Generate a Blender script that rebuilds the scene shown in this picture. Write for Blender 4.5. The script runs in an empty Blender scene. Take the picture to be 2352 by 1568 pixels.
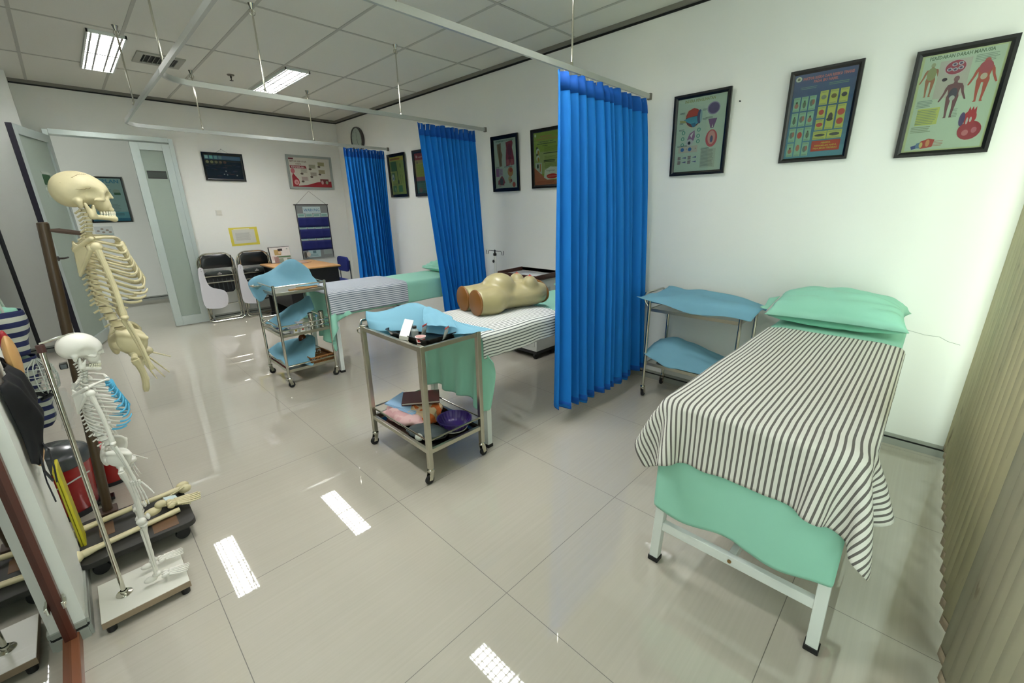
import bpy, bmesh, math, random
import numpy as np
from mathutils import Vector, Matrix, Euler

S = bpy.context.scene
COL = S.collection
PI = math.pi
random.seed(7)

# ---------------------------------------------------------------- camera
F_PX, YAW, PITCH, ROLL = 972.9, -0.7928, 1.2674, -0.0146
CAM = Vector((-0.1033, -1.7402, 1.4502))
cd = bpy.data.cameras.new('camera')
cam = bpy.data.objects.new('camera', cd)
COL.objects.link(cam)
cd.sensor_fit = 'HORIZONTAL'
cd.sensor_width = 36.0
cd.lens = 36.0 * F_PX / 2352.0
cd.clip_start = 0.02
cam.matrix_world = (Matrix.Translation(CAM) @ Matrix.Rotation(YAW, 4, 'Z') @ Matrix.Rotation(PITCH, 4, 'X') @ Matrix.Rotation(ROLL, 4, 'Z'))
S.camera = cam

# ---------------------------------------------------------------- world, daylight, exposure
S.view_settings.view_transform = 'Standard'
S.view_settings.look = 'None'
S.view_settings.gamma = 1
S.view_settings.use_curve_mapping = False
S.view_settings.exposure = 1.35
w = bpy.data.worlds.new('world')
S.world = w
w.use_nodes = True
nt = w.node_tree
bg = nt.nodes['Background']
bg.inputs['Color'].default_value = (0.92, 0.98, 1.0, 1)
bg.inputs['Strength'].default_value = 2.0
LAMP_POWER = 35.0
def area(name, loc, rot, sx, sy, e, col):
    l = bpy.data.lights.new(name, 'AREA'); l.shape = 'RECTANGLE'; l.size = sx; l.size_y = sy
    l.energy = e; l.color = col
    o = bpy.data.objects.new(name, l); COL.objects.link(o); o.location = loc; o.rotation_euler = rot
    return o
# sky light arriving through the windows behind the blinds
area('window_daylight', (2.45, -2.62, 1.45), (PI / 2, 0, 0), 1.9, 2.5, 22, (0.88, 0.97, 0.98))
area('window_daylight', (0.45, -2.62, 1.45), (PI / 2, 0, 0), 1.7, 2.5, 28, (0.90, 0.97, 0.98))

# ---------------------------------------------------------------- materials
def lin(c):
    return tuple(((v / 255) / 12.92 if v / 255 <= 0.04045 else ((v / 255 + 0.055) / 1.055) ** 2.4) for v in c)
def rgba(c):
    return (*lin(c), 1)
MATS = {}
def M(name, col=None, rough=0.5, metal=0.0, noise=0.0, nscale=8.0, bump=0.0, bscale=60.0, spec=0.5, trans=0.0, sheen=0.0, coat=0.0, stretch=None):
    if name in MATS: return MATS[name]
    m = bpy.data.materials.new(name); m.use_nodes = True
    t = m.node_tree; b = t.nodes['Principled BSDF']
    b.inputs['Base Color'].default_value = rgba(col)
    b.inputs['Roughness'].default_value = rough
    b.inputs['Metallic'].default_value = metal
    b.inputs['Specular IOR Level'].default_value = spec
    if sheen: b.inputs['Sheen Weight'].default_value = sheen
    if coat:
        b.inputs['Coat Weight'].default_value = coat; b.inputs['Coat Roughness'].default_value = 0.08
    tc = t.nodes.new('ShaderNodeTexCoord')
    vec = tc.outputs['Object']
    if stretch:
        mp = t.nodes.new('ShaderNodeMapping'); mp.inputs['Scale'].default_value = stretch
        t.links.new(vec, mp.inputs['Vector']); vec = mp.outputs['Vector']
    if noise > 0:
        n = t.nodes.new('ShaderNodeTexNoise'); n.inputs['Scale'].default_value = nscale; n.inputs['Detail'].default_value = 4
        t.links.new(vec, n.inputs['Vector'])
        r = t.nodes.new('ShaderNodeMapRange'); r.inputs['To Min'].default_value = 1 - noise; r.inputs['To Max'].default_value = 1 + noise
        t.links.new(n.outputs['Fac'], r.inputs['Value'])
        h = t.nodes.new('ShaderNodeMix'); h.data_type = 'RGBA'; h.blend_type = 'MULTIPLY'; h.inputs['Factor'].default_value = 1
        h.inputs['A'].default_value = rgba(col)
        t.links.new(r.outputs['Result'], h.inputs['B'])
        t.links.new(h.outputs['Result'], b.inputs['Base Color'])
    if bump > 0:
        n = t.nodes.new('ShaderNodeTexNoise'); n.inputs['Scale'].default_value = bscale; n.inputs['Detail'].default_value = 3
        t.links.new(vec, n.inputs['Vector'])
        bp = t.nodes.new('ShaderNodeBump'); bp.inputs['Strength'].default_value = bump; bp.inputs['Distance'].default_value = 0.004
        t.links.new(n.outputs['Fac'], bp.inputs['Height']); t.links.new(bp.outputs['Normal'], b.inputs['Normal'])
    if trans > 0:
        tr = t.nodes.new('ShaderNodeBsdfTranslucent'); mx = t.nodes.new('ShaderNodeMixShader')
        tr.inputs['Color'].default_value = rgba(col)
        mx.inputs['Fac'].default_value = trans
        out = t.nodes['Material Output']
        t.links.new(b.outputs[0], mx.inputs[1]); t.links.new(tr.outputs[0], mx.inputs[2]); t.links.new(mx.outputs[0], out.inputs['Surface'])
    MATS[name] = m
    return m
def P(r, g, b, rough=0.55):            # printed or painted colour
    return M('paint_%d_%d_%d' % (r, g, b), (r, g, b), rough, noise=0.02, nscale=30)
def glass(name, tint, rough=0.0, fac=0.1):
    """clear pane: mostly see-through, with a mirror-like reflection"""
    if name in MATS: return MATS[name]
    m = bpy.data.materials.new(name); m.use_nodes = True; t = m.node_tree; t.nodes.clear()
    out = t.nodes.new('ShaderNodeOutputMaterial'); tp = t.nodes.new('ShaderNodeBsdfTransparent'); gl = t.nodes.new('ShaderNodeBsdfGlossy')
    fr = t.nodes.new('ShaderNodeFresnel'); fr.inputs['IOR'].default_value = 1.5
    ad = t.nodes.new('ShaderNodeMath'); ad.operation = 'ADD'; ad.inputs[1].default_value = fac; ad.use_clamp = True
    ge = t.nodes.new('ShaderNodeNewGeometry'); iv = t.nodes.new('ShaderNodeMath'); iv.operation = 'SUBTRACT'; iv.inputs[0].default_value = 1
    t.links.new(ge.outputs['Backfacing'], iv.inputs[1]); ml = t.nodes.new('ShaderNodeMath'); ml.operation = 'MULTIPLY'
    mx = t.nodes.new('ShaderNodeMixShader')
    tp.inputs['Color'].default_value = rgba(tint); gl.inputs['Roughness'].default_value = rough
    t.links.new(fr.outputs[0], ad.inputs[0]); t.links.new(ad.outputs[0], ml.inputs[0]); t.links.new(iv.outputs[0], ml.inputs[1]); t.links.new(ml.outputs[0], mx.inputs['Fac'])
    t.links.new(tp.outputs[0], mx.inputs[1]); t.links.new(gl.outputs[0], mx.inputs[2]); t.links.new(mx.outputs[0], out.inputs['Surface'])
    MATS[name] = m; return m
def film(name, col, alpha):
    """thin see-through plastic film"""
    if name in MATS: return MATS[name]
    m = bpy.data.materials.new(name); m.use_nodes = True; t = m.node_tree
    b = t.nodes['Principled BSDF']; b.inputs['Base Color'].default_value = rgba(col); b.inputs['Roughness'].default_value = 0.15
    b.inputs['Alpha'].default_value = alpha
    MATS[name] = m; return m
def emit(name, col, s):
    if name in MATS: return MATS[name]
    m = bpy.data.materials.new(name); m.use_nodes = True; t = m.node_tree; t.nodes.clear()
    e = t.nodes.new('ShaderNodeEmission'); e.inputs['Color'].default_value = rgba(col); e.inputs['Strength'].default_value = s
    o = t.nodes.new('ShaderNodeOutputMaterial'); t.links.new(e.outputs[0], o.inputs['Surface'])
    MATS[name] = m; return m

CHROME = M('polished_steel', (205, 203, 190), 0.14, 1.0, noise=0.05, nscale=6)
STEEL = M('brushed_steel', (190, 188, 172), 0.28, 1.0, noise=0.08, nscale=14)
ALU = M('anodised_aluminium', (205, 215, 212), 0.35, 0.55, noise=0.03)
TRACK = M('track_aluminium', (188, 192, 186), 0.35, 0.6, noise=0.03)
WHITE_METAL = M('white_painted_metal', (222, 228, 222), 0.35, noise=0.03, nscale=5)
RUBBER = M('black_rubber', (18, 18, 18), 0.6, noise=0.1)
BLACK_PLASTIC = M('black_plastic', (14, 14, 15), 0.3, noise=0.05)
BLACK_FRAME = M('black_frame_lacquer', (16, 17, 16), 0.22, noise=0.05)
MINT = M('mint_cotton', (160, 222, 198), 0.85, noise=0.04, nscale=6, bump=0.08, bscale=25, sheen=0.1, trans=0.12)
NAPKIN = M('light_blue_nonwoven', (146, 202, 222), 0.8, noise=0.06, nscale=9, bump=0.2, bscale=18, trans=0.35)
CURTAIN = M('azure_curtain_cotton', (2, 124, 214), 0.8, noise=0.06, nscale=3, bump=0.05, bscale=30, trans=0.07)
BONE = M('aged_ivory_bone', (204, 193, 154), 0.5, noise=0.2, nscale=14, bump=0.12, bscale=70)
BONE_W = M('white_plastic_bone', (222, 218, 208), 0.4, noise=0.04, nscale=14, bump=0.05, bscale=60)

def wall_mat(name, col, amt=0.02):
    return M(name, col, 0.62, noise=amt, nscale=1.3, bump=0.03, bscale=160, spec=0.3)
WALL = wall_mat('painted_wall', (236, 237, 230))

def stripes_mat(name, light, dark, period, duty=0.40):
    m = bpy.data.materials.new(name); m.use_nodes = True; t = m.node_tree; b = t.nodes['Principled BSDF']
    b.inputs['Roughness'].default_value = 0.85
    uv = t.nodes.new('ShaderNodeUVMap'); uv.uv_map = 'UVMap'
    sp = t.nodes.new('ShaderNodeSeparateXYZ'); t.links.new(uv.outputs[0], sp.inputs[0])
    d = t.nodes.new('ShaderNodeMath'); d.operation = 'DIVIDE'; d.inputs[1].default_value = period; t.links.new(sp.outputs['Y'], d.inputs[0])
    f = t.nodes.new('ShaderNodeMath'); f.operation = 'FRACT'; t.links.new(d.outputs[0], f.inputs[0])
    l = t.nodes.new('ShaderNodeMath'); l.operation = 'LESS_THAN'; l.inputs[1].default_value = duty; t.links.new(f.outputs[0], l.inputs[0])
    mx = t.nodes.new('ShaderNodeMix'); mx.data_type = 'RGBA'; mx.inputs['A'].default_value = rgba(light); mx.inputs['B'].default_value = rgba(dark)
    t.links.new(l.outputs[0], mx.inputs['Factor']); t.links.new(mx.outputs['Result'], b.inputs['Base Color'])
    n = t.nodes.new('ShaderNodeTexNoise'); n.inputs['Scale'].default_value = 22; bp = t.nodes.new('ShaderNodeBump')
    bp.inputs['Strength'].default_value = 0.12; bp.inputs['Distance'].default_value = 0.01
    t.links.new(uv.outputs[0], n.inputs['Vector']); t.links.new(n.outputs['Fac'], bp.inputs['Height']); t.links.new(bp.outputs['Normal'], b.inputs['Normal'])
    MATS[name] = m; return m

# ---------------------------------------------------------------- mesh helpers
class MB:
    def __init__(s):
        s.v = []; s.f = []; s.m = []; s.uv = None
    def add(s, V, F, mi=0, X=None):
        o = len(s.v)
        if X is not None: V = [X @ Vector(p) for p in V]
        s.v += [tuple(p) for p in V]
        for f in F:
            s.f.append([i + o for i in f]); s.m.append(mi)
        return s
    def box(s, c, d, mi=0, rz=0, X=None):
        x, y, z = d[0] / 2, d[1] / 2, d[2] / 2
        V = [(-x, -y, -z), (x, -y, -z), (x, y, -z), (-x, y, -z), (-x, -y, z), (x, -y, z), (x, y, z), (-x, y, z)]
        F = [(0, 3, 2, 1), (4, 5, 6, 7), (0, 1, 5, 4), (1, 2, 6, 5), (2, 3, 7, 6), (3, 0, 4, 7)]
        T = Matrix.Translation(c) @ (Matrix.Rotation(rz, 4, 'Z') if rz else Matrix.Identity(4))
        if X is not None: T = T @ X
        return s.add(V, F, mi, T)
    def bar(s, a, b, w, h=None, mi=0, up=(0, 0, 1)):
        """rectangular bar from a to b"""
        h = h or w; a = Vector(a); b = Vector(b); d = (b - a); L = d.length; d.normalize()
        u = Vector(up)
        if abs(d.dot(u)) > 0.98: u = Vector((0, 1, 0))
        x = d.cross(u).normalized(); y = x.cross(d).normalized()
        R = Matrix((x, d, y)).transposed().to_4x4()
        return s.add([(sx * w / 2, sy * L / 2, sz * h / 2) for sx, sy, sz in ((-1, -1, -1), (1, -1, -1), (1, 1, -1), (-1, 1, -1), (-1, -1, 1), (1, -1, 1), (1, 1, 1), (-1, 1, 1))],
                     [(0, 3, 2, 1), (4, 5, 6, 7), (0, 1, 5, 4), (1, 2, 6, 5), (2, 3, 7, 6), (3, 0, 4, 7)], mi, Matrix.Translation((a + b) / 2) @ R)
    def tube(s, pts, r, seg=10, closed=False, mi=0, flat=1.0, up=None):
        pts = [Vector(p) for p in pts]; n = len(pts)
        rs = r if isinstance(r, (list, tuple)) else [r] * n
        V = []; F = []
        prev = None
        for i, p in enumerate(pts):
            if closed: t = pts[(i + 1) % n] - pts[i - 1]
            else: t = pts[min(i + 1, n - 1)] - pts[max(i - 1, 0)]
            t.normalize()
            if prev is None:
                u = Vector(up) if up else (Vector((0, 0, 1)) if abs(t.z) < 0.9 else Vector((1, 0, 0)))
            else: u = prev
            x = u.cross(t)
            if x.length < 1e-5: x = Vector((1, 0, 0)).cross(t)
            x.normalize(); u = t.cross(x).normalized(); prev = u
            for k in range(seg):
                a = 2 * PI * k / seg
                V.append(p + x * math.cos(a) * rs[i] * flat + u * math.sin(a) * rs[i])
        m = n if closed else n - 1
        for i in range(m):
            for k in range(seg):
                a = i * seg + k; b = i * seg + (k + 1) % seg; c = ((i + 1) % n) * seg + (k + 1) % seg; d = ((i + 1) % n) * seg + k
                F.append((a, b, c, d))
        if not closed:
            F.append(tuple(range(seg - 1, -1, -1))); F.append(tuple((n - 1) * seg + k for k in range(seg)))
        return s.add(V, F, mi)
    def lathe(s, prof, c=(0, 0, 0), seg=24, mi=0, X=None, a0=0, a1=2 * PI):
        V = []; F = []; full = abs(a1 - a0 - 2 * PI) < 1e-6; ns = seg if full else seg + 1
        for r, z in prof:
            for k in range(ns):
                a = a0 + (a1 - a0) * k / seg; V.append((r * math.cos(a), r * math.sin(a), z))
        for i in range(len(prof) - 1):
            for k in range(seg):
                k2 = (k + 1) % ns
                F.append((i * ns + k, i * ns + k2, (i + 1) * ns + k2, (i + 1) * ns + k))
        T = Matrix.Translation(c)
        if X is not None: T = T @ X
        return s.add(V, F, mi, T)
    def disc(s, c, r, seg=24, mi=0, X=None, h=0.002):
        return s.lathe([(0.0001, 0), (r, 0), (r, h), (0.0001, h)], c, seg, mi, X)
    def ell(s, c, r, seg=16, rings=10, mi=0, X=None):
        V = []; F = []
        for i in range(rings + 1):
            th = PI * i / rings
            for k in range(seg):
                a = 2 * PI * k / seg
                V.append((r[0] * math.sin(th) * math.cos(a), r[1] * math.sin(th) * math.sin(a), r[2] * math.cos(th)))
        for i in range(rings):
            for k in range(seg):
                F.append((i * seg + k, (i + 1) * seg + k, (i + 1) * seg + (k + 1) % seg, i * seg + (k + 1) % seg))
        T = Matrix.Translation(c)
        if X is not None: T = T @ X
        return s.add(V, F, mi, T)
    def prism(s, poly, z0, z1, mi=0, X=None):
        n = len(poly)
        V = [(x, y, z0) for x, y in poly] + [(x, y, z1) for x, y in poly]
        F = [tuple(range(n - 1, -1, -1)), tuple(range(n, 2 * n))] + [(i, (i + 1) % n, n + (i + 1) % n, n + i) for i in range(n)]
        return s.add(V, F, mi, X)
    def grid(s, fn, nu, nv, mi=0, uv=None):
        V = [fn(i / nu, j / nv) for j in range(nv + 1) for i in range(nu + 1)]
        F = [(j * (nu + 1) + i, j * (nu + 1) + i + 1, (j + 1) * (nu + 1) + i + 1, (j + 1) * (nu + 1) + i) for j in range(nv) for i in range(nu)]
        return s.add(V, F, mi)
    def build(s, name, mats, parent=None, smooth=35, bevel=0, solid=0, sub=0, loc=None, seg=2):
        me = bpy.data.meshes.new(name)
        me.from_pydata(s.v, [], s.f)
        if not isinstance(mats, (list, tuple)): mats = [mats]
        for m in mats: me.materials.append(m)
        me.polygons.foreach_set('material_index', s.m)
        if s.uv is not None:
            l = me.uv_layers.new(name='UVMap')
            vi = np.empty(len(me.loops), dtype=np.int32); me.loops.foreach_get('vertex_index', vi)
            l.data.foreach_set('uv', np.asarray(s.uv, dtype=np.float32)[vi].ravel())
        bm = bmesh.new(); bm.from_mesh(me); bmesh.ops.recalc_face_normals(bm, faces=bm.faces); bm.to_mesh(me); bm.free()
        if smooth:
            me.shade_smooth()
            me.set_sharp_from_angle(angle=math.radians(smooth))
        me.update()
        o = bpy.data.objects.new(name, me); COL.objects.link(o)
        if parent: o.parent = parent
        if loc: o.location = loc
        if sub:
            q = o.modifiers.new('sub', 'SUBSURF'); q.levels = sub; q.render_levels = sub
        if solid:
            q = o.modifiers.new('solid', 'SOLIDIFY'); q.thickness = solid; q.offset = 0
        if bevel:
            q = o.modifiers.new('bevel', 'BEVEL'); q.width = bevel; q.segments = seg; q.limit_method = 'ANGLE'; q.angle_limit = math.radians(40)
            q.harden_normals = True
        return o

def thing(name, label, cat, loc=(0, 0, 0), rz=0, group=None):
    o = bpy.data.objects.new(name, None); COL.objects.link(o); o.location = loc; o.rotation_euler = (0, 0, rz)
    o.empty_display_size = 0.1
    return tag(o, label, cat, group)
def tag(o, label, cat, group=None, kind=None):
    o['label'] = label; o['category'] = cat
    if group: o['group'] = group
    if kind: o['kind'] = kind
    return o
def struct(o):
    o['kind'] = 'structure'; return o
def dup(root, loc, rz=0, label=None):
    r = root.copy(); COL.objects.link(r); r.location = loc; r.rotation_euler = (0, 0, rz)
    if label: r['label'] = label
    for ch in list(root.children):
        c = ch.copy(); COL.objects.link(c); c.parent = r
        for g in list(ch.children):
            d = g.copy(); COL.objects.link(d); d.parent = c
    return r

def text_mesh(body, size, align='LEFT', bold=0.0):
    c = bpy.data.curves.new('t', 'FONT'); c.body = body; c.size = size; c.align_x = align; c.resolution_u = 1; c.offset = bold
    o = bpy.data.objects.new('t', c); me = o.to_mesh()
    V = [tuple(v.co) for v in me.vertices]; F = [tuple(p.vertices) for p in me.polygons]
    o.to_mesh_clear(); bpy.data.objects.remove(o); bpy.data.curves.remove(c)
    return V, F

# ---- smooth solids from distance fields (surface nets)
def sdf_mesh(f, lo, hi, h):
    ax = [np.arange(lo[i], hi[i] + h, h) for i in range(3)]
    X, Y, Z = np.meshgrid(*ax, indexing='ij')
    G = f(X, Y, Z); s = G < 0
    nx, ny, nz = G.shape
    acc = np.zeros((nx - 1, ny - 1, nz - 1, 3)); cnt = np.zeros((nx - 1, ny - 1, nz - 1))
    co = [(i, j, k) for i in (0, 1) for j in (0, 1) for k in (0, 1)]
    def sl(a): return G[a[0]:nx - 1 + a[0], a[1]:ny - 1 + a[1], a[2]:nz - 1 + a[2]]
    for a in co:
        for d in range(3):
            if a[d]: continue
            b = list(a); b[d] = 1
            g0, g1 = sl(a), sl(b); m = (g0 < 0) != (g1 < 0)
            t = np.where(m, g0 / np.where(m, g0 - g1, 1), 0)
            for c in range(3):
                acc[..., c] += np.where(m, a[c] + (t if c == d else 0), 0)
            cnt += m
    act = cnt > 0
    idx = -np.ones(act.shape, dtype=int); idx[act] = np.arange(act.sum())
    I = np.argwhere(act)
    V = (acc[act] / cnt[act][:, None] + I) * h + np.array(lo)
    F = []
    for d in range(3):
        e1, e2 = [(1, 2), (2, 0), (0, 1)][d]
        sA = [slice(None)] * 3; sB = [slice(None)] * 3; sA[d] = slice(0, -1); sB[d] = slice(1, None)
        m = s[tuple(sA)] != s[tuple(sB)]
        for q in np.argwhere(m):
            if q[e1] == 0 or q[e2] == 0 or q[e1] >= G.shape[e1] - 1 or q[e2] >= G.shape[e2] - 1: continue
            c0 = q.copy(); c1 = q.copy(); c1[e1] -= 1; c2 = c1.copy(); c2[e2] -= 1; c3 = q.copy(); c3[e2] -= 1
            fc = [idx[tuple(c0)], idx[tuple(c1)], idx[tuple(c2)], idx[tuple(c3)]]
            if min(fc) < 0: continue
            if s[tuple(q)]: fc = fc[::-1]
            F.append(tuple(int(x) for x in fc))
    return [tuple(v) for v in V], F
def e_(X, Y, Z, c, r, rot=0.0):
    """ellipsoid; rot turns it about Y (radians)"""
    x, y, z = X - c[0], Y - c[1], Z - c[2]
    if rot: x, z = x * math.cos(rot) + z * math.sin(rot), -x * math.sin(rot) + z * math.cos(rot)
    k = np.sqrt((x / r[0]) ** 2 + (y / r[1]) ** 2 + (z / r[2]) ** 2)
    return (k - 1) * min(r)
def c_(X, Y, Z, a, b, ra, rb=None):
    rb = ra if rb is None else rb
    a = np.array(a, float); b = np.array(b, float); d = b - a
    t = np.clip(((X - a[0]) * d[0] + (Y - a[1]) * d[1] + (Z - a[2]) * d[2]) / (d @ d), 0, 1)
    return np.sqrt((X - a[0] - t * d[0]) ** 2 + (Y - a[1] - t * d[1]) ** 2 + (Z - a[2] - t * d[2]) ** 2) - (ra + (rb - ra) * t)
def su(a, b, k=0.01):
    h = np.clip(0.5 + 0.5 * (b - a) / k, 0, 1); return b + (a - b) * h - k * h * (1 - h)
def sd(a, b, k=0.005):          # a minus b
    return -su(-a, b, k)

# ---- cloth: position based drape over boxes
def drape(x0, x1, y0, y1, z, h, boxes, pin=None, steps=130, iters=14, grav=9.8, wr=0.0, seed=1, floor=0.004):
    rng = np.random.RandomState(seed)
    nx = int(round((x1 - x0) / h)) + 1; ny = int(round((y1 - y0) / h)) + 1
    gx, gy = np.meshgrid(np.linspace(x0, x1, nx), np.linspace(y0, y1, ny), indexing='ij')
    p = np.stack([gx, gy, np.full_like(gx, z)], -1)
    rest = p.copy()
    p[..., 2] += rng.rand(nx, ny) * 0.002
    v = np.zeros_like(p); w_ = np.ones((nx, ny, 1))
    if pin is not None:
        m = (gx > pin[0]) & (gx < pin[1]) & (gy > pin[2]) & (gy < pin[3]); w_[m] = 0
    hx = (x1 - x0) / (nx - 1); hy = (y1 - y0) / (ny - 1)
    cons = []
    def addc(di, dj, L, k):
        for par in (0, 1):
            st = 2 * max(abs(di), 1) if di else 2 * max(abs(dj), 1)
            # colour by parity along the moving axis
            ii = np.arange(0, nx - di); jj = np.arange(max(0, -dj), ny - max(0, dj))
            if di: ii = ii[(ii // di) % 2 == par]
            else: jj = jj[(jj // abs(dj)) % 2 == par]
            if len(ii) and len(jj): cons.append((ii, jj, di, dj, L, k))
    addc(1, 0, hx, 1.0); addc(0, 1, hy, 1.0)
    addc(1, 1, math.hypot(hx, hy), 0.6); addc(1, -1, math.hypot(hx, hy), 0.6)
    addc(2, 0, 2 * hx, 0.25); addc(0, 2, 2 * hy, 0.25)
    dt = 1 / 60.0
    for s_ in range(steps):
        v[..., 2] -= grav * dt
        v *= 0.975
        q = p + v * dt * w_
        for it in range(iters):
            for ii, jj, di, dj, L, k in cons:
                A = np.ix_(ii, jj); B = np.ix_(ii + di, jj + dj)
                a = q[A]; b = q[B]; wa = w_[A]; wb = w_[B]
                d = b - a; l = np.sqrt((d * d).sum(-1, keepdims=True)) + 1e-9
                ws = wa + wb; ws[ws == 0] = 1
                c = k * (l - L) / l * d / ws
                q[A] = a + c * wa; q[B] = b - c * wb
            for (lo, hi) in boxes:
                lo = np.array(lo); hi = np.array(hi)
                ins = ((q > lo) & (q < hi)).all(-1)
                if ins.any():
                    qi = q[ins]; pi_ = p[ins]
                    dist = np.stack([qi[:, 0] - lo[0], hi[0] - qi[:, 0], qi[:, 1] - lo[1], hi[1] - qi[:, 1], np.full(len(qi), 9.0), hi[2] - qi[:, 2]], 1)
                    k = dist.argmin(1)
                    for a in range(3):
                        m = k == 2 * a; qi[m, a] = lo[a]
                        m = k == 2 * a + 1; qi[m, a] = hi[a]
                    qi = qi * 0.75 + np.where(np.arange(3)[None, :] == (k // 2)[:, None], qi, pi_) * 0.25
                    q[ins] = qi
            q[..., 2] = np.maximum(q[..., 2], floor)
        v = (q - p) / dt * w_; p = q
        sp = np.sqrt((v * v).sum(-1, keepdims=True)); v *= np.minimum(1, 2.5 / (sp + 1e-9))
    if wr:
        from math import sin
        for k in range(7):
            a = rng.rand() * PI; fq = 6 + rng.rand() * 16; ph = rng.rand() * 6
            mod = np.sin(rest[..., 0] * (1 + rng.rand() * 4) + ph) * np.cos(rest[..., 1] * (2 + rng.rand() * 4) + ph)
            p[..., 2] += wr * mod * np.clip(np.sin((rest[..., 0] * math.cos(a) + rest[..., 1] * math.sin(a)) * fq + ph), 0, 1)
    mb = MB()
    V = p.reshape(-1, 3)
    F = [(i * ny + j, (i + 1) * ny + j, (i + 1) * ny + j + 1, i * ny + j + 1) for i in range(nx - 1) for j in range(ny - 1)]
    mb.add(V.tolist(), F); mb.uv = rest.reshape(-1, 3)[:, :2]
    return mb

XW, YW, ZC = 3.245, 5.386, 2.80
YF = -2.10                # window wall plane
# ================================================================ THE ROOM
def floor_mat():
    m = bpy.data.materials.new('polished_floor_tiles'); m.use_nodes = True; t = m.node_tree; b = t.nodes['Principled BSDF']
    tc = t.nodes.new('ShaderNodeTexCoord'); sp = t.nodes.new('ShaderNodeSeparateXYZ'); t.links.new(tc.outputs['Object'], sp.inputs[0])
    def mth(op, a, bv=None, clamp=False):
        n = t.nodes.new('ShaderNodeMath'); n.operation = op; n.use_clamp = clamp
        if isinstance(a, (int, float)): n.inputs[0].default_value = a
        else: t.links.new(a, n.inputs[0])
        if bv is not None:
            if isinstance(bv, (int, float)): n.inputs[1].default_value = bv
            else: t.links.new(bv, n.inputs[1])
        return n.outputs[0]
    lines = []
    for ax in ('X', 'Y'):
        q = mth('DIVIDE', sp.outputs[ax], 0.8); q = mth('ADD', q, 20.5); q = mth('FRACT', q); q = mth('SUBTRACT', q, 0.5); q = mth('ABSOLUTE', q)
        lines.append(mth('LESS_THAN', q, 0.0016))
    grout = mth('MAXIMUM', lines[0], lines[1])
    mp = t.nodes.new('ShaderNodeMapping'); mp.inputs['Scale'].default_value = (1.4, 90, 1); t.links.new(tc.outputs['Object'], mp.inputs['Vector'])
    n1 = t.nodes.new('ShaderNodeTexNoise'); n1.inputs['Scale'].default_value = 1.0; n1.inputs['Detail'].default_value = 5; t.links.new(mp.outputs[0], n1.inputs['Vector'])
    n2 = t.nodes.new('ShaderNodeTexNoise'); n2.inputs['Scale'].default_value = 0.9; n2.inputs['Detail'].default_value = 2; t.links.new(tc.outputs['Object'], n2.inputs['Vector'])
    r = t.nodes.new('ShaderNodeValToRGB'); r.color_ramp.elements[0].position = 0.3; r.color_ramp.elements[1].position = 0.72
    r.color_ramp.elements[0].color = rgba((183, 177, 163)); r.color_ramp.elements[1].color = rgba((188, 182, 168))
    t.links.new(n1.outputs['Fac'], r.inputs[0])
    mr = t.nodes.new('ShaderNodeMapRange'); mr.inputs['To Min'].default_value = 0.94; mr.inputs['To Max'].default_value = 1.06; t.links.new(n2.outputs['Fac'], mr.inputs['Value'])
    mm = t.nodes.new('ShaderNodeMix'); mm.data_type = 'RGBA'; mm.blend_type = 'MULTIPLY'; mm.inputs['Factor'].default_value = 1
    t.links.new(r.outputs[0], mm.inputs['A']); t.links.new(mr.outputs[0], mm.inputs['B'])
    mx = t.nodes.new('ShaderNodeMix'); mx.data_type = 'RGBA'; mx.inputs['B'].default_value = rgba((92, 88, 76))
    t.links.new(grout, mx.inputs['Factor']); t.links.new(mm.outputs['Result'], mx.inputs['A'])
    t.links.new(mx.outputs['Result'], b.inputs['Base Color'])
    b.inputs['IOR'].default_value = 1.95
    rr = t.nodes.new('ShaderNodeMapRange'); rr.inputs['To Min'].default_value = 0.02; rr.inputs['To Max'].default_value = 0.5; t.links.new(grout, rr.inputs['Value'])
    t.links.new(rr.outputs[0], b.inputs['Roughness'])
    return m
FLOOR = floor_mat()
XL = -0.57                 # left wall plane
HY = 7.95                  # far wall of the corridor behind the door

struct(MB().box((0.9, 2.9, -0.05), (6.4, 10.6, 0.1)).build('floor', FLOOR, smooth=0))

# ceiling: panels with narrow grid strips between them
def ceil_mat():
    m = bpy.data.materials.new('ceiling_panels'); m.use_nodes = True; t = m.node_tree; b = t.nodes['Principled BSDF']
    b.inputs['Roughness'].default_value = 0.9
    tc = t.nodes.new('ShaderNodeTexCoord'); n = t.nodes.new('ShaderNodeTexNoise'); n.inputs['Scale'].default_value = 260
    t.links.new(tc.outputs['Object'], n.inputs['Vector'])
    r = t.nodes.new('ShaderNodeValToRGB'); r.color_ramp.elements[0].color = rgba((216, 216, 206)); r.color_ramp.elements[1].color = rgba((232, 232, 222))
    t.links.new(n.outputs['Fac'], r.inputs[0]); t.links.new(r.outputs[0], b.inputs['Base Color'])
    return m
mb = MB(); mb.box((1.35, 1.68, ZC + 0.04), (3.9, 7.9, 0.08))
ceil = struct(mb.build('ceiling', ceil_mat(), smooth=0))
mb = MB()
GX = [1.145 + 0.59 * k for k in range(-3, 4)]; GY = [0.744 + 1.17 * k for k in range(-2, 5)]
for x in GX:
    if -0.56 < x < XW: mb.box((x, 1.68, ZC - 0.0015), (0.022, 7.6, 0.003))
for y in GY: mb.box((1.34, y, ZC - 0.0019), (3.8, 0.022, 0.003))
struct(mb.build('trim_1', M('ceiling_grid_metal', (186, 186, 176), 0.6, noise=0.03), smooth=0))
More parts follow.
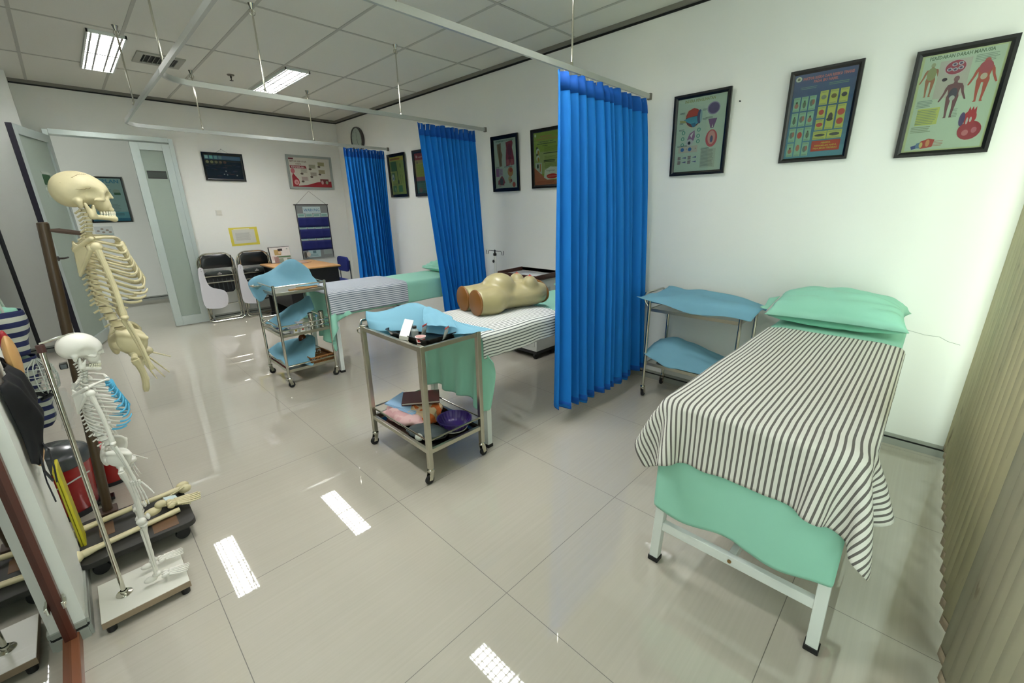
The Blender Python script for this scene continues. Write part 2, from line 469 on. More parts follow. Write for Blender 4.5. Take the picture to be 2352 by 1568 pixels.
# shadow-gap channel where the walls meet the ceiling: grey angle above a black reveal
mb = MB()
for c, d in (((XW - 0.012, 1.68, 2.785), (0.024, 7.4, 0.03)), ((1.5, YW - 0.012, 2.785), (3.5, 0.024, 0.03))):
    mb.box(c, d, 0); 
for c, d in (((XW - 0.004, 1.68, 2.763), (0.008, 7.4, 0.014)), ((1.5, YW - 0.004, 2.763), (3.5, 0.008, 0.014))):
    mb.box(c, d, 1)
struct(mb.build('trim_2', [M('ceiling_channel_grey', (128, 126, 116), 0.5, noise=0.03), RUBBER], smooth=0))

# walls
wr = struct(MB().box((XW + 0.06, 1.6, 1.43), (0.12, 7.9, 2.9)).build('wall_right', WALL, smooth=0))
mb = MB(); DX0, DX1, DZ = -0.03, 1.075, 2.335
mb.box(((DX1 + XW) / 2, YW + 0.07, 1.43), (XW - DX1, 0.14, 2.9)); mb.box(((DX0 + DX1) / 2, YW + 0.07, (DZ + 2.88) / 2), (DX1 - DX0, 0.14, 2.88 - DZ))
mb.box(((DX0 - 0.17) / 2, YW + 0.07, 1.43), (0.17 + DX0, 0.14, 2.9))
struct(mb.build('wall_back', WALL, smooth=0))
mb = MB(); mb.box((-0.37, 5.05 + 0.24, 1.43), (0.4, 0.48, 2.9))
struct(mb.build('wall_left', WALL, smooth=0))
mb = MB(); mb.box((-0.485, 0.39, 1.43), (0.25, 0.44, 2.9))
struct(mb.build('wall_pillar', WALL, smooth=0))
mb = MB(); mb.box((-0.75, 3.0, 1.43), (0.08, 4.4, 2.9)); mb.box((-0.95, -0.9, 1.43), (0.08, 3.4, 2.9)); mb.box((-0.8, 0.7, 1.43), (0.38, 0.3, 2.9))
struct(mb.build('wall_left_recess', WALL, smooth=0))
# window wall: sill, head, piers
mb = MB(); yc = YF - 0.06
mb.box((1.2, yc, 0.05), (4.4, 0.12, 0.1)); mb.box((1.2, yc, 2.75), (4.4, 0.12, 0.3))
mb.box((3.3, yc, 1.4), (0.2, 0.12, 2.8)); mb.box((1.42, yc, 1.4), (0.26, 0.12, 2.8)); mb.box((-0.68, yc, 1.4), (0.6, 0.12, 2.8))
struct(mb.build('wall_front', WALL, smooth=0))
for n, (xa, xb) in enumerate(((1.55, 3.2), (-0.38, 1.29))):
    wf = MB(); c = (xa + xb) / 2
    for x in (xa + 0.02, c, xb - 0.02): wf.box((x, yc, 1.35), (0.04, 0.05, 2.5))
    for z in (0.12, 2.58): wf.box((c, yc, z), (xb - xa, 0.05, 0.04))
    win = struct(wf.build('window_%d' % (n + 1), ALU, smooth=0))
    MB().box((c, yc, 1.35), (xb - xa, 0.006, 2.46)).build('pane', glass('window_glass', (234, 240, 236)), win, smooth=0)
# corridor beyond the door
mb = MB(); mb.box((0.9, HY + 0.06, 1.43), (5.0, 0.12, 2.9)); mb.box((-1.5, 6.7, 1.43), (0.12, 2.6, 2.9)); mb.box((3.3, 6.7, 1.43), (0.12, 2.6, 2.9))
struct(mb.build('wall_corridor', WALL, smooth=0))
struct(MB().box((0.9, 6.75, 2.76), (5.0, 2.5, 0.08)).build('ceiling_corridor', WALL, smooth=0))

# skirting: pale strip with a black line
SK = M('skirting_grey', (160, 163, 154), 0.35, noise=0.03)
def skirt(name, a, b, nrm):
    a = Vector(a); b = Vector(b); n = Vector(nrm); mb = MB()
    for z0, z1, d, mi in ((0.0, 0.042, 0.009, 0), (0.042, 0.054, 0.004, 1), (0.054, 0.074, 0.008, 0)):
        c = (a + b) / 2 + n * d / 2; s = Vector((abs(b.x - a.x) or d, abs(b.y - a.y) or d, z1 - z0)); c.z = (z0 + z1) / 2
        mb.box(c, s, mi)
    return struct(mb.build(name, [SK, RUBBER], smooth=0))
skirt('baseboard_right', (XW, -2.08, 0), (XW, YW, 0), (-1, 0, 0))
skirt('baseboard_back', (1.12, YW, 0), (XW - 0.01, YW, 0), (0, -1, 0))
skirt('baseboard_corridor', (-1.4, HY, 0), (3.2, HY, 0), (0, -1, 0))
skirt('baseboard_pillar', (-0.61, 0.17, 0), (-0.36, 0.17, 0), (0, -1, 0))
skirt('baseboard_pillar_side', (-0.36, 0.17, 0), (-0.36, 0.61, 0), (1, 0, 0))
skirt('baseboard_left', (-0.56, 5.05, 0), (-0.17, 5.05, 0), (0, -1, 0))
# hairline crack on the right wall
mb = MB(); mb.tube([Vector((XW - 0.0005, y, z)) for y, z in ((-1.72, 0.735), (-1.80, 0.72), (-1.86, 0.72), (-1.90, 0.70), (-1.95, 0.69))], 0.0012, 5)
mb.build('crack', M('crack_grey', (150, 158, 146), 0.9), wr)
tag(MB().lathe([(0.0001, 0), (0.005, 0), (0.004, 0.012), (0.0001, 0.014)], (XW, -0.615, 2.115), 8, 0, Matrix.Rotation(-PI / 2, 4, 'Y')).build('nail', RUBBER),
    'small dark nail in the right wall beside the eye anatomy poster', 'nail')

# --- door
FROST = M('frosted_glass', (176, 190, 178), 0.28, noise=0.03, nscale=1.5, trans=0.25, spec=0.4)
mb = MB()
mb.box(((DX0 + DX1) / 2, YW - 0.005, DZ - 0.02), (DX1 - DX0 - 0.075, 0.15, 0.055)); mb.box((DX0 + 0.015, YW - 0.005, DZ / 2), (0.045, 0.15, DZ)); mb.box((DX1 - 0.015, YW - 0.005, DZ / 2), (0.045, 0.15, DZ))
door = struct(mb.build('door_1', ALU, bevel=0.003))
def leaf(name, width, height, loc, rz, sticker, hinges_at):
    """leaf in local x from 0 (hinge) to width"""
    fw = 0.082; mb = MB()
    mb.box((fw / 2, 0, height / 2), (fw, 0.042, height)); mb.box((width - fw / 2, 0, height / 2), (fw, 0.042, height))
    mb.box((width / 2, 0, height - fw / 2), (width - 2 * fw, 0.042, fw)); mb.box((width / 2, 0, 0.06), (width - 2 * fw, 0.042, 0.12))
    o = mb.build(name, ALU, bevel=0.002); o.location = loc; o.rotation_euler = (0, 0, rz); struct(o)
    MB().box((width / 2, 0, height / 2 + 0.02), (width - 2 * fw + 0.01, 0.008, height - fw - 0.11)).build('pane', FROST, o, smooth=0)
    mb = MB()
    for z in hinges_at: mb.tube([(0.0, -0.026, z - 0.06), (0.0, -0.026, z + 0.06)], 0.008, 8)
    mb.build('hinge', TRACK, o)
    return o
lr = leaf('door_2', 0.385, 2.26, (1.043, YW - 0.055, 0.012), PI, None, (0.3, 1.9))
# the small leaf's lower face shows a dark sticker
MB().box((0.19, 0.0055, 1.90), (0.19, 0.003, 0.09), 0).box((0.19, 0.0075, 1.90), (0.186, 0.001, 0.062), 1).build('sticker', [P(38, 42, 38), P(58, 66, 60)], lr, smooth=0)
ang = math.atan2(4.582 - 5.33, -0.246 + 0.013)
ll = leaf('door_3', 0.80, 2.26, (-0.008, 5.335, 0.012), ang, None, (0.3, 1.9))
mb = MB(); mb.box((0.36, 0.0055, 1.86), (0.19, 0.003, 0.02), 1); mb.box((0.36, 0.0055, 1.79), (0.17, 0.003, 0.10), 0); mb.box((0.36, 0.0055, 1.70), (0.19, 0.003, 0.035), 1); mb.box((0.36, 0.0055, 1.645), (0.18, 0.003, 0.05), 1)
mb.build('sticker', [P(44, 84, 52), P(190, 200, 188)], ll, smooth=0)
mb = MB()
for s in (1, -1):
    mb.lathe([(0.0001, 0), (0.024, 0), (0.024, 0.008), (0.0001, 0.01)], (0.758, s * 0.02, 1.02), 16, 0, Matrix.Rotation(-s * PI / 2, 4, 'X'))
    mb.tube([(0.758, s * 0.025, 1.02), (0.758, s * 0.06, 1.02), (0.745, s * 0.066, 1.02), (0.65, s * 0.066, 1.02)], 0.009, 8)
mb.build('handle', M('dark_handle_metal', (90, 84, 78), 0.35, 0.8), ll)
MB().box((0.799, 0, 1.13), (0.004, 0.044, 2.26)).build('edge_seal', M('dark_edge_seal', (30, 28, 40), 0.6), ll, smooth=0)

# --- left partition window (reflecting glass in a dark line frame)
mb = MB()
mb.box((XL, 5.04, 1.35), (0.03, 0.02, 2.75)); mb.box((XL, 3.2, 1.35), (0.03, 0.03, 2.75)); mb.box((XL, 1.6, 1.35), (0.03, 0.03, 2.75))
for z in (0.06, 2.7): mb.box((XL, 3.3, z), (0.03, 3.5, 0.04))
wl = struct(mb.build('window_3', M('dark_window_profile', (28, 26, 34), 0.4), smooth=0))
MB().box((XL - 0.005, 3.3, 1.37), (0.006, 3.45, 2.64)).build('pane', glass('partition_glass', (150, 165, 158), 0.01, 0.22), wl, smooth=0)
MB().box((XL - 0.07, 3.3, 1.37), (0.02, 3.5, 2.7)).build('back_panel', P(112, 118, 112), wl, smooth=0)

# ================================================================ CEILING FIXTURES
LAMP = emit('fluorescent_tube', (250, 250, 250), LAMP_POWER)
REFL = M('lamp_louvre', (196, 196, 192), 0.35, 0.3)
def ceiling_light(label, x0, x1, y0, y1, z=ZC, group=None):
    cx, cy = (x0 + x1) / 2, (y0 + y1) / 2; W_, L_ = x1 - x0, y1 - y0
    t = thing('ceiling_light', label, 'light', (cx, cy, z))
    mb = MB(); fr = 0.012
    for s in (1, -1):
        mb.box((s * (W_ / 2 - fr / 2), 0, -0.012), (fr, L_, 0.024)); mb.box((0, s * (L_ / 2 - fr / 2), -0.012), (W_, fr, 0.024))
    mb.build('frame', WHITE_METAL, t, smooth=0)
    MB().box((0, 0, -0.003), (W_ - 0.02, L_ - 0.02, 0.003)).build('diffuser', LAMP, t, smooth=0)
    lv = MB()
    for i in range(1, 18):
        y = -L_ / 2 + L_ * i / 18; lv.box((0, y, -0.014), (W_ - 0.024, 0.016 if i != 9 else 0.03, 0.016))
    for x in (-W_ / 6, W_ / 6, -W_ / 2 + 0.03, W_ / 2 - 0.03): lv.box((x, 0, -0.014), (0.013, L_ - 0.024, 0.016))
    lv.build('louvre', REFL, t, smooth=0)
    return t
ceiling_light('bright square-looking recessed ceiling light at the far left near the air vent', 0.345, 0.585, 3.18, 4.39)
ceiling_light('long louvred ceiling light beyond the sprinkler, over the farthest bed', 1.745, 1.985, 3.12, 4.33)
ceiling_light('louvred ceiling light above the middle bed, seen mirrored in the floor', 1.745, 1.965, -0.42, 0.76)
ceiling_light('louvred ceiling light over the front left aisle, seen mirrored in the glass cabinet', 0.345, 0.585, -0.42, 0.76)
ceiling_light('added ceiling light out of view at the far left, brightening the left wall', -0.54, -0.34, 3.95, 4.65)  # added fill lamp, kept out of view, brightens the wall behind the door leaf
ceiling_light('corridor ceiling light beyond the open door', -0.28, -0.04, 6.4, 6.8, z=2.72)

t = thing('air_vent', 'square ceiling air vent with dark slots between the rail and bright light', 'vent', (0.85, 3.70, ZC))
mb = MB()
for s in (1, -1): mb.box((s * 0.15, 0, -0.006), (0.05, 0.36, 0.012)); mb.box((0, s * 0.155, -0.006), (0.26, 0.05, 0.012))
mb.build('frame', P(168, 168, 156), t, bevel=0.003)
MB().box((0, 0, -0.002), (0.27, 0.27, 0.003)).build('duct', P(22, 24, 22), t, smooth=0)
mb = MB()
for i in range(7):
    mb.box((-0.105 + i * 0.035, 0, -0.007), (0.004, 0.26, 0.02), X=Matrix.Rotation(0.7, 4, 'Y'))
mb.build('louvre', P(128, 130, 120), t, smooth=0)
t = thing('sprinkler', 'small dark fire sprinkler head hanging from the ceiling', 'sprinkler', (1.44, 3.77, ZC))
MB().lathe([(0.0001, 0), (0.035, 0), (0.03, -0.008), (0.0001, -0.009)], seg=20).build('flange', P(110, 104, 90), t)
MB().lathe([(0.008, -0.005), (0.009, -0.03), (0.004, -0.034), (0.004, -0.05), (0.018, -0.052), (0.018, -0.055), (0.0001, -0.056)], seg=12).build('head', P(60, 52, 44), t)

# ================================================================ CURTAIN TRACKS
ZR = 2.25
R1, R2, R3, RX = 0.04, 1.90, 3.88, 0.50
def rod(x, y, parent):
    mb = MB(); mb.tube([(x, y, ZR + 0.018), (x, y, ZC - 0.03)], 0.006, 8)
    mb.lathe([(0.0001, 0), (0.022, 0), (0.018, -0.01), (0.009, -0.035), (0.0001, -0.04)], (x, y, ZC), 12)
    mb.tube([(x + 0.018 * math.cos(a), y, ZC - 0.05 + 0.02 * math.sin(a)) for a in [k * PI / 5 for k in range(10)]], 0.003, 6, closed=True)
    mb.lathe([(0.009, 0), (0.009, 0.02), (0.005, 0.03)], (x, y, ZR + 0.012), 8)
    mb.build('hanger_rod', CHROME, parent)
def track(label, pts, rods, endcap):
    t = thing('curtain_track', label, 'curtain rail', (0, 0, 0))
    mb = MB(); P3 = [Vector((x, y, ZR)) for x, y in pts]; n = len(P3); V = []; F = []
    for i, p in enumerate(P3):
        d = (P3[min(i + 1, n - 1)] - P3[max(i - 1, 0)]).normalized(); s = Vector((-d.y, d.x, 0))
        for a, b in ((-0.008, -0.016), (0.008, -0.016), (0.008, 0.016), (-0.008, 0.016)): V.append(p + s * a + Vector((0, 0, b)))
    for i in range(n - 1):
        for k in range(4): F.append((i * 4 + k, i * 4 + (k + 1) % 4, (i + 1) * 4 + (k + 1) % 4, (i + 1) * 4 + k))
    F += [(3, 2, 1, 0), (4 * n - 4, 4 * n - 3, 4 * n - 2, 4 * n - 1)]
    mb.add(V, F); mb.build('rail', TRACK, t)
    for x, y in rods: rod(x, y, t)
    MB().box((XW - 0.012, endcap, ZR), (0.024, 0.03, 0.045)).build('wall_bracket', P(120, 112, 100), t, bevel=0.003)
    return t
def corner(yr, r=0.2, n=10): return [(RX + r - r * math.cos(a), yr - r + r * math.sin(a)) for a in [PI / 2 * k / n for k in range(n + 1)]]
track('nearest aluminium curtain rail, carrying the big bright blue curtain', [(-0.5, R1), (0.9, R1), (XW - 0.01, R1)], [(2.25, R1), (1.05, R1)], R1)
track('middle aluminium curtain rail curving from the wall into the aisle', [(RX, -1.2)] + corner(R2)[:-1] + [(1.2, R2), (XW - 0.01, R2)], [(RX, 0.35), (RX + 0.01, 1.66), (1.12, R2), (2.22, R2)], R2)
track('farthest aluminium curtain rail with a curved corner near the door', [(RX, R2 - 0.16)] + corner(R3)[:-1] + [(1.2, R3), (XW - 0.01, R3)], [(RX, 2.98), (1.12, R3), (2.24, R3)], R3)

# ================================================================ CURTAINS
def curtain(label, x0, x1, y, z0, z1, seed, shear0, shear1, npl, amp, openf=0.0, top=None, flare=0.0, lean=0.0):
    rng = random.Random(seed)
    t = thing('privacy_curtain', label, 'curtain', ((x0 + x1) / 2, y, z0))
    cx = (x0 + x1) / 2
    ks = []; a = 0
    for i in range(npl):
        wd = 0.6 + rng.random() * 0.9; ks.append((a, wd)); a += wd
    tot = a
    amps = [0.65 + 0.5 * rng.random() for _ in ks]; sg = [rng.uniform(-0.25, 0.25) for _ in ks]
    nu = npl * 14
    def fold(u):
        s = u * tot
        for (st, wd), am, g in zip(ks, amps, sg):
            if s <= st + wd + 1e-9:
                q = (s - st) / wd
                return am * math.sin(2 * PI * (q + g * 0.3 * math.sin(PI * q))) , q, g
        return 0, 0, 0
    ph = [rng.random() * 6 for _ in range(4)]
    def fn(u, v):                    # v: 0 bottom .. 1 top
        f, q, g = fold(u)
        z = z0 + (z1 - z0) * v
        k = amp * (0.35 + 0.75 * (1 - v) ** 0.7 + 0.25 * math.sin(3 * u * PI + ph[0]) * (1 - v))
        x = x0 + (x1 - x0) * u + (shear0 * (1 - u) + shear1 * u) * (1 - v)
        x += 0.012 * math.sin(5 * v + u * 9 + ph[1]) * (1 - v) + amp * 0.35 * g * math.cos(2 * PI * q) * (1 - v) * 2
        yy = y + k * f + 0.03 * math.sin(2.2 * u * PI + ph[2]) * (1 - v)
        yy -= lean * (1 - v) ** 0.65
        yy -= flare * (1 - v) ** 1.5 * max(0, 1 - u * 2.2)
        if v < 1e-6: z += 0.012 * math.sin(u * 14 + ph[3])
        if v > 0.999 and openf: z -= 0.012 * abs(math.sin(u * npl * 1.3))
        return (x - cx, yy - y, z - z0)
    vs = 44
    MB().grid(fn, nu, vs).build('fabric', CURTAIN, t, smooth=60, solid=0.0015)
    # stitched heading band and hem
    hv = 1 - 0.11 / (z1 - z0)
    def band(va, vb, name, off):
        mb = MB()
        def g2(u, v):
            p = fn(u, va + (vb - va) * v); return (p[0] - 0.0, p[1] - off, p[2])
        mb.grid(g2, nu, 2); mb.build(name, M('azure_curtain_band', (2, 92, 186), 0.8, noise=0.05, trans=0.12), t, smooth=60, solid=0.001)
    band(hv, 0.9995, 'heading_band', 0.004); band(0.002, 0.05 / (z1 - z0), 'hem', 0.0035)
    for i in range(12):
        u = (i + 0.5) / 12; p = fn(u, 1.0)
        MB().tube([(p[0], p[1] + 0.0, p[2] - 0.05), (p[0], p[1] - 0.006, p[2] - 0.02), (p[0], 0, p[2] + 0.012)], 0.0025, 6).build('hook', P(225, 225, 215), t)
    return t
curtain('bright blue pleated curtain hanging nearest, beside the steel trolley by the wall', 2.13, 3.16, R1, 0.11, ZR - 0.022, 3, -0.12, 0.03, 12, 0.062, 1, flare=0.04, lean=0.12)
curtain('blue pleated curtain in the middle, behind the torso model, leaning at its foot', 2.39, 3.08, R2, 0.16, ZR - 0.022, 11, 0.19, 0.10, 12, 0.052, 1)
curtain('darker blue pleated curtain farthest away, next to the wall clock', 2.60, 3.17, R3, 0.16, ZR - 0.022, 21, 0.05, 0.01, 13, 0.046, 1)

# ================================================================ VERTICAL BLINDS
def blind_mat(name, col):
    m = bpy.data.materials.new(name); m.use_nodes = True; t = m.node_tree; b = t.nodes['Principled BSDF']; b.inputs['Roughness'].default_value = 0.75
    tc = t.nodes.new('ShaderNodeTexCoord'); mp = t.nodes.new('ShaderNodeMapping'); mp.inputs['Scale'].default_value = (9, 9, 0.4); t.links.new(tc.outputs['Object'], mp.inputs['Vector'])
    n = t.nodes.new('ShaderNodeTexNoise'); n.inputs['Scale'].default_value = 1; n.inputs['Detail'].default_value = 3; t.links.new(mp.outputs[0], n.inputs['Vector'])
    r = t.nodes.new('ShaderNodeMapRange'); r.inputs['To Min'].default_value = 0.8; r.inputs['To Max'].default_value = 1.15; t.links.new(n.outputs['Fac'], r.inputs['Value'])
    # rusty brown water stains, small and streaky
    mp2 = t.nodes.new('ShaderNodeMapping'); mp2.inputs['Scale'].default_value = (30, 30, 5); t.links.new(tc.outputs['Object'], mp2.inputs['Vector'])
    n2 = t.nodes.new('ShaderNodeTexNoise'); n2.inputs['Scale'].default_value = 1; n2.inputs['Detail'].default_value = 4; t.links.new(mp2.outputs[0], n2.inputs['Vector'])
    cr = t.nodes.new('ShaderNodeMapRange'); cr.inputs['From Min'].default_value = 0.66; cr.inputs['From Max'].default_value = 0.78; t.links.new(n2.outputs['Fac'], cr.inputs['Value'])
    mx = t.nodes.new('ShaderNodeMix'); mx.data_type = 'RGBA'; mx.blend_type = 'MULTIPLY'; mx.inputs['Factor'].default_value = 1; mx.inputs['A'].default_value = rgba(col); t.links.new(r.outputs[0], mx.inputs['B'])
    m2 = t.nodes.new('ShaderNodeMix'); m2.data_type = 'RGBA'; m2.inputs['B'].default_value = rgba((128, 92, 40)); t.links.new(cr.outputs[0], m2.inputs['Factor']); t.links.new(mx.outputs['Result'], m2.inputs['A'])
    t.links.new(m2.outputs['Result'], b.inputs['Base Color'])
    tr = t.nodes.new('ShaderNodeBsdfTranslucent'); ms = t.nodes.new('ShaderNodeMixShader'); ms.inputs['Fac'].default_value = 0.08
    tr.inputs['Color'].default_value = rgba((226, 232, 222)); t.links.new(b.outputs[0], ms.inputs[1]); t.links.new(tr.outputs[0], ms.inputs[2]); t.links.new(ms.outputs[0], t.nodes['Material Output'].inputs['Surface'])
    return m
def blind(label, x0, x1, y, pitch, width, turn, mat, z0=0.035, z1=2.66):
    t = thing('vertical_blind', label, 'blinds', ((x0 + x1) / 2, y, z0)); cx = (x0 + x1) / 2
    MB().box((0, 0, z1 - z0 + 0.03), (x1 - x0 + 0.1, 0.04, 0.03)).build('headrail', ALU, t, bevel=0.002)
    n = int(round((x1 - x0) / pitch)); ch = []
    rng = random.Random(5)
    for i in range(n + 1):
        x = x0 + (x1 - x0) * i / n - cx; a = turn + rng.uniform(-0.05, 0.05)
        mb = MB(); h = z1 - z0
        def fn(u, v):
            s = (u - 0.5) * width; c = 0.003 * (1 - (2 * u - 1) ** 2)
            return (x + s * math.cos(a) - c * math.sin(a), s * math.sin(a) + c * math.cos(a), v * h)
        mb.grid(fn, 6, 1); vo = mb.build('vane', mat, t, solid=0.0012)
        mb = MB()
        def fw(u, v):
            p = fn(0.04 + 0.92 * u, 0); return (p[0], p[1] + 0.0025, 0.001 + v * 0.036)
        mb.grid(fw, 6, 1); mb.build('bottom_weight', M('blind_weight', (196, 176, 150), 0.6, noise=0.03), vo, solid=0.0015)
        p = fn(0.02, 0); ch.append((p[0], p[1] + 0.006, 0.02)); ch.append((p[0] + pitch * 0.5, p[1] + 0.008, 0.008))
    MB().tube(ch[:-1], 0.0018, 5).build('bead_chain', P(238, 240, 232), t)
    return t
BL1 = blind_mat('khaki_blind_fabric', (220, 210, 172)); BL2 = blind_mat('olive_grey_blind_fabric', (200, 194, 168))
blind('khaki vertical blind with rusty stains between the right wall and the pier', 1.68, 3.19, -2.04, 0.1, 0.122, 0.44, BL1, z0=0.05)
blind('greyish vertical blind nearest the viewer at the right edge', 0.10, 1.52, -2.03, 0.1, 0.122, 0.32, BL2, z0=0.05)
# ================================================================ BEDS
STR1 = stripes_mat('striped_cotton_charcoal', (222, 222, 212), (104, 100, 96), 0.0185, 0.38)
STR2 = stripes_mat('striped_cotton_grey', (226, 228, 222), (92, 98, 98), 0.019, 0.34)
STR3 = stripes_mat('striped_cotton_blue_grey', (214, 218, 224), (96, 112, 128), 0.019, 0.36)
MATT = M('mattress_vinyl', (196, 200, 196), 0.5, noise=0.03)
def bed(label, x0, x1, y0, y1, zt, bars=True):
    """white steel examination bed; foot end at x0, head against the wall"""
    t = thing('examination_bed', label, 'bed', ((x0 + x1) / 2, (y0 + y1) / 2, 0)); cx, cy = (x0 + x1) / 2, (y0 + y1) / 2
    L2, W2 = (x1 - x0) / 2, (y1 - y0) / 2
    MB().box((0, 0, zt - 0.05), (2 * L2 - 0.02, 2 * W2 - 0.02, 0.09)).build('mattress', MATT, t, bevel=0.02, seg=3)
    mb = MB()
    for s in (1, -1):
        mb.box((0, s * (W2 - 0.02), zt - 0.115), (2 * L2 - 0.02, 0.035, 0.04)); mb.box((s * (L2 - 0.03), 0, zt - 0.115), (0.035, 2 * W2 - 0.04, 0.04))
    mb.build('side_rail', WHITE_METAL, t, bevel=0.002)
    for sx in (1, -1):
        for sy in (1, -1):
            xt, yt = sx * (L2 - 0.035), sy * (W2 - 0.03); xb, yb = sx * (L2 - 0.02), sy * (W2 - 0.015)
            lg = MB().bar((xb, yb, 0.015), (xt, yt, zt - 0.13), 0.036).build('leg', WHITE_METAL, t, bevel=0.002)
            MB().box((xb, yb, 0.011), (0.044, 0.044, 0.022)).build('foot_cap', RUBBER, lg, bevel=0.003)
    if not bars: return t
    for sx in (1, -1):
        x = sx * (L2 - 0.023)
        mb = MB(); mb.box((x, 0, 0.185), (0.025, 2 * W2 - 0.05, 0.04)); mb.build('cross_bar', WHITE_METAL, t, bevel=0.002)
    MB().bar((-L2 + 0.03, 0, 0.185), (L2 - 0.03, 0, 0.185), 0.025, 0.04).build('stretcher', WHITE_METAL, t, bevel=0.002)
    MB().disc((-L2 + 0.0095, 0.0, 0.185), 0.007, 12, 0, Matrix.Rotation(-PI / 2, 4, 'Y'), 0.004).build('screw', M('brass_screw', (150, 120, 80), 0.4, 0.8), t)
    return t
def sheet(label, x0, x1, y0, y1, zt, ov_foot, ov_a, ov_b, xend, seed, wr=0.0012, h=0.026, clampz=None):
    e = 0.004
    mb = drape(x0 - ov_foot, xend, y0 - ov_a, y1 + ov_b, zt + 0.012, h,
               [((x0 - e, y0 - e, -1), (x1 + 0.3, y1 + e, zt + e))], pin=(x0 + 0.05, 9, y0 + 0.05, y1 - 0.05), seed=seed, wr=wr)
    if clampz is not None:
        mb.v = [(max(x, x0 - 0.006), min(max(y, y0 - 0.006), y1 + 0.006), min(z, zt + 0.010)) if z > clampz else (x, y, z) for x, y, z in mb.v]
    mb.v = [(x - 0.012 * max(0, (zt - 0.1 - z)) * math.sin(y * 17 + seed) * 2 - 0.002, y, z + 0.010 * math.sin(y * 21 + 2 * seed) * max(0, (zt - 0.3 - z)) * 6) if (x < x0 and z < zt - 0.1) else (x, y, z) for x, y, z in mb.v]
    o = mb.build('bed_sheet', MINT, smooth=180, solid=0.0015, sub=1)
    return tag(o, label, 'bed sheet')
def striped(label, mat, x0, x1, y0, y1, zt, ov_foot, ov_a, ov_b, xend, seed, e=0.016, wr=0.0015, h=0.026, extra=()):
    mb = drape(x0 - ov_foot, xend, y0 - ov_a, y1 + ov_b, zt + 0.024, h,
               [((x0 - e, y0 - e, -1), (x1 + 0.3, y1 + e, zt + e))] + list(extra), pin=(x0 + 0.06, 9, y0 + 0.06, y1 - 0.06), seed=seed, wr=wr)
    o = mb.build('striped_cloth', mat, smooth=180, solid=0.0018, sub=1)
    return tag(o, label, 'cloth')

# pillow: inflated cushion with pinched corners
def pillow(label, c, L, W, H, rz, tilt=0.0, sag=0.0, seed=1):
    rng = np.random.RandomState(seed); n = 34
    top = []
    X_ = Matrix.Translation(c) @ Matrix.Rotation(rz, 4, 'Z') @ Matrix.Rotation(tilt, 4, 'Y')
    ph = rng.rand(6) * 6
    def fn(side):
        def g(u, v):
            a, b = 2 * u - 1, 2 * v - 1
            ea = (1 - abs(a) ** 2.6); eb = (1 - abs(b) ** 2.2)
            hgt = H * 0.5 * (max(ea, 0) ** 0.45) * (max(eb, 0) ** 0.5)
            pin_ = 1 - 0.10 * (1 - b * b) ** 1 * abs(a) ** 4
            pin2 = 1 - 0.10 * (1 - a * a) * abs(b) ** 4
            wri = 0.007 * (math.sin(9 * a + 5 * b + ph[0]) * math.sin(6 * b - 3 * a + ph[1]) + 0.6 * math.sin(17 * a * (0.6 + abs(b)) + ph[2])) * min(1, hgt / (0.2 * H))
            z = side * hgt * (1.0 if side > 0 else 0.62) + wri * (1 if side > 0 else 0.3) - sag * a * a
            return (a * W / 2 * pin_, b * L / 2 * pin2, z)
        return g
    mb = MB(); mb.grid(fn(1), n, n); mb.grid(fn(-1), n, n)
    mb.v = [tuple(X_ @ Vector(p)) for p in mb.v]
    o = mb.build('pillow', MINT, smooth=180)
    m = o.modifiers.new('weld', 'WELD'); m.merge_threshold = 0.002
    tag(o, label, 'pillow')
    # open flap of the pillowcase at one short end
    mb = MB()
    def fl(u, v):
        b = (u - 0.5) * 0.86
        return (b * W * (1 - 0.1 * v), L / 2 * 0.97 + 0.045 * v, 0.006 + 0.012 * math.sin(u * 9 + v) * v - 0.01 * v)
    mb.grid(fl, 24, 4); mb.v = [tuple(X_ @ Vector(p)) for p in mb.v]
    f = mb.build('pillowcase_flap', MINT, o, smooth=180, solid=0.0015)
    return o

B1 = (1.345, 3.20, -1.725, -1.125, 0.745)
bed('white steel examination bed nearest the viewer, in front of the blinds', *B1[:4], B1[4])
sheet('mint green sheet on the nearest bed, hanging low over its foot end', *B1[:4], B1[4], 0.45, 0.0, 0.0, 3.18, 3, clampz=0.5)
striped('white cloth with charcoal stripes draped over the nearest bed', STR1, *B1[:4], B1[4], 0.23, 0.21, 0.17, 2.68, 5, h=0.024, wr=0.0022)
pillow('large mint green pillow at the wall end of the nearest bed', (2.95, -1.40, 0.855), 0.66, 0.36, 0.25, 0.03, tilt=-0.10, sag=0.02, seed=4)

B2 = (1.47, 3.20, 0.04, 0.64, 0.745)
bed('white steel examination bed in the middle, under the torso model', *B2[:4], B2[4], bars=False)
sheet('mint green sheet on the middle bed, its corner hanging beside the trolley', *B2[:4], B2[4], 0.42, 0.10, 0.10, 3.18, 8, clampz=0.61)
striped('white and grey striped cloth under the torso model on the middle bed', STR2, *B2[:4], B2[4], 0.03, 0.15, 0.06, 2.18, 9, wr=0.004)
pillow('mint green pillow on the middle bed, half hidden by the bright blue curtain', (2.98, 0.30, 0.82), 0.60, 0.34, 0.15, 0.0, tilt=-0.2, seed=6)

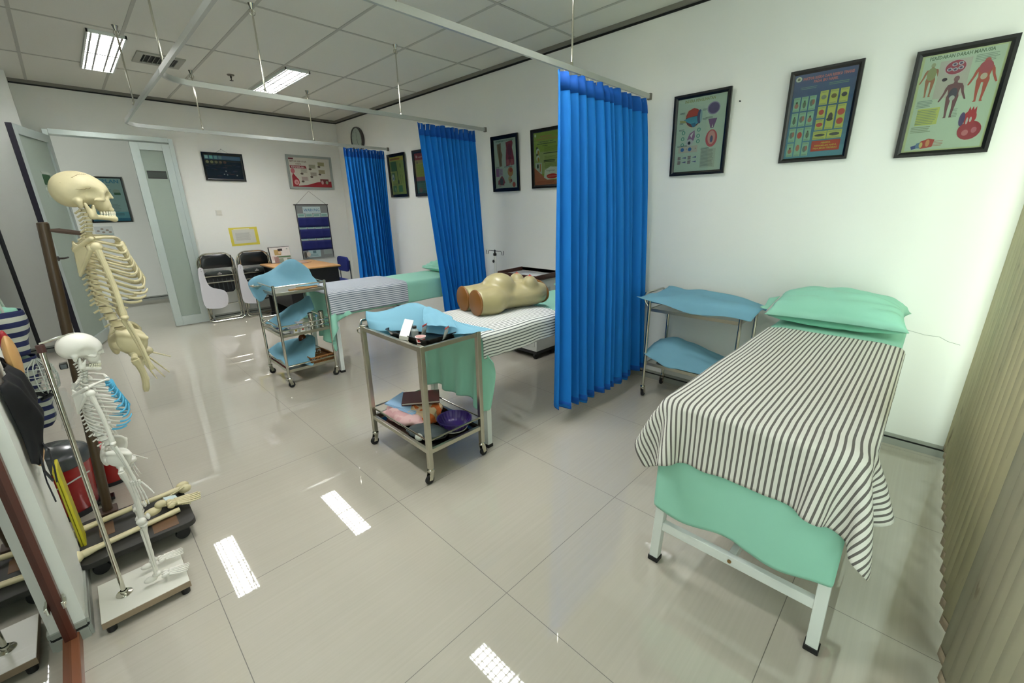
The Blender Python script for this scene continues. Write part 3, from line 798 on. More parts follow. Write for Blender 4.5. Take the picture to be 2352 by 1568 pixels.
B3 = (1.42, 3.20, 2.02, 2.64, 0.745)
bed('white steel examination bed farthest away, behind the middle curtain', *B3[:4], B3[4], bars=False)
sheet('mint green sheet on the farthest bed with a loose corner at its foot', *B3[:4], B3[4], 0.40, 0.20, 0.08, 3.18, 13, wr=0.003, clampz=0.56)
striped('white and blue-grey striped cloth draped over the farthest bed', STR3, *B3[:4], B3[4], 0.03, 0.20, 0.05, 2.20, 15)
pillow('small mint green pillow on the farthest bed, mostly hidden by the middle curtain', (2.95, 2.33, 0.82), 0.56, 0.34, 0.14, 0.0, tilt=-0.15, seed=8)

# ================================================================ TORSO TRAINING MODEL
def torso():
    t = thing('torso_model', 'cream female torso training model with brown thigh caps lying on the middle bed', 'training model', (1.98, 0.40, 0.762), math.radians(-12))
    k = 0.96
    def f(X, Y, Z):
        X, Y, Z = X / k, Y / k, Z / k
        d = e_(X, Y, Z, (0.20, 0, 0.10), (0.17, 0.165, 0.098))            # chest
        d = su(d, e_(X, Y, Z, (0.02, 0, 0.095), (0.17, 0.135, 0.09)), 0.05)      # waist
        d = su(d, e_(X, Y, Z, (-0.13, 0, 0.10), (0.14, 0.175, 0.10)), 0.05)      # hips
        d = su(d, e_(X, Y, Z, (-0.035, 0, 0.175), (0.125, 0.115, 0.098)), 0.025)   # abdomen dome
        for s in (1, -1):
            d = su(d, c_(X, Y, Z, (-0.14, s * 0.085, 0.098), (-0.36, s * 0.098, 0.098), 0.092, 0.088), 0.03)
            d = su(d, e_(X, Y, Z, (0.185, s * 0.085, 0.180), (0.058, 0.062, 0.064)), 0.014)
            d = su(d, e_(X, Y, Z, (0.245, s * 0.10, 0.115), (0.10, 0.055, 0.07)), 0.03)
            d = su(d, e_(X, Y, Z, (-0.17, s * 0.09, 0.06), (0.10, 0.085, 0.062)), 0.03)
        d = np.maximum(d, -(X + 0.272)); d = np.maximum(d, X - 0.312); d = np.maximum(d, -Z + 0.003)
        return d * k
    V, F = sdf_mesh(f, (-0.32, -0.24, -0.02), (0.36, 0.24, 0.30), 0.0085)
    SKIN = M('cream_vinyl_skin', (168, 158, 116), 0.32, noise=0.05, nscale=6, spec=0.5)
    mb = MB(); mb.add(V, F); o = mb.build('body', SKIN, t, smooth=75)
    q = o.modifiers.new('smooth', 'SMOOTH'); q.iterations = 1; q.factor = 0.5
    CAP = M('brown_cap_plastic', (128, 82, 30), 0.45, noise=0.05)
    RX_ = Matrix.Rotation(-PI / 2, 4, 'Y')
    for s in (1, -1):
        mb = MB(); mb.lathe([(0.0001, 0.0), (0.080, 0.0), (0.087, -0.004), (0.089, -0.012), (0.086, -0.016), (0.0001, -0.016)], (-0.279, s * 0.092, 0.094), 40, 0, RX_)
        mb.v = [(x, y, max(z, 0.003)) for x, y, z in mb.v]
        mb.build('thigh_cap', CAP, t)
    # end plate at the neck side
    mb = MB(); n = 40
    poly = [(0.155 * math.cos(a) if abs(math.cos(a)) < 2 else 0, 0.098 + 0.088 * math.sin(a) * (1 if math.sin(a) > 0 else 1.0)) for a in [2 * PI * i / n for i in range(n)]]
    mb.prism([(p[0], p[1]) for p in poly], 0, 0.012, 0, Matrix.Translation((0.290, 0, 0)) @ Matrix(((0, 0, 1, 0), (1, 0, 0, 0), (0, 1, 0, 0), (0, 0, 0, 1))))
    mb.build('neck_plate', CAP, t, bevel=0.003)
    for s in (1, -1):
        MB().lathe([(0.017, -0.003), (0.014, 0.003), (0.006, 0.005), (0.005, 0.011), (0.0001, 0.013)], (0.180, s * 0.082, 0.230), 16).build('nipple', P(190, 84, 72), t)
    MB().ell((-0.035, 0, 0.261), (0.006, 0.006, 0.002)).build('navel', P(170, 140, 92), t)
    # translucent abdominal skin flap, faintly pinker
    return t
torso()

# ================================================================ TROLLEYS
def caster(c, parent, r=0.026, s=1, mat=CHROME):
    x, y, z = c
    k = MB(); k.lathe([(0.0001, 0.092), (0.014, 0.092), (0.02, 0.085), (0.02, 0.078), (0.010, 0.074), (0.0001, 0.074)], (x, y, 0), 14)
    for q in (1, -1): k.bar((x, y + q * 0.014, 0.078), (x + 0.012 * s, y + q * 0.014, r), 0.004, 0.024)
    o = k.build('caster', mat, parent)
    MB().lathe([(0.0001, -0.009), (r * 0.8, -0.01), (r, -0.006), (r, 0.006), (r * 0.8, 0.01), (0.0001, 0.009)], (x + 0.012 * s, y, r), 20, 0, Matrix.Rotation(PI / 2, 4, 'X')).build('wheel', RUBBER, o)
def trolley_square(label, x0, x1, y0, y1, ztop, zlow):
    t = thing('instrument_trolley', label, 'trolley', (x0, y0, 0)); W_, L_ = x1 - x0, y1 - y0; T = 0.028
    for x in (0, W_):
        for y in (0, L_):
            MB().box((x, y, (ztop + 0.09) / 2), (T, T, ztop - 0.09)).build('leg', STEEL, t, bevel=0.004)
            caster((x, y, 0), t, s=1 if x else -1)
    for z, nm in ((ztop - 0.02, 'top_frame'), (zlow, 'shelf_frame')):
        mb = MB()
        for x in (0, W_): mb.box((x, L_ / 2, z - (0.0 if z > 0.5 else 0.01)), (0.02, L_ - T, 0.025))
        for y in (0, L_): mb.box((W_ / 2, y, z - (0.0 if z > 0.5 else 0.01)), (W_ - T, 0.02, 0.025))
        mb.build(nm, STEEL, t, bevel=0.002)
    MB().box((W_ / 2, L_ / 2, ztop - 0.028), (W_ - 0.02, L_ - 0.02, 0.003)).build('top_plate', CHROME, t, smooth=0)
    MB().box((W_ / 2, L_ / 2, zlow - 0.018), (W_ - 0.02, L_ - 0.02, 0.003)).build('shelf_plate', M('dark_mirror_steel', (120, 114, 104), 0.12, 1.0, noise=0.1), t, smooth=0)
    z = zlow + 0.055
    for a, b in (((0, 0, z), (W_, 0, z)), ((0, L_, z), (W_, L_, z)), ((0, 0, z), (0, L_, z)), ((W_, 0, z), (W_, L_, z))):
        MB().tube([a, b], 0.005, 8).build('guard_rail', CHROME, t)
    # push handle at the far end
    zz = ztop - 0.02
    MB().tube([(0.0, L_, zz), (-0.0, L_ + 0.03, zz + 0.01), (0.03, L_ + 0.07, zz + 0.03), (W_ - 0.03, L_ + 0.07, zz + 0.03), (W_, L_ + 0.03, zz + 0.01), (W_, L_, zz)], 0.009, 8).build('handle', CHROME, t)
    MB().tube([(-0.014, L_ + 0.005, zz - 0.03), (-0.03, L_ + 0.01, zz - 0.02), (-0.03, L_ + 0.01, zz - 0.0), (-0.014, L_ + 0.005, zz + 0.008)], 0.004, 6).build('hook', CHROME, t)
    return t
TB = (1.015, 1.392, 0.005, 0.615, 0.80, 0.205)
trolley_square('square-legged steel trolley with a black tray on top, at the foot of the middle bed', *TB)

def trolley_round(label, x0, x1, y0, y1, shelves, rails, drawer=False, zt=None, handle=None, chromew=False):
    t = thing('instrument_trolley', label, 'trolley', (x0, y0, 0)); W_, L_ = x1 - x0, y1 - y0; zt = zt or max(shelves)
    for x in (0, W_):
        for y in (0, L_):
            MB().tube([(x, y, 0.088), (x, y, zt + 0.012), (x, y, zt + 0.016)], [0.0115, 0.0115, 0.006], 12).build('leg', CHROME, t)
            caster((x, y, 0), t, s=-1 if x else 1)
    for z in shelves:
        mb = MB(); mb.box((W_ / 2, L_ / 2, z), (W_ - 0.01, L_ - 0.01, 0.004))
        for x in (0.006, W_ - 0.006): mb.box((x, L_ / 2, z - 0.006), (0.006, L_ - 0.015, 0.024))
        for y in (0.006, L_ - 0.006): mb.box((W_ / 2, y, z - 0.006), (W_ - 0.015, 0.006, 0.024))
        mb.build('shelf', STEEL, t, bevel=0.001)
    for z in rails:
        for a, b in (((0, 0, z), (W_, 0, z)), ((0, L_, z), (W_, L_, z)), ((0, 0, z), (0, L_, z)), ((W_, 0, z), (W_, L_, z))):
            MB().tube([a, b], 0.0055, 8).build('guard_rail', CHROME, t)
    return t
TA = (0.965, 1.378, 2.005, 2.50)
ta = trolley_round('three-shelf steel trolley at the foot of the farthest bed', *TA, (0.815, 0.46, 0.15), (0.87, 0.50, 0.54, 0.19), zt=0.87)
t_ = MB().tube([(0, 0.495, 0.85), (0.0, 0.54, 0.86), (0.03, 0.565, 0.86), (0.38, 0.565, 0.86), (0.413, 0.54, 0.86), (0.413, 0.495, 0.85)], 0.009, 8).build('handle', CHROME, ta)
TC = (2.85, 3.195, -0.93, -0.29)
tc_ = trolley_round('steel trolley against the right wall, between the bright blue curtain and the pillow', *TC, (0.715, 0.285), (), zt=0.775)
mb = MB(); L_ = TC[3] - TC[2]; W_ = TC[1] - TC[0]
for x in (0, W_): mb.tube([(x, 0, 0.77), (x, L_, 0.77)], 0.007, 8)
mb.tube([(0, 0, 0.77), (W_, 0, 0.77)], 0.007, 8)
mb.build('guard_rail', CHROME, tc_)
MB().tube([(0, L_, 0.725), (0.0, L_ + 0.03, 0.76), (0.0, L_ + 0.045, 0.80), (0.03, L_ + 0.05, 0.825), (W_ - 0.03, L_ + 0.05, 0.825), (W_, L_ + 0.045, 0.80), (W_, L_ + 0.03, 0.76), (W_, L_, 0.725)], 0.009, 8).build('handle', CHROME, tc_)

# ---------- napkins: a height field over a rectangle, control heights bilinear-smoothed, hanging edges
def napkin(name, label, cat, c, rz, nx_, ny_, ctrl, fine=9, cre=0.006, seed=1, mat=NAPKIN):
    """ctrl: rows of (x,y,z) control points, Catmull-Rom interpolated"""
    A = np.array(ctrl, float); m, n = A.shape[:2]
    def cr(P, t):
        k = len(P) - 1; s = min(int(t * k), k - 1); f = t * k - s
        p = [P[min(max(s + d, 0), k)] for d in (-1, 0, 1, 2)]
        return 0.5 * ((2 * p[1]) + (-p[0] + p[2]) * f + (2 * p[0] - 5 * p[1] + 4 * p[2] - p[3]) * f * f + (-p[0] + 3 * p[1] - 3 * p[2] + p[3]) * f ** 3)
    rng = np.random.RandomState(seed); ph = rng.rand(8) * 6; dr = rng.rand(8) * PI
    def fn(u, v):
        row = [cr(A[i], v) for i in range(m)]; q = cr(row, u)
        b = 1.6 * sum(abs(math.sin((u * math.cos(dr[k]) + v * math.sin(dr[k])) * (5 + 2 * k) + ph[k])) * (0.8 ** k) for k in range(5)) - 2
        return (q[0] + 0.3 * cre * b, q[1] - 0.3 * cre * b, q[2] + cre * b)
    mb = MB(); mb.grid(fn, fine * (m - 1), fine * (n - 1))
    X_ = Matrix.Translation(c) @ Matrix.Rotation(rz, 4, 'Z'); mb.v = [tuple(X_ @ Vector(p)) for p in mb.v]
    o = mb.build(name, mat, smooth=50, solid=0.001)
    return tag(o, label, cat)

# ---- on the near square trolley
zt = TB[4] - 0.026
tr = thing('tray', 'black rectangular tray with rounded corners on the square-legged trolley', 'tray', (1.185, 0.25, zt + 0.0015), 0.06)
def rrect(w, h, r, n=6):
    out = []
    for cx, cy, a0 in ((w / 2 - r, h / 2 - r, 0), (-w / 2 + r, h / 2 - r, PI / 2), (-w / 2 + r, -h / 2 + r, PI), (w / 2 - r, -h / 2 + r, 1.5 * PI)):
        for i in range(n + 1): out.append((cx + r * math.cos(a0 + PI / 2 * i / n), cy + r * math.sin(a0 + PI / 2 * i / n)))
    return out
def tray_mesh(w, h, r, d, fl=0.012):
    mb = MB(); n = None; rings = []
    for (ww, hh, z) in ((w - 2 * fl, h - 2 * fl, 0.0), (w, h, d), (w + 0.012, h + 0.012, d), (w + 0.012, h + 0.012, d - 0.003), (w - 0.002, h - 0.002, d - 0.004), (w - 2 * fl - 0.002, h - 2 * fl - 0.002, -0.0015 + 0.0)):
        rings.append([(x, y, z) for x, y in rrect(ww, hh, r)])
    n = len(rings[0]); V = [p for rg in rings for p in rg]; F = [(i * n + k, i * n + (k + 1) % n, (i + 1) * n + (k + 1) % n, (i + 1) * n + k) for i in range(len(rings) - 1) for k in range(n)]
    F.append(tuple(range(n))); F.append(tuple((len(rings) - 1) * n + k for k in range(n - 1, -1, -1)))
    mb.add(V, F); return mb
tray_mesh(0.24, 0.37, 0.035, 0.028).build('body', BLACK_PLASTIC, tr)
z0 = zt + 0.004
CLR = film('clear_plastic_bag', (225, 232, 232), 0.38)
def ziplock(label, c, rz, lean, w=0.06, h=0.075, red=(200, 44, 40)):
    t = thing('zip_bag', label, 'bag', c, rz); X_ = Matrix.Rotation(lean, 4, 'X')
    mb = MB()
    def sd_(s):
        return lambda u, v: tuple(X_ @ Vector(((u - 0.5) * w, s * (0.0008 + 0.006 * math.sin(PI * u) * math.sin(PI * min(1, v * 1.2))), v * h)))
    mb.grid(sd_(1), 6, 6); mb.grid(sd_(-1), 6, 6); mb.build('pouch', CLR, t)
    mb = MB()
    for zz in (0.86, 0.93): mb.box((0, 0, zz * h), (w, 0.003, 0.0035))
    mb.v = [tuple(X_ @ Vector(p)) for p in mb.v]; mb.build('zip_strip', P(*red), t)
    mb = MB(); mb.box((0, -0.0, h * 0.4), (w * 0.7, 0.003, h * 0.5)); mb.v = [tuple(X_ @ Vector(p)) for p in mb.v]; mb.build('content', P(196, 190, 176), t)
    return t
ziplock('small zip bag with a red strip standing behind the red cup', (1.165, 0.205, z0 + 0.001), 0.5, 0.25)
ziplock('small zip bag with red strips, lowest on the tray edge beside the blue sheet', (1.215, 0.075, z0 + 0.001), 0.5, 0.3)
t = thing('specimen_cup', 'small white cup with red liquid and a red label on the black tray', 'cup', (1.095, 0.125, z0), 0)
MB().lathe([(0.0001, 0), (0.021, 0), (0.026, 0.028), (0.0285, 0.029), (0.0285, 0.032), (0.0255, 0.032), (0.0205, 0.003), (0.0001, 0.003)], seg=28).build('cup_body', P(238, 214, 212), t)
MB().lathe([(0.0001, 0.018), (0.0232, 0.018)], seg=24).build('liquid', P(206, 52, 62), t)
MB().lathe([(0.0223, 0.007), (0.0247, 0.02)], seg=20, a0=-2.9, a1=0.3).build('label', P(198, 40, 50), t)
t = thing('medicine_box', 'white cardboard box with a dark blue stripe tilted on the black tray', 'box', (1.075, 0.245, z0 + 0.018), 0)
XB = Matrix.Rotation(0.75, 4, 'Z') @ Matrix.Rotation(-0.42, 4, 'Y') @ Matrix.Rotation(0.25, 4, 'X')
MB().box((0.035, 0, 0.012), (0.145, 0.05, 0.028), X=None).build('carton', P(232, 232, 226), t, bevel=0.001).matrix_local = XB
MB().box((0.035, -0.0255, 0.012), (0.10, 0.001, 0.016)).build('stripe', P(42, 48, 84), t, smooth=0).matrix_local = XB
t = thing('glass_bottle', 'small clear bottle with a white label beside the tilted box', 'bottle', (1.125, 0.225, z0), 0)
MB().lathe([(0.0001, 0), (0.02, 0), (0.021, 0.04), (0.012, 0.05), (0.012, 0.058)], seg=20).build('bottle_body', film('bottle_clear', (200, 205, 200), 0.45), t)
MB().lathe([(0.0001, 0.064), (0.013, 0.064), (0.013, 0.052)], seg=16).build('cap', P(40, 40, 42), t)
Z = zt
napkin('drape_sheet', 'light blue disposable sheet peaked like a tent over the black tray', 'sheet', (0, 0, 0), 0, 0, 0, [
    [(1.035, 0.58, Z + .004), (1.045, 0.62, Z + .05), (1.07, 0.67, Z + .085), (1.10, 0.70, Z + .07), (1.13, 0.72, Z + .04)],
    [(1.05, 0.46, Z + .006), (1.08, 0.50, Z + .05), (1.13, 0.58, Z + .08), (1.18, 0.64, Z + .075), (1.22, 0.68, Z + .04)],
    [(1.15, 0.34, Z + .006), (1.18, 0.37, Z + .06), (1.25, 0.44, Z + .135), (1.31, 0.50, Z + .11), (1.34, 0.54, Z + .04)],
    [(1.215, 0.23, Z + .006), (1.24, 0.26, Z + .06), (1.29, 0.31, Z + .125), (1.35, 0.36, Z + .08), (1.38, 0.40, Z + .03)],
    [(1.25, 0.12, Z + .006), (1.28, 0.13, Z + .04), (1.33, 0.15, Z + .07), (1.37, 0.18, Z + .05), (1.41, 0.21, Z + .028)],
    [(1.29, 0.015, Z + .022), (1.32, 0.015, Z + .028), (1.36, 0.01, Z + .030), (1.40, 0.00, Z + .032), (1.44, -0.01, Z + .03)],
    [(1.31, -0.03, Z + .028), (1.34, -0.04, Z + .03), (1.38, -0.05, Z + .03), (1.42, -0.06, Z + .03), (1.45, -0.07, Z + .026)]], cre=0.003, seed=3)
napkin('drape_sheet', 'small pale blue sheet folded forward over the zip bags on the black tray', 'sheet', (0, 0, 0), 0, 0, 0, [
    [(1.275, 0.335, Z + .135), (1.24, 0.31, Z + .115), (1.205, 0.26, Z + .085), (1.18, 0.22, Z + .062)],
    [(1.30, 0.25, Z + .12), (1.265, 0.21, Z + .11), (1.235, 0.16, Z + .09), (1.205, 0.12, Z + .066)],
    [(1.33, 0.16, Z + .09), (1.30, 0.11, Z + .09), (1.275, 0.06, Z + .08), (1.26, 0.02, Z + .065)]], cre=0.003, seed=9, fine=12)
# under the tent: an enamel bowl that props it up
tag(MB().lathe([(0.0001, 0), (0.03, 0), (0.034, 0.06), (0.036, 0.085), (0.034, 0.085), (0.032, 0.06), (0.0001, 0.01)], (1.275, 0.43, Z + 0.002), 24).build('steel_beaker', CHROME),
    'steel beaker standing under the tent-like blue sheet on the square-legged trolley', 'beaker')

# ---- lower shelf of that trolley
zs = TB[5] - 0.0165
t = thing('folder', 'dark red hardcover folder lying on top of the cloth pile', 'folder', (1.275, 0.455, zs + 0.093), -0.62)
MB().box((0, 0, 0.0), (0.235, 0.175, 0.004)).box((0, 0, 0.014), (0.235, 0.175, 0.004)).box((-0.1165, 0, 0.007), (0.002, 0.175, 0.018)).build('cover', M('maroon_leatherette', (74, 14, 20), 0.35, noise=0.08), t, bevel=0.001)
MB().box((0, 0, 0.007), (0.228, 0.168, 0.010)).build('pages', P(206, 200, 186), t, smooth=0)
mbx = MB()
for i in range(4): mbx.box((0.004 * i, 0.003 * i, 0.003 * i), (0.20, 0.23, 0.0022), rz=0.05 * i)
o = mbx.build('blue_paper', P(150, 186, 220), bevel=0.0008); o.location = (1.195, 0.475, zs + 0.075); o.rotation_euler = (0.12, 0.05, 0.3)
tag(o, 'light blue folded paper pad under the dark red folder', 'paper')
def lump(name, label, cat, c, r, mat, rz=0, seed=1, amp=0.25, flat=0.02, parts=None):
    rng = np.random.RandomState(seed); ph = rng.rand(6) * 6
    mb = MB(); mb.ell((0, 0, 0), (1, 1, 1), 36, 24); V = []
    for x, y, z in mb.v:
        k = 1 + amp * (math.sin(4 * x + ph[0]) * math.sin(5 * y + ph[1]) + 0.5 * math.sin(9 * y + 3 * z + ph[2]) * math.cos(8 * x + ph[3])) * 0.6
        V.append((x * r[0] * k, y * r[1] * k, max(z * k, -0.75) * r[2]))
    zmin = min(v[2] for v in V); X_ = Matrix.Translation(c) @ Matrix.Rotation(rz, 4, 'Z')
    mb.v = [tuple(X_ @ Vector((x, y, z - zmin))) for x, y, z in V]
    return tag(mb.build(name, mat, smooth=60), label, cat)
def spotted(name, a, b, sc, th=0.5):
    m = M(name, a, 0.8); t = m.node_tree; n = t.nodes.new('ShaderNodeTexVoronoi'); n.inputs['Scale'].default_value = sc
    tc = t.nodes.new('ShaderNodeTexCoord'); r = t.nodes.new('ShaderNodeValToRGB'); r.color_ramp.interpolation = 'CONSTANT'; r.color_ramp.elements[1].position = th
    r.color_ramp.elements[0].color = rgba(a); r.color_ramp.elements[1].color = rgba(b)
    t.links.new(tc.outputs['Object'], n.inputs['Vector']); t.links.new(n.outputs['Color'], r.inputs[0]); t.links.new(r.outputs[0], t.nodes['Principled BSDF'].inputs['Base Color'])
    return m
lump('folded_cloth', 'pink cloth draped to the shelf edge under the blue paper', 'cloth', (1.13, 0.44, zs), (0.085, 0.17, 0.045), spotted('pink_print', (216, 178, 176), (206, 160, 160), 30), 0.2, 2)
lump('folded_cloth', 'orange and cream batik cloth below the blue paper', 'cloth', (1.235, 0.40, zs), (0.12, 0.17, 0.048), spotted('batik_print', (206, 104, 46), (214, 186, 150), 22, 0.55), -0.3, 5)
lump('blood_pressure_cuff', 'grey rolled blood pressure cuff at the front of the lower shelf', 'cuff', (1.125, 0.175, zs), (0.075, 0.125, 0.03), M('grey_nylon', (62, 72, 74), 0.7, noise=0.1), 0.5, 8, amp=0.15)
tag(MB().tube([(1.06, 0.22, zs + 0.01), (1.05, 0.15, zs + 0.012), (1.09, 0.09, zs + 0.012), (1.16, 0.06, zs + 0.012), (1.21, 0.09, zs + 0.012)], 0.005, 8).build('rubber_tube', RUBBER),
    'black rubber tube coiled by the grey cuff', 'tube')
tag(MB().ell((1.05, 0.155, zs + 0.022), (0.022, 0.026, 0.021)).build('rubber_bulb', P(190, 192, 184)), 'pale rubber bulb of the cuff by the front rail', 'bulb')
tag(MB().tube([(1.36, 0.50, zs + 0.05), (1.38, 0.49, zs + 0.06), (1.385, 0.46, zs + 0.045), (1.365, 0.43, zs + 0.03)], 0.003, 6).build('wire_hook', RUBBER), 'black curved wire next to the dark red folder', 'wire')
# fluted purple basin
def basin(name, label, c, r0, r1, h, nfl, mat):
    t = thing(name, label, 'basin', c); mb = MB(); ns = nfl * 6; prof = [(0.001, 0.001, 0), (r0 * .7, 0, 0), (r0, 0.0, 1), (r1, h, 1), (r1 + 0.008, h, 1), (r1 + 0.008, h - 0.004, 1), (r0 + 0.004, -0.0, 1)]
    V = []; F = []
    for r, z, fl in ((0.001, 0.003, 0), (r0 * 0.75, 0.003, 0), (r0, 0.006, .3), ((r0 + r1) / 2 + 0.004, h * 0.5, 1), (r1, h, 0.3), (r1 + 0.007, h + 0.001, 0), (r1 + 0.007, h - 0.004, 0), (r1 + 0.002, h - 0.004, 0.3), ((r0 + r1) / 2 + 0.006, h * 0.5, 1), (r0 + 0.002, 0.001, 0.3), (0.001, 0.0, 0)):
        for k in range(ns):
            a = 2 * PI * k / ns; rr = r + fl * 0.0022 * math.cos(nfl * a); V.append((rr * math.cos(a), rr * math.sin(a), z))
    m = 11
    for i in range(m - 1):
        for k in range(ns): F.append((i * ns + k, i * ns + (k + 1) % ns, (i + 1) * ns + (k + 1) % ns, (i + 1) * ns + k))
    mb.add(V, F); mb.build('bowl', mat, t, smooth=60); return t
basin('basin', 'round dark purple fluted basin on the lower trolley shelf', (1.285, 0.125, zs + 0.012), 0.072, 0.098, 0.055, 26, M('purple_plastic', (56, 34, 108), 0.3, noise=0.04))
tag(MB().lathe([(0.0001, 0), (0.06, 0), (0.085, 0.012), (0.083, 0.014), (0.058, 0.003), (0.0001, 0.003)], (1.275, 0.125, zs), 28).build('white_dish', P(214, 214, 206)), 'shallow white dish under the purple basin', 'dish')

# ---- farthest trolley (three shelves)
zA, zB, zD = 0.817, 0.462, 0.152
napkin('drape_sheet', 'light blue sheet heaped on the top shelf of the three-shelf trolley', 'sheet', (0, 0, 0), 0, 0, 0, [
    [(0.90, 2.36, zA - .06), (0.93, 2.28, zA - .10), (0.98, 2.20, zA - .02), (1.02, 2.10, zA + .03)],
    [(0.92, 2.50, zA + .05), (0.99, 2.36, zA + .07), (1.03, 2.24, zA + .04), (1.08, 2.10, zA + .03)],
    [(1.05, 2.56, zA + .09), (1.12, 2.40, zA + .14), (1.15, 2.24, zA + .05), (1.20, 2.10, zA + .02)],
    [(1.18, 2.56, zA + .10), (1.26, 2.36, zA + .22), (1.27, 2.20, zA + .07), (1.30, 2.08, zA + .01)],
    [(1.28, 2.56, zA + .05), (1.37, 2.36, zA + .14), (1.37, 2.22, zA + .06), (1.36, 2.08, zA + .01)]], cre=0.005, seed=5)
t = thing('kidney_dish', 'shiny steel kidney dish sticking out from the blue sheet on the three-shelf trolley', 'dish', (1.0, 2.38, zA + 0.003), 0.4)
mb = MB()
def kd(u, v):
    a = u * 2 * PI; r = 0.035 + 0.03 * v; x = math.cos(a) * r * 1.7; y = math.sin(a) * r * 0.8 + 0.35 * x * x / 0.06 * 0.4; return (x, y, v * 0.035)
mb.grid(kd, 32, 4); mb.build('body', CHROME, t, solid=0.001)
for k, (x, y, rz) in enumerate(((1.18, 2.06, 0.1), (1.26, 2.10, -0.2))):
    tag(MB().box((x, y, zA + 0.010), (0.17, 0.03, 0.012), rz=rz).build('wooden_block', M('pale_wood', (196, 152, 96), 0.6, noise=0.1, nscale=20), bevel=0.002),
        ('pale wooden stick lying across the top shelf, nearer the rail', 'pale wooden stick behind it, under the blue sheet')[k], 'wood', 'pale wooden sticks')
napkin('drape_sheet', 'light blue sheet crumpled on the middle shelf of the three-shelf trolley', 'sheet', (0, 0, 0), 0, 0, 0, [
    [(0.96, 2.42, zB + .03), (0.98, 2.30, zB + .035), (0.99, 2.18, zB + .03), (1.0, 2.08, zB + .03)],
    [(1.06, 2.46, zB + .07), (1.09, 2.32, zB + .09), (1.10, 2.20, zB + .08), (1.11, 2.10, zB + .05)],
    [(1.20, 2.46, zB + .13), (1.22, 2.34, zB + .18), (1.23, 2.24, zB + .15), (1.22, 2.14, zB + .10)],
    [(1.32, 2.46, zB + .16), (1.34, 2.36, zB + .23), (1.34, 2.26, zB + .20), (1.32, 2.18, zB + .13)]], cre=0.006, seed=15)
for k, (x, y, hh, lab) in enumerate(((1.235, 2.05, 0.145, 'left one of the two tall steel cylinders on the middle trolley shelf'), (1.325, 2.05, 0.145, 'right one of the two tall steel cylinders, nearest the trolley leg'))):
    t = thing('steel_canister', lab, 'canister', (x, y, zB + 0.002), group='steel canisters on the three-shelf trolley')
    MB().lathe([(0.0001, 0), (0.023, 0), (0.023, hh), (0.021, hh), (0.021, 0.01), (0.0001, 0.008)], seg=24).build('body', CHROME, t)
    MB().lathe([(0.0235, hh - 0.012), (0.025, hh - 0.008), (0.0235, hh - 0.004)], seg=24).build('rim', CHROME, t)
t = thing('test_tube', 'slim clear tube between the two steel cylinders', 'tube', (1.282, 2.055, zB + 0.002))
MB().lathe([(0.0001, 0), (0.007, 0.002), (0.0075, 0.11), (0.0065, 0.11)], seg=14).build('body', film('tube_clear', (190, 205, 205), 0.6), t)
MB().lathe([(0.0001, 0.118), (0.009, 0.118), (0.009, 0.10)], seg=14).build('cap', P(90, 130, 170), t)
t = thing('pamphlet', 'white printed pamphlet with a purple logo on the middle trolley shelf', 'paper', (1.03, 2.21, zB + 0.006), 0.15)
MB().box((0, 0, 0), (0.10, 0.30, 0.006)).build('sheets', P(222, 222, 218), t); MB().box((0.0, 0.06, 0.0036), (0.05, 0.05, 0.0006)).build('print', P(92, 60, 140), t, smooth=0)
for k, (x, y, w_, d_, h_, c1, c2, lab) in enumerate(((1.10, 2.05, 0.10, 0.05, 0.05, (176, 176, 186), (206, 206, 210), 'lilac-grey medicine carton on the middle shelf of the three-shelf trolley'),
                                         (1.145, 2.10, 0.05, 0.05, 0.075, (198, 200, 206), (46, 130, 186), 'carton with a blue square on the middle trolley shelf'),
                                         (1.085, 2.025, 0.04, 0.02, 0.04, (224, 222, 214), (176, 150, 60), 'tiny white vial box with a yellow mark at the front rail'),
                                         (1.14, 2.025, 0.04, 0.02, 0.045, (228, 226, 220), (190, 52, 48), 'tiny white box with a red mark at the front rail'),
                                         (1.19, 2.035, 0.035, 0.03, 0.055, (222, 222, 216), (120, 130, 140), 'tiny white box beside the steel cylinders'))):
    t = thing('medicine_box', lab, 'box', (x, y, zB + 0.002), 0.1 * k)
    MB().box((0, 0, h_ / 2), (w_, d_, h_)).build('carton', P(*c1), t, bevel=0.001)
    MB().box((0, -d_ / 2 - 0.0006, h_ * 0.55), (w_ * 0.45, 0.001, h_ * 0.4)).build('print', P(*c2), t, smooth=0)
napkin('drape_sheet', 'light blue sheet covering the lowest shelf of the three-shelf trolley', 'sheet', (0, 0, 0), 0, 0, 0, [
    [(0.955, 2.46, zD + .08), (0.96, 2.34, zD + .05), (0.97, 2.20, zD + .04), (0.99, 2.05, zD + .02)],
    [(1.05, 2.48, zD + .12), (1.07, 2.34, zD + .07), (1.09, 2.20, zD + .06), (1.10, 2.02, zD + .02)],
    [(1.17, 2.48, zD + .13), (1.19, 2.34, zD + .13), (1.20, 2.20, zD + .12), (1.17, 2.00, zD - .005)],
    [(1.27, 2.48, zD + .13), (1.30, 2.36, zD + .18), (1.30, 2.24, zD + .17), (1.25, 2.10, zD + .10)]], cre=0.006, seed=25)
t = thing('wicker_tray', 'brown wicker tray on the lowest shelf of the three-shelf trolley', 'tray', (1.265, 2.14, zD + 0.002), 0.05)
WK = M('wicker', (150, 102, 52), 0.6, noise=0.2, nscale=30)
mb = MB(); mb.box((0, 0, 0.004), (0.20, 0.24, 0.008))
for z in (0.02, 0.055):
    for s in (1, -1): mb.tube([(-0.1, s * 0.12, z), (0.1, s * 0.12, z)], 0.006, 8); mb.tube([(s * 0.1, -0.12, z), (s * 0.1, 0.12, z)], 0.006, 8)
mb.build('frame', WK, t)
mb = MB()
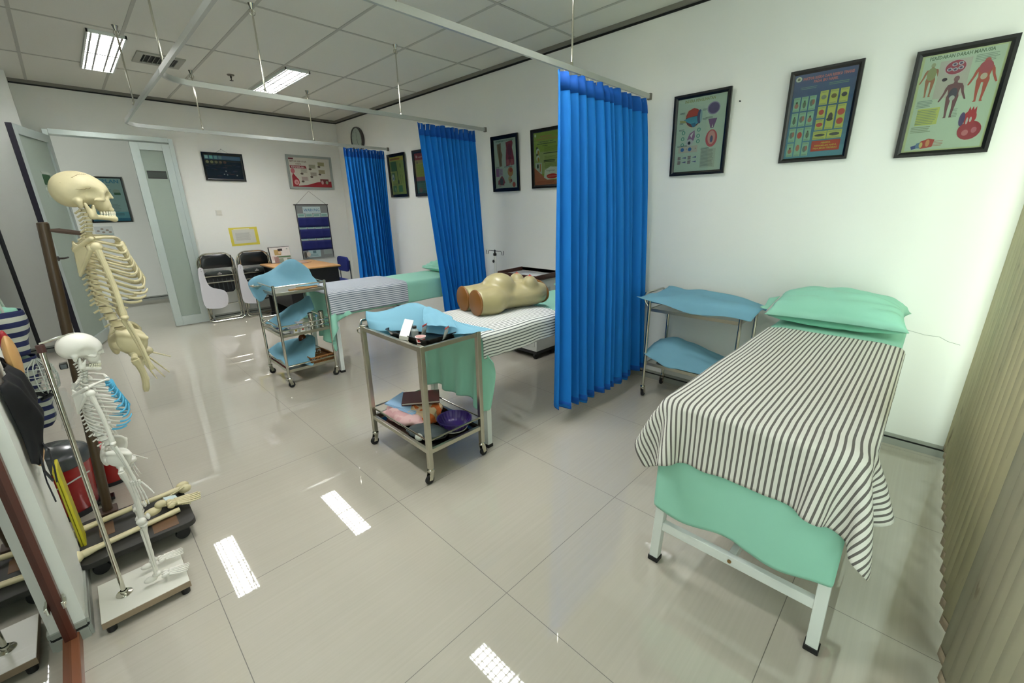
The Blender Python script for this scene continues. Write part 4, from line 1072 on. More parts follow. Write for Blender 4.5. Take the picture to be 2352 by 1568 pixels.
for i in range(15):
    for s in (1, -1): mb.box((-0.095 + i * 0.0136, s * 0.12, 0.035), (0.005, 0.005, 0.05)); mb.box((s * 0.1, -0.115 + i * 0.0164, 0.035), (0.005, 0.005, 0.05))
mb.build('weave', M('dark_wicker', (96, 58, 28), 0.6, noise=0.2, nscale=30), t, smooth=0)
t = thing('brown_bottle', 'brown glass medicine bottle behind the sheet on the lowest trolley shelf', 'bottle', (1.24, 2.36, zD + 0.002))
MB().lathe([(0.0001, 0), (0.035, 0), (0.036, 0.16), (0.032, 0.18), (0.013, 0.20), (0.013, 0.225)], seg=24).build('bottle_body', M('amber_glass', (92, 40, 12), 0.08, noise=0.05, coat=0.5), t)
MB().lathe([(0.0155, 0.215), (0.0155, 0.24), (0.0001, 0.24)], seg=16).build('cap', P(52, 40, 34), t)
tag(MB().box((0.981, 2.25, zD + 0.012), (0.004, 0.46, 0.024)).build('shelf_label', P(130, 36, 32)), 'dark red strip along the side of the lowest trolley shelf', 'strip')

# ---- wall trolley sheets
zt2, zt3 = 0.718, 0.288
napkin('drape_sheet', 'light blue sheet spread over the top of the trolley against the right wall', 'sheet', (0, 0, 0), 0, 0, 0, [
    [(2.76, -0.22, zt2 + .085), (2.815, -0.42, zt2 + .035), (2.82, -0.60, zt2 + .01), (2.82, -0.78, zt2 + .02), (2.81, -1.0, zt2 + .03)],
    [(2.85, -0.26, zt2 + .095), (2.86, -0.42, zt2 + .088), (2.865, -0.60, zt2 + .085), (2.865, -0.78, zt2 + .092), (2.86, -1.03, zt2 + .085)],
    [(3.00, -0.28, zt2 + .09), (3.01, -0.42, zt2 + .10), (3.02, -0.60, zt2 + .10), (3.02, -0.78, zt2 + .095), (3.0, -1.03, zt2 + .07)],
    [(3.17, -0.28, zt2 + .12), (3.18, -0.44, zt2 + .11), (3.18, -0.60, zt2 + .11), (3.18, -0.78, zt2 + .10), (3.17, -0.99, zt2 + .05)]], cre=0.006, seed=31)
napkin('drape_sheet', 'darker blue sheet on the lower shelf of the trolley against the right wall', 'sheet', (0, 0, 0), 0, 0, 0, [
    [(2.83, -0.28, zt3 + .065), (2.83, -0.42, zt3 + .02), (2.83, -0.60, zt3 + .005), (2.84, -0.90, zt3 + .01)],
    [(2.92, -0.29, zt3 + .11), (2.93, -0.42, zt3 + .13), (2.93, -0.60, zt3 + .10), (2.93, -0.90, zt3 + .04)],
    [(3.05, -0.30, zt3 + .14), (3.06, -0.42, zt3 + .17), (3.06, -0.60, zt3 + .13), (3.06, -0.90, zt3 + .05)],
    [(3.17, -0.30, zt3 + .10), (3.18, -0.42, zt3 + .12), (3.18, -0.60, zt3 + .09), (3.17, -0.90, zt3 + .03)]], cre=0.006, seed=33)
tag(MB().box((2.98, -0.52, zt3 + 0.006), (0.2, 0.3, 0.008)).build('folded_cloth', P(46, 44, 46), bevel=0.003), 'flat dark cloth under the blue sheet on the lower shelf by the right wall', 'cloth')

# ================================================================ BEDSIDE CABINET + IV POLE
t = thing('bedside_cabinet', 'white bedside cabinet on casters with a brown tray rim, behind the torso model', 'cabinet', (2.90, 0.88, 0))
CW, CD, CH = 0.34, 0.50, 0.80
MB().box((CW / 2, CD / 2, 0.09 + (CH - 0.09) / 2), (CW, CD, CH - 0.09)).build('body', P(214, 216, 210, 0.4), t, bevel=0.006)
dr = MB().box((-0.006, CD / 2, 0.36), (0.014, CD - 0.04, 0.44)).build('door', P(206, 208, 202, 0.4), t, bevel=0.004)
MB().box((-0.014, CD / 2, 0.30), (0.003, CD - 0.12, 0.26)).build('panel', P(150, 142, 136), dr, smooth=0)
d2 = MB().box((-0.006, CD / 2, 0.68), (0.014, CD - 0.04, 0.15)).build('drawer', P(206, 208, 202, 0.4), t, bevel=0.004)
MB().box((-0.018, CD / 2, 0.69), (0.012, 0.09, 0.03)).build('handle', P(120, 122, 118), d2, bevel=0.003)
MB().box((CW / 2, -0.001, 0.70), (0.06, 0.003, 0.04)).build('label_holder', P(176, 180, 172), t, smooth=0)
mb = MB(); BR = M('brown_gallery_plastic', (70, 38, 30), 0.35, noise=0.05)
mb.box((CW / 2, CD / 2, CH + 0.008), (CW + 0.03, CD + 0.03, 0.016))
gal = []
for (a, b, ha, hb) in (((-0.012, -0.012), (CW + 0.012, -0.012), 0.03, 0.055), ((CW + 0.012, -0.012), (CW + 0.012, CD + 0.012), 0.055, 0.055), ((CW + 0.012, CD + 0.012), (-0.012, CD + 0.012), 0.055, 0.03), ((-0.012, CD + 0.012), (-0.012, -0.012), 0.022, 0.022)):
    mb.bar((*a, CH + 0.012 + ha / 2), (*b, CH + 0.012 + hb / 2), 0.014, 0.04)
mb.build('tray_rim', BR, t, bevel=0.003)
MB().box((CW / 2, CD / 2, CH + 0.018), (CW - 0.01, CD - 0.01, 0.003)).build('tray_surface', P(196, 198, 200, 0.3), t, smooth=0)
tag(MB().box((3.04, 1.10, CH + 0.0215), (0.15, 0.2, 0.002), rz=0.2).build('paper_sheet', P(232, 234, 236)), 'white sheet of paper on the bedside cabinet tray', 'paper')
for x in (0.04, CW - 0.04):
    for y in (0.04, CD - 0.04):
        o = MB().box((x, y, 0.085), (0.04, 0.04, 0.02)).build('caster', P(30, 30, 32), t); MB().lathe([(0.0001, -0.012), (0.034, -0.012), (0.036, 0), (0.034, 0.012), (0.0001, 0.012)], (x, y, 0.036), 20, 0, Matrix.Rotation(PI / 2, 4, 'X')).build('wheel', RUBBER, o)
MB().box((CW / 2, CD / 2, 0.072), (CW - 0.02, CD - 0.02, 0.03)).build('base', P(34, 34, 36), t)

t = thing('infusion_stand', 'white infusion pole with a black hook, standing beside the middle curtain', 'stand', (2.98, 1.53, 0))
MB().tube([(0, 0, 0.04), (0, 0, 1.0)], 0.013, 12).build('pole', P(214, 216, 210, 0.35), t)
MB().lathe([(0.015, 0.985), (0.018, 0.99), (0.018, 1.01), (0.008, 1.015), (0.008, 1.03), (0.016, 1.035), (0.0001, 1.05)], seg=14).build('clamp', BLACK_PLASTIC, t)
for s in (1, -1):
    MB().tube([(0, 0, 1.035), (0, -s * 0.09, 1.035), (0, -s * 0.10, 1.02), (0, -s * 0.105, 1.0), (0, -s * 0.125, 0.998), (0, -s * 0.13, 1.04)], 0.003, 6).build('hook', RUBBER, t)
mb = MB(); 
for k in range(5): a = 2 * PI * k / 5; mb.bar((0, 0, 0.06), (0.13 * math.cos(a), 0.13 * math.sin(a), 0.045), 0.02)
mb.build('base', P(200, 202, 196, 0.35), t)
MB().ell((-0.022, 0.0, 0.93), (0.012, 0.012, 0.016)).build('knob', BLACK_PLASTIC, t)

# ================================================================ FOLDING CHAIRS WITH WRITING TABLETS
def folding_chair(label, x, y):
    t = thing('folding_chair', label, 'chair', (x, y, 0), group='black folding chairs against the back wall'); W_ = 0.40
    def loop(w, z0, z1, yy, r=0.10, lean=0.0):
        pts = []
        for s, a0 in ((-1, PI), (1, PI / 2)):
            for i in range(9):
                a = a0 - PI / 2 * i / 8; pts.append((s * (w / 2 - r) + r * math.cos(a), 0, z1 - r + r * math.sin(a)))
        full = [(-w / 2, 0, z0)] + pts + [(w / 2, 0, z0)]
        return [(p[0], yy + lean * (p[2] - z0), p[2]) for p in full]
    MB().tube(loop(W_ + 0.02, 0.03, 0.93, 0.0, 0.13, 0.03), 0.0115, 10).build('front_frame', CHROME, t)
    MB().tube(loop(W_ - 0.035, 0.10, 0.90, 0.035, 0.12, 0.03), 0.0105, 10).build('back_frame', CHROME, t)
    # floor loop
    r = 0.05
    MB().tube([(-W_ / 2 - 0.01, 0.0, 0.06), (-W_ / 2 - 0.005, -0.012, 0.03), (-W_ / 2 + 0.03, -0.02, 0.014), (W_ / 2 - 0.03, -0.02, 0.014), (W_ / 2 + 0.005, -0.012, 0.03), (W_ / 2 + 0.01, 0.0, 0.06)], 0.0115, 10).build('floor_bar', CHROME, t)
    MB().tube([(-W_ / 2 + 0.01, 0.05, 0.12), (-W_ / 2 + 0.02, 0.05, 0.05), (-W_ / 2 + 0.05, 0.05, 0.035), (W_ / 2 - 0.05, 0.05, 0.035), (W_ / 2 - 0.02, 0.05, 0.05), (W_ / 2 - 0.01, 0.05, 0.12)], 0.0105, 10).build('rear_floor_bar', CHROME, t)
    for z, yy in ((0.63, 0.0), (0.545, -0.005), (0.24, 0.0)): MB().tube([(-W_ / 2, yy, z), (W_ / 2, yy, z)], 0.008, 8).build('cross_bar', CHROME, t)
    for s in (1, -1): MB().tube([(s * (W_ / 2 - 0.02), -0.012, 0.90), (s * (W_ / 2 - 0.02), -0.012, 0.12)], 0.009, 8).build('side_tube', CHROME, t)
    # curved back pad
    mb = MB()
    def bp(side):
        def g(u, v):
            a = 2 * u - 1; hw = (W_ / 2 - 0.012); zz = 0.735 + v * 0.178; top = v
            wdt = hw * (1 - 0.28 * max(0, v - 0.45) ** 1.6 * 3.2 * 0.9)
            return (a * wdt, 0.012 + side * 0.014 * (1 - abs(a) ** 4) * (1 - abs(2 * v - 1) ** 6) - 0.0, zz)
        return g
    mb.grid(bp(-1), 16, 8); mb.grid(bp(1), 16, 8); mb.build('backrest', M('black_vinyl', (16, 18, 18), 0.3, noise=0.06, coat=0.2), t, smooth=60)
    # folded seat: pan seen on edge below the backrest, with pleated underside
    st = MB().prism(rrect(W_ - 0.07, 0.30, 0.05), -0.012, 0.012, 0, Matrix.Translation((0, 0.022, 0.545)) @ Matrix.Rotation(PI / 2, 4, 'X')).build('seat', M('black_seat_vinyl', (14, 15, 16), 0.35, noise=0.06), t, bevel=0.006)
    MB().ell((0, 0.004, 0.672), (W_ / 2 - 0.045, 0.012, 0.034), 24, 10).build('lumbar_shell', M('dark_grey_plastic', (52, 58, 56), 0.35), t)
    mb = MB(); mb.box((0.01, -0.009, 0.657), (0.05, 0.003, 0.012)); mb.box((0.01, -0.009, 0.672), (0.02, 0.003, 0.012)); mb.build('badge', P(176, 172, 168), t, smooth=0)
    mb = MB()
    for k in range(6): mb.box((-0.13 + k * 0.052, 0.004, 0.51), (0.012, 0.006, 0.16))
    mb.build('seat_rib', P(46, 50, 52), t, bevel=0.001)
    poly = [(1.003, 0.755), (1.028, 0.768), (1.056, 0.749), (1.057, 0.691), (1.058, 0.632), (1.069, 0.556), (1.085, 0.513), (1.128, 0.478), (1.202, 0.455), (1.249, 0.426), (1.272, 0.376), (1.268, 0.299), (1.249, 0.232), (1.206, 0.202), (1.139, 0.192), (1.039, 0.206), (0.998, 0.224), (0.977, 0.277), (0.977, 0.405), (0.985, 0.553), (0.99, 0.68)]
    pl = [(px - 1.23, pz) for px, pz in poly]
    tb = MB().prism(pl, 0, 0.012, 0, Matrix(((1, 0, 0, 0), (0, 0, 1, -0.055), (0, 1, 0, 0), (0, 0, 0, 1)))).build('writing_tablet', P(214, 212, 216, 0.4), t, bevel=0.003)
    mb = MB()
    for z in (0.74, 0.715): mb.disc((-0.20, -0.0555, z), 0.004, 10, 0, Matrix.Rotation(PI / 2, 4, 'X'), 0.002)
    mb.build('screw', P(90, 90, 94), tb)
    MB().bar((-0.205, -0.04, 0.70), (-0.205, 0.0, 0.70), 0.02).build('tablet_bracket', CHROME, t)
    return t
folding_chair('folded black chair with a white writing tablet, nearer the door', 1.24, 5.20)
folding_chair('folded black chair with a white writing tablet, nearer the desk', 1.70, 5.20)

# ================================================================ DESK, BLUE CHAIR, CALENDAR
t = thing('desk', 'small desk with a light wood top and black panels behind the trolleys', 'desk', (1.74, 4.09, 0))
DW, DD = 0.72, 1.02
MB().box((DW / 2, DD / 2, 0.735), (DW, DD, 0.028)).build('desktop', M('light_wood_laminate', (206, 158, 104), 0.35, noise=0.08, nscale=5, stretch=(1, 14, 1)), t, bevel=0.006)
MB().box((DW / 2, DD / 2, 0.725), (DW + 0.006, DD + 0.006, 0.012)).build('edge_band', BLACK_PLASTIC, t, bevel=0.004)
for nm, c, d in (('side_panel', (DW / 2, 0.03, 0.36), (DW - 0.06, 0.022, 0.72)), ('side_panel', (DW / 2, DD - 0.03, 0.36), (DW - 0.06, 0.022, 0.72)), ('modesty_panel', (0.08, DD / 2, 0.45), (0.02, DD - 0.08, 0.5))):
    MB().box(c, d).build(nm, M('black_desk_laminate', (18, 17, 18), 0.4, noise=0.05), t, bevel=0.002)
mb = MB(); mb.box((DW / 2, 0.05, 0.03), (DW - 0.02, 0.05, 0.05)); mb.box((DW / 2, DD - 0.05, 0.03), (DW - 0.02, 0.05, 0.05)); mb.build('foot', BLACK_PLASTIC, t, bevel=0.004)
t = thing('office_chair', 'blue upholstered chair with chrome tubes behind the desk', 'chair', (2.78, 4.72, 0), 0)
BLU = M('royal_blue_fabric', (24, 40, 120), 0.8, noise=0.08, nscale=30, bump=0.1)
MB().prism(rrect(0.34, 0.22, 0.06), -0.018, 0.018, 0, Matrix.Translation((0.0, 0, 0.68)) @ Matrix(((0, 0, 1, 0), (1, 0, 0, 0), (0, 1, 0, 0), (0, 0, 0, 1)))).build('backrest', BLU, t, bevel=0.008)
MB().prism(rrect(0.36, 0.40, 0.05), 0.42, 0.46, 0, Matrix.Translation((-0.18, 0, 0))).build('seat', BLU, t, bevel=0.01)
for s in (1, -1):
    MB().tube([(0.02, s * 0.18, 0.74), (0.022, s * 0.18, 0.40), (0.04, s * 0.18, 0.014), (-0.36, s * 0.18, 0.014)], 0.011, 10).build('leg', CHROME, t)
t = thing('desk_calendar', 'desk calendar with a picture of a person massaging a foot bath client', 'calendar', (2.0, 4.99, 0.75), 0.0)
t['label'] = 'standing desk calendar with a photo page, at the back corner of the desk'
XC = Matrix.Rotation(-0.22, 4, 'X')
def pc(name, parts, par, bev=0):
    mb = MB(); mats = []
    for c, d, col in parts:
        m = P(*col); 
        if m not in mats: mats.append(m)
        mb.box(c, d, mats.index(m))
    mb.v = [tuple(XC @ Vector(p)) for p in mb.v]; return mb.build(name, mats, par, smooth=0)
pc('stand', [((0, 0.006, 0.115), (0.285, 0.006, 0.23), (26, 26, 26))], t)
MB().bar((0, 0.09, 0.002), (0, 0.05, 0.2), 0.2, 0.004).build('back_leg', P(30, 30, 30), t)
pc('page', [((0.005, 0.001, 0.115), (0.27, 0.004, 0.215), (206, 202, 196)), ((0.04, -0.002, 0.085), (0.19, 0.002, 0.022), (84, 116, 84)), ((0.05, -0.002, 0.035), (0.17, 0.002, 0.06), (128, 136, 118)), ((0.055, -0.003, 0.04), (0.05, 0.002, 0.045), (196, 204, 196)),
            ((-0.03, -0.002, 0.15), (0.085, 0.002, 0.075), (166, 140, 86)), ((0.01, -0.003, 0.185), (0.06, 0.002, 0.03), (44, 32, 28)), ((0.0, -0.003, 0.145), (0.04, 0.002, 0.03), (196, 168, 140)), ((-0.06, -0.003, 0.05), (0.06, 0.002, 0.08), (150, 116, 106)), ((-0.09, -0.003, 0.07), (0.05, 0.002, 0.06), (196, 176, 172)), ((0.105, -0.002, 0.195), (0.02, 0.002, 0.015), (150, 160, 150))], t)
tag(MB().box((2.12, 4.86, 0.752), (0.34, 0.22, 0.003), rz=-0.15).build('document', P(206, 170, 156)), 'pinkish paper lying on the desk in front of the calendar', 'paper')
tag(MB().tube([(2.05, 4.70, 0.753), (2.2, 4.66, 0.753), (2.32, 4.74, 0.753)], 0.002, 6).build('cord', P(110, 50, 40)), 'thin dark red cord lying on the desk', 'cord')
# ================================================================ FLAT PRINTED THINGS
class Flat:
    """printed sheet in (u right, v up) coordinates; layers stacked by a hair"""
    def __init__(s, w, h):
        s.mb = MB(); s.mats = []; s.k = 0; s.w = w; s.h = h
    def mi(s, c):
        m = P(*c)
        if m not in s.mats: s.mats.append(m)
        return s.mats.index(m)
    def off(s):
        s.k += 1; return 0.0002 + s.k * 0.00003
    def rect(s, u, v, w, h, c):
        z = s.off(); s.mb.add([(u, v, z), (u + w, v, z), (u + w, v + h, z), (u, v + h, z)], [(0, 1, 2, 3)], s.mi(c)); return s
    def poly(s, pts, c):
        z = s.off(); s.mb.add([(u, v, z) for u, v in pts], [tuple(range(len(pts)))], s.mi(c)); return s
    def ell(s, u, v, a, b, c, n=18, rot=0.0):
        cr, sr = math.cos(rot), math.sin(rot)
        return s.poly([(u + a * math.cos(t) * cr - b * math.sin(t) * sr, v + a * math.cos(t) * sr + b * math.sin(t) * cr) for t in [2 * PI * i / n for i in range(n)]], c)
    def line(s, a, b, w, c):
        d = Vector((b[0] - a[0], b[1] - a[1])); n = Vector((-d.y, d.x)).normalized() * w / 2
        return s.poly([(a[0] + n.x, a[1] + n.y), (a[0] - n.x, a[1] - n.y), (b[0] - n.x, b[1] - n.y), (b[0] + n.x, b[1] + n.y)], c)
    def lines(s, u, v, w, n, dv, t, c, jag=0.15):
        z = s.off(); rng = random.Random(int(u * 9999 + v * 777) + n)
        for i in range(n):
            ww = w * (1 - jag * rng.random()); y = v - i * dv
            s.mb.add([(u, y, z), (u + ww, y, z), (u + ww, y + t, z), (u, y + t, z)], [(0, 1, 2, 3)], s.mi(c))
        return s
    def text(s, body, u, v, size, c, align='LEFT', w=None, bold=0.0):
        V, F = text_mesh(body, size, align, bold); z = s.off()
        if w:
            xs = [p[0] for p in V]; k = w / (max(xs) - min(xs)); V = [(p[0] * k, p[1], 0) for p in V]
        s.mb.add([(x + u, y + v, z) for x, y, _ in V], F, s.mi(c)); return s
    def body(s, u, v, h, c, c2=None):
        """standing human figure chart, height h, feet at (u,v)"""
        k = h
        c2 = c2 or c
        s.ell(u, v + .93 * k, .055 * k, .07 * k, c2)
        s.poly([(u + x * k, v + y * k) for x, y in ((-.03, .88), (.03, .88), (.04, .83), (.14, .80), (.16, .74), (.12, .70), (.10, .58), (.12, .50), (.10, .30), (.07, .04), (.09, .0), (.03, .0), (.035, .2), (.02, .44), (-.02, .44), (-.035, .2), (-.03, .0), (-.09, .0), (-.07, .04), (-.10, .30), (-.12, .50), (-.10, .58), (-.12, .70), (-.16, .74), (-.14, .80), (-.04, .83))], c)
        for q in (1, -1):
            s.poly([(u + q * x * k, v + y * k) for x, y in ((.13, .79), (.17, .74), (.20, .60), (.25, .47), (.27, .42), (.24, .41), (.21, .46), (.15, .60), (.12, .70))], c)
        return s
def hang_right(y_left, z_bot, tilt=0.05, gap=0.006):
    """frame matrix for the right wall: u runs toward -Y, v up, normal -X, top tipped off the wall"""
    R = Matrix(((0, 0, -1, 0), (-1, 0, 0, 0), (0, 1, 0, 0), (0, 0, 0, 1)))
    return Matrix.Translation((XW - gap, y_left, z_bot)) @ Matrix.Rotation(-tilt, 4, 'Y') @ R
def hang_back(x_left, z_bot, tilt=0.03, yw=YW, rot=0.0, gap=0.004):
    R = Matrix(((1, 0, 0, 0), (0, 0, -1, 0), (0, 1, 0, 0), (0, 0, 0, 1)))
    return Matrix.Translation((x_left, yw - gap, z_bot)) @ Matrix.Rotation(tilt, 4, 'X') @ Matrix.Rotation(rot, 4, 'Y') @ R
PGLASS = glass('picture_glass', (235, 240, 236), 0.02, 0.0)
def framed(name, label, cat, Xm, w, h, fw, flat, fmat=BLACK_FRAME, depth=0.018, gl=True, hook=False):
    o = bpy.data.objects.new(name, None); COL.objects.link(o); o.matrix_world = Xm; tag(o, label, cat)
    mb = MB(); c = ((w / 2, fw / 2, w, fw), (w / 2, h - fw / 2, w, fw), (fw / 2, h / 2, fw, h), (w - fw / 2, h / 2, fw, h))
    # mitred frame with a sloping inner face
    out = [(0, 0), (w, 0), (w, h), (0, h)]; inn = [(fw, fw), (w - fw, fw), (w - fw, h - fw), (fw, h - fw)]
    prof = [(0.0, 0.0), (0.0, depth), (0.55, depth * 0.9), (1.0, depth * 0.55), (1.0, 0.004)]
    V = []; F = []
    for (a, z) in prof:
        for k in range(4): V.append((out[k][0] + (inn[k][0] - out[k][0]) * a, out[k][1] + (inn[k][1] - out[k][1]) * a, z))
    for i in range(len(prof) - 1):
        for k in range(4): F.append((i * 4 + k, i * 4 + (k + 1) % 4, (i + 1) * 4 + (k + 1) % 4, (i + 1) * 4 + k))
    mb.add(V, F); mb.box((w / 2, h / 2, 0.002), (w - 0.01, h - 0.01, 0.003)); mb.build('frame', fmat, o, smooth=20)
    flat.mb.v = [(x + fw - 0.001, y + fw - 0.001, z + 0.004) for x, y, z in flat.mb.v]
    flat.mb.build('print', flat.mats, o, smooth=0)
    if gl: MB().box((w / 2, h / 2, 0.0085), (w - 2 * fw, h - 2 * fw, 0.0012)).build('cover_glass', PGLASS, o, smooth=0)
    if hook:
        m2 = MB(); m2.tube([(w * 0.36, h, 0.004), (w * 0.5, h + 0.045, 0.002), (w * 0.66, h, 0.004)], 0.0012, 5); m2.ell((w * 0.5, h + 0.047, 0.004), (0.005, 0.005, 0.006), 8, 6); m2.build('hanging_cord', P(70, 66, 60), o)
    return o
GREYT = (122, 126, 122)
# ---- eye poster
w_, h_ = 0.392, 0.538; fw = 0.027; a, b = w_ - 2 * fw, h_ - 2 * fw
f = Flat(a, b); f.rect(0, 0, a, b, (192, 204, 194))
f.text('INDERA PENGLIHATAN', 0.05, b - 0.028, 0.026, (150, 152, 96), w=0.21, bold=0.0006)
f.ell(0.115, 0.355, 0.062, 0.066, (206, 196, 176)); f.ell(0.118, 0.357, 0.055, 0.060, (120, 60, 60)); f.poly([(0.065, 0.36), (0.08, 0.405), (0.12, 0.42), (0.155, 0.40), (0.155, 0.37)], (190, 72, 60))
f.poly([(0.05, 0.35), (0.09, 0.362), (0.16, 0.365), (0.165, 0.33), (0.14, 0.31), (0.12, 0.31), (0.07, 0.335)], (86, 158, 190)); f.poly([(0.10, 0.32), (0.135, 0.325), (0.14, 0.30), (0.12, 0.295)], (60, 110, 150))
f.ell(0.162, 0.36, 0.017, 0.045, (90, 90, 130)); f.ell(0.172, 0.362, 0.008, 0.04, (150, 176, 190)); f.poly([(0.02, 0.35), (0.065, 0.345), (0.065, 0.33), (0.025, 0.33)], (176, 168, 110))
f.ell(0.255, 0.40, 0.043, 0.040, (150, 136, 176)); f.ell(0.256, 0.40, 0.036, 0.034, (92, 74, 128))
f.poly([(0.225, 0.335), (0.285, 0.335), (0.265, 0.275), (0.245, 0.275)], (126, 84, 136)); f.poly([(0.252, 0.28), (0.262, 0.28), (0.257, 0.30)], (216, 216, 210))
f.ell(0.257, 0.21, 0.040, 0.056, (200, 84, 96)); f.ell(0.257, 0.215, 0.026, 0.044, (214, 150, 150)); f.ell(0.258, 0.205, 0.010, 0.022, (92, 96, 140))
for (u, v) in ((0.055, 0.265), (0.052, 0.225), (0.052, 0.185), (0.165, 0.275), (0.163, 0.235), (0.165, 0.20)): f.ell(u, v, 0.013, 0.013, (100, 156, 140)); f.ell(u, v, 0.006, 0.008, (196, 208, 200))
f.poly([(0.085, 0.215), (0.10, 0.255), (0.135, 0.275), (0.14, 0.23), (0.13, 0.205)], (156, 110, 150)); f.poly([(0.105, 0.245), (0.13, 0.265), (0.115, 0.225)], (226, 214, 220)); f.ell(0.105, 0.197, 0.026, 0.022, (196, 190, 200)); f.ell(0.102, 0.194, 0.010, 0.011, (30, 26, 36))
f.rect(0.025, 0.13, 0.14, 0.045, (200, 186, 178)); f.ell(0.055, 0.152, 0.013, 0.013, (70, 110, 176)); f.ell(0.11, 0.152, 0.013, 0.013, (70, 110, 176)); f.ell(0.085, 0.155, 0.003, 0.003, (150, 80, 60)); f.ell(0.15, 0.155, 0.003, 0.003, (150, 80, 60))
for u in (0.025, 0.10):
    for v in (0.09, 0.06):
        f.lines(u, v + 0.012, 0.024, 4, 0.006, 0.004, (126, 76, 96)); f.poly([(u + 0.03, v + 0.006), (u + 0.062, v + 0.013), (u + 0.062, v)], (106, 106, 150))
f.rect(0.19, 0.02, 0.105, 0.125, (180, 186, 176)); f.lines(0.195, 0.135, 0.09, 14, 0.008, 0.003, GREYT)
for (u, v, w) in ((0.02, 0.395, 0.04), (0.02, 0.33, 0.03), (0.18, 0.40, 0.03), (0.185, 0.34, 0.03), (0.205, 0.345, 0.05), (0.02, 0.285, 0.04), (0.015, 0.178, 0.08), (0.19, 0.15, 0.06)): f.lines(u, v, w, 2, 0.006, 0.0025, (90, 98, 98))
framed('framed_poster', 'black framed eye anatomy poster, first one to the right of the bright blue curtain', 'poster', hang_right(-0.178, 1.67), w_, h_, fw, f)
# ---- blue danger signs poster
w_, h_ = 0.355, 0.512; fw = 0.024; a, b = w_ - 2 * fw, h_ - 2 * fw
f = Flat(a, b)
for i in range(8): f.rect(0, b * i / 8, a, b / 8 + 0.0003, (tuple(int(p + (q - p) * i / 7) for p, q in zip((92, 150, 176), (44, 70, 128)))))
f.ell(0.022, b - 0.022, 0.016, 0.014, (206, 210, 196)); f.ell(0.022, b - 0.022, 0.007, 0.007, (96, 92, 70))
f.text('FAKTOR RISIKO DAN RESIKO TINGGI', 0.045, b - 0.032, 0.020, (190, 106, 116), w=0.245, bold=0.001); f.text('PADA IBU HAMIL', 0.10, b - 0.052, 0.020, (190, 106, 116), w=0.12, bold=0.001)
f.lines(0.04, b - 0.072, 0.09, 2, 0.008, 0.003, (110, 150, 150)); f.lines(0.18, b - 0.068, 0.10, 2, 0.008, 0.003, (110, 150, 130))
def card(u, v, w, h, c, blobs):
    f.rect(u, v, w, h, c); f.lines(u + 0.003, v + h - 0.006, w - 0.006, 2, 0.004, 0.0015, (130, 140, 110)); f.lines(u + 0.003, v + 0.007, w - 0.006, 2, 0.004, 0.0015, (120, 130, 110))
    for (x, y, ra, rb, cc) in blobs: f.ell(u + w * x, v + h * y, w * ra, h * rb, cc, 10)
PG = (156, 196, 172); YL = (206, 204, 104); SK1 = (176, 116, 104); DK = (72, 66, 60); RD = (196, 74, 62)
for i in range(3):
    x = 0.012 + i * 0.041
    for j in range(4):
        y = 0.012 + (3 - j) * 0.085
        if (i, j) == (1, 2): card(x, y - 0.085, 0.034, 0.16, PG, [(.5, .75, .38, .12, RD), (.5, .3, .3, .12, (190, 120, 100))]); continue
        if (i, j) == (1, 3): continue
        bl = {0: [(.5, .62, .16, .10, DK), (.5, .40, .32, .18, SK1)], 1: [(.5, .66, .13, .09, DK), (.5, .42, .26, .24, (96, 110, 92))], 2: [(.4, .5, .3, .24, (108, 120, 116)), (.65, .55, .2, .2, SK1)]}[(i + j) % 3]
        card(x, y, 0.034, 0.077, PG, bl)
for i in range(3):
    x = 0.145 + i * 0.049
    card(x, 0.285, 0.040, 0.075, YL, [(.5, .55, .34, .16, ((150, 150, 130), (110, 90, 50), (66, 60, 70))[i])])
card(0.145, 0.215, 0.040, 0.062, YL, [(.5, .5, .34, .24, RD)]); card(0.145, 0.15, 0.040, 0.057, YL, [(.5, .5, .42, .20, RD)])
card(0.194, 0.15, 0.040, 0.127, YL, [(.5, .52, .3, .18, (84, 74, 80)), (.45, .42, .4, .08, DK)]); card(0.243, 0.15, 0.040, 0.127, YL, [(.5, .68, .44, .14, RD), (.5, .30, .42, .14, RD)])
card(0.142, 0.098, 0.068, 0.045, YL, [(.5, .5, .40, .16, (88, 84, 90))]); card(0.213, 0.098, 0.072, 0.045, YL, [(.5, .5, .36, .2, (84, 82, 84))])
f.rect(0.142, 0.032, 0.143, 0.058, (196, 62, 44)); f.text('PERIKSA', 0.2135, 0.073, 0.013, (214, 184, 60), 'CENTER', bold=0.0004); f.text('KEHAMILAN ANDA', 0.2135, 0.058, 0.013, (214, 184, 60), 'CENTER', w=0.11, bold=0.0004); f.text('PADA BIDAN TERDEKAT', 0.2135, 0.043, 0.013, (214, 184, 60), 'CENTER', w=0.12, bold=0.0004)
framed('framed_poster', 'black framed blue poster with green and yellow picture cards and a red box', 'poster', hang_right(-0.905, 1.707), w_, h_, fw, f)
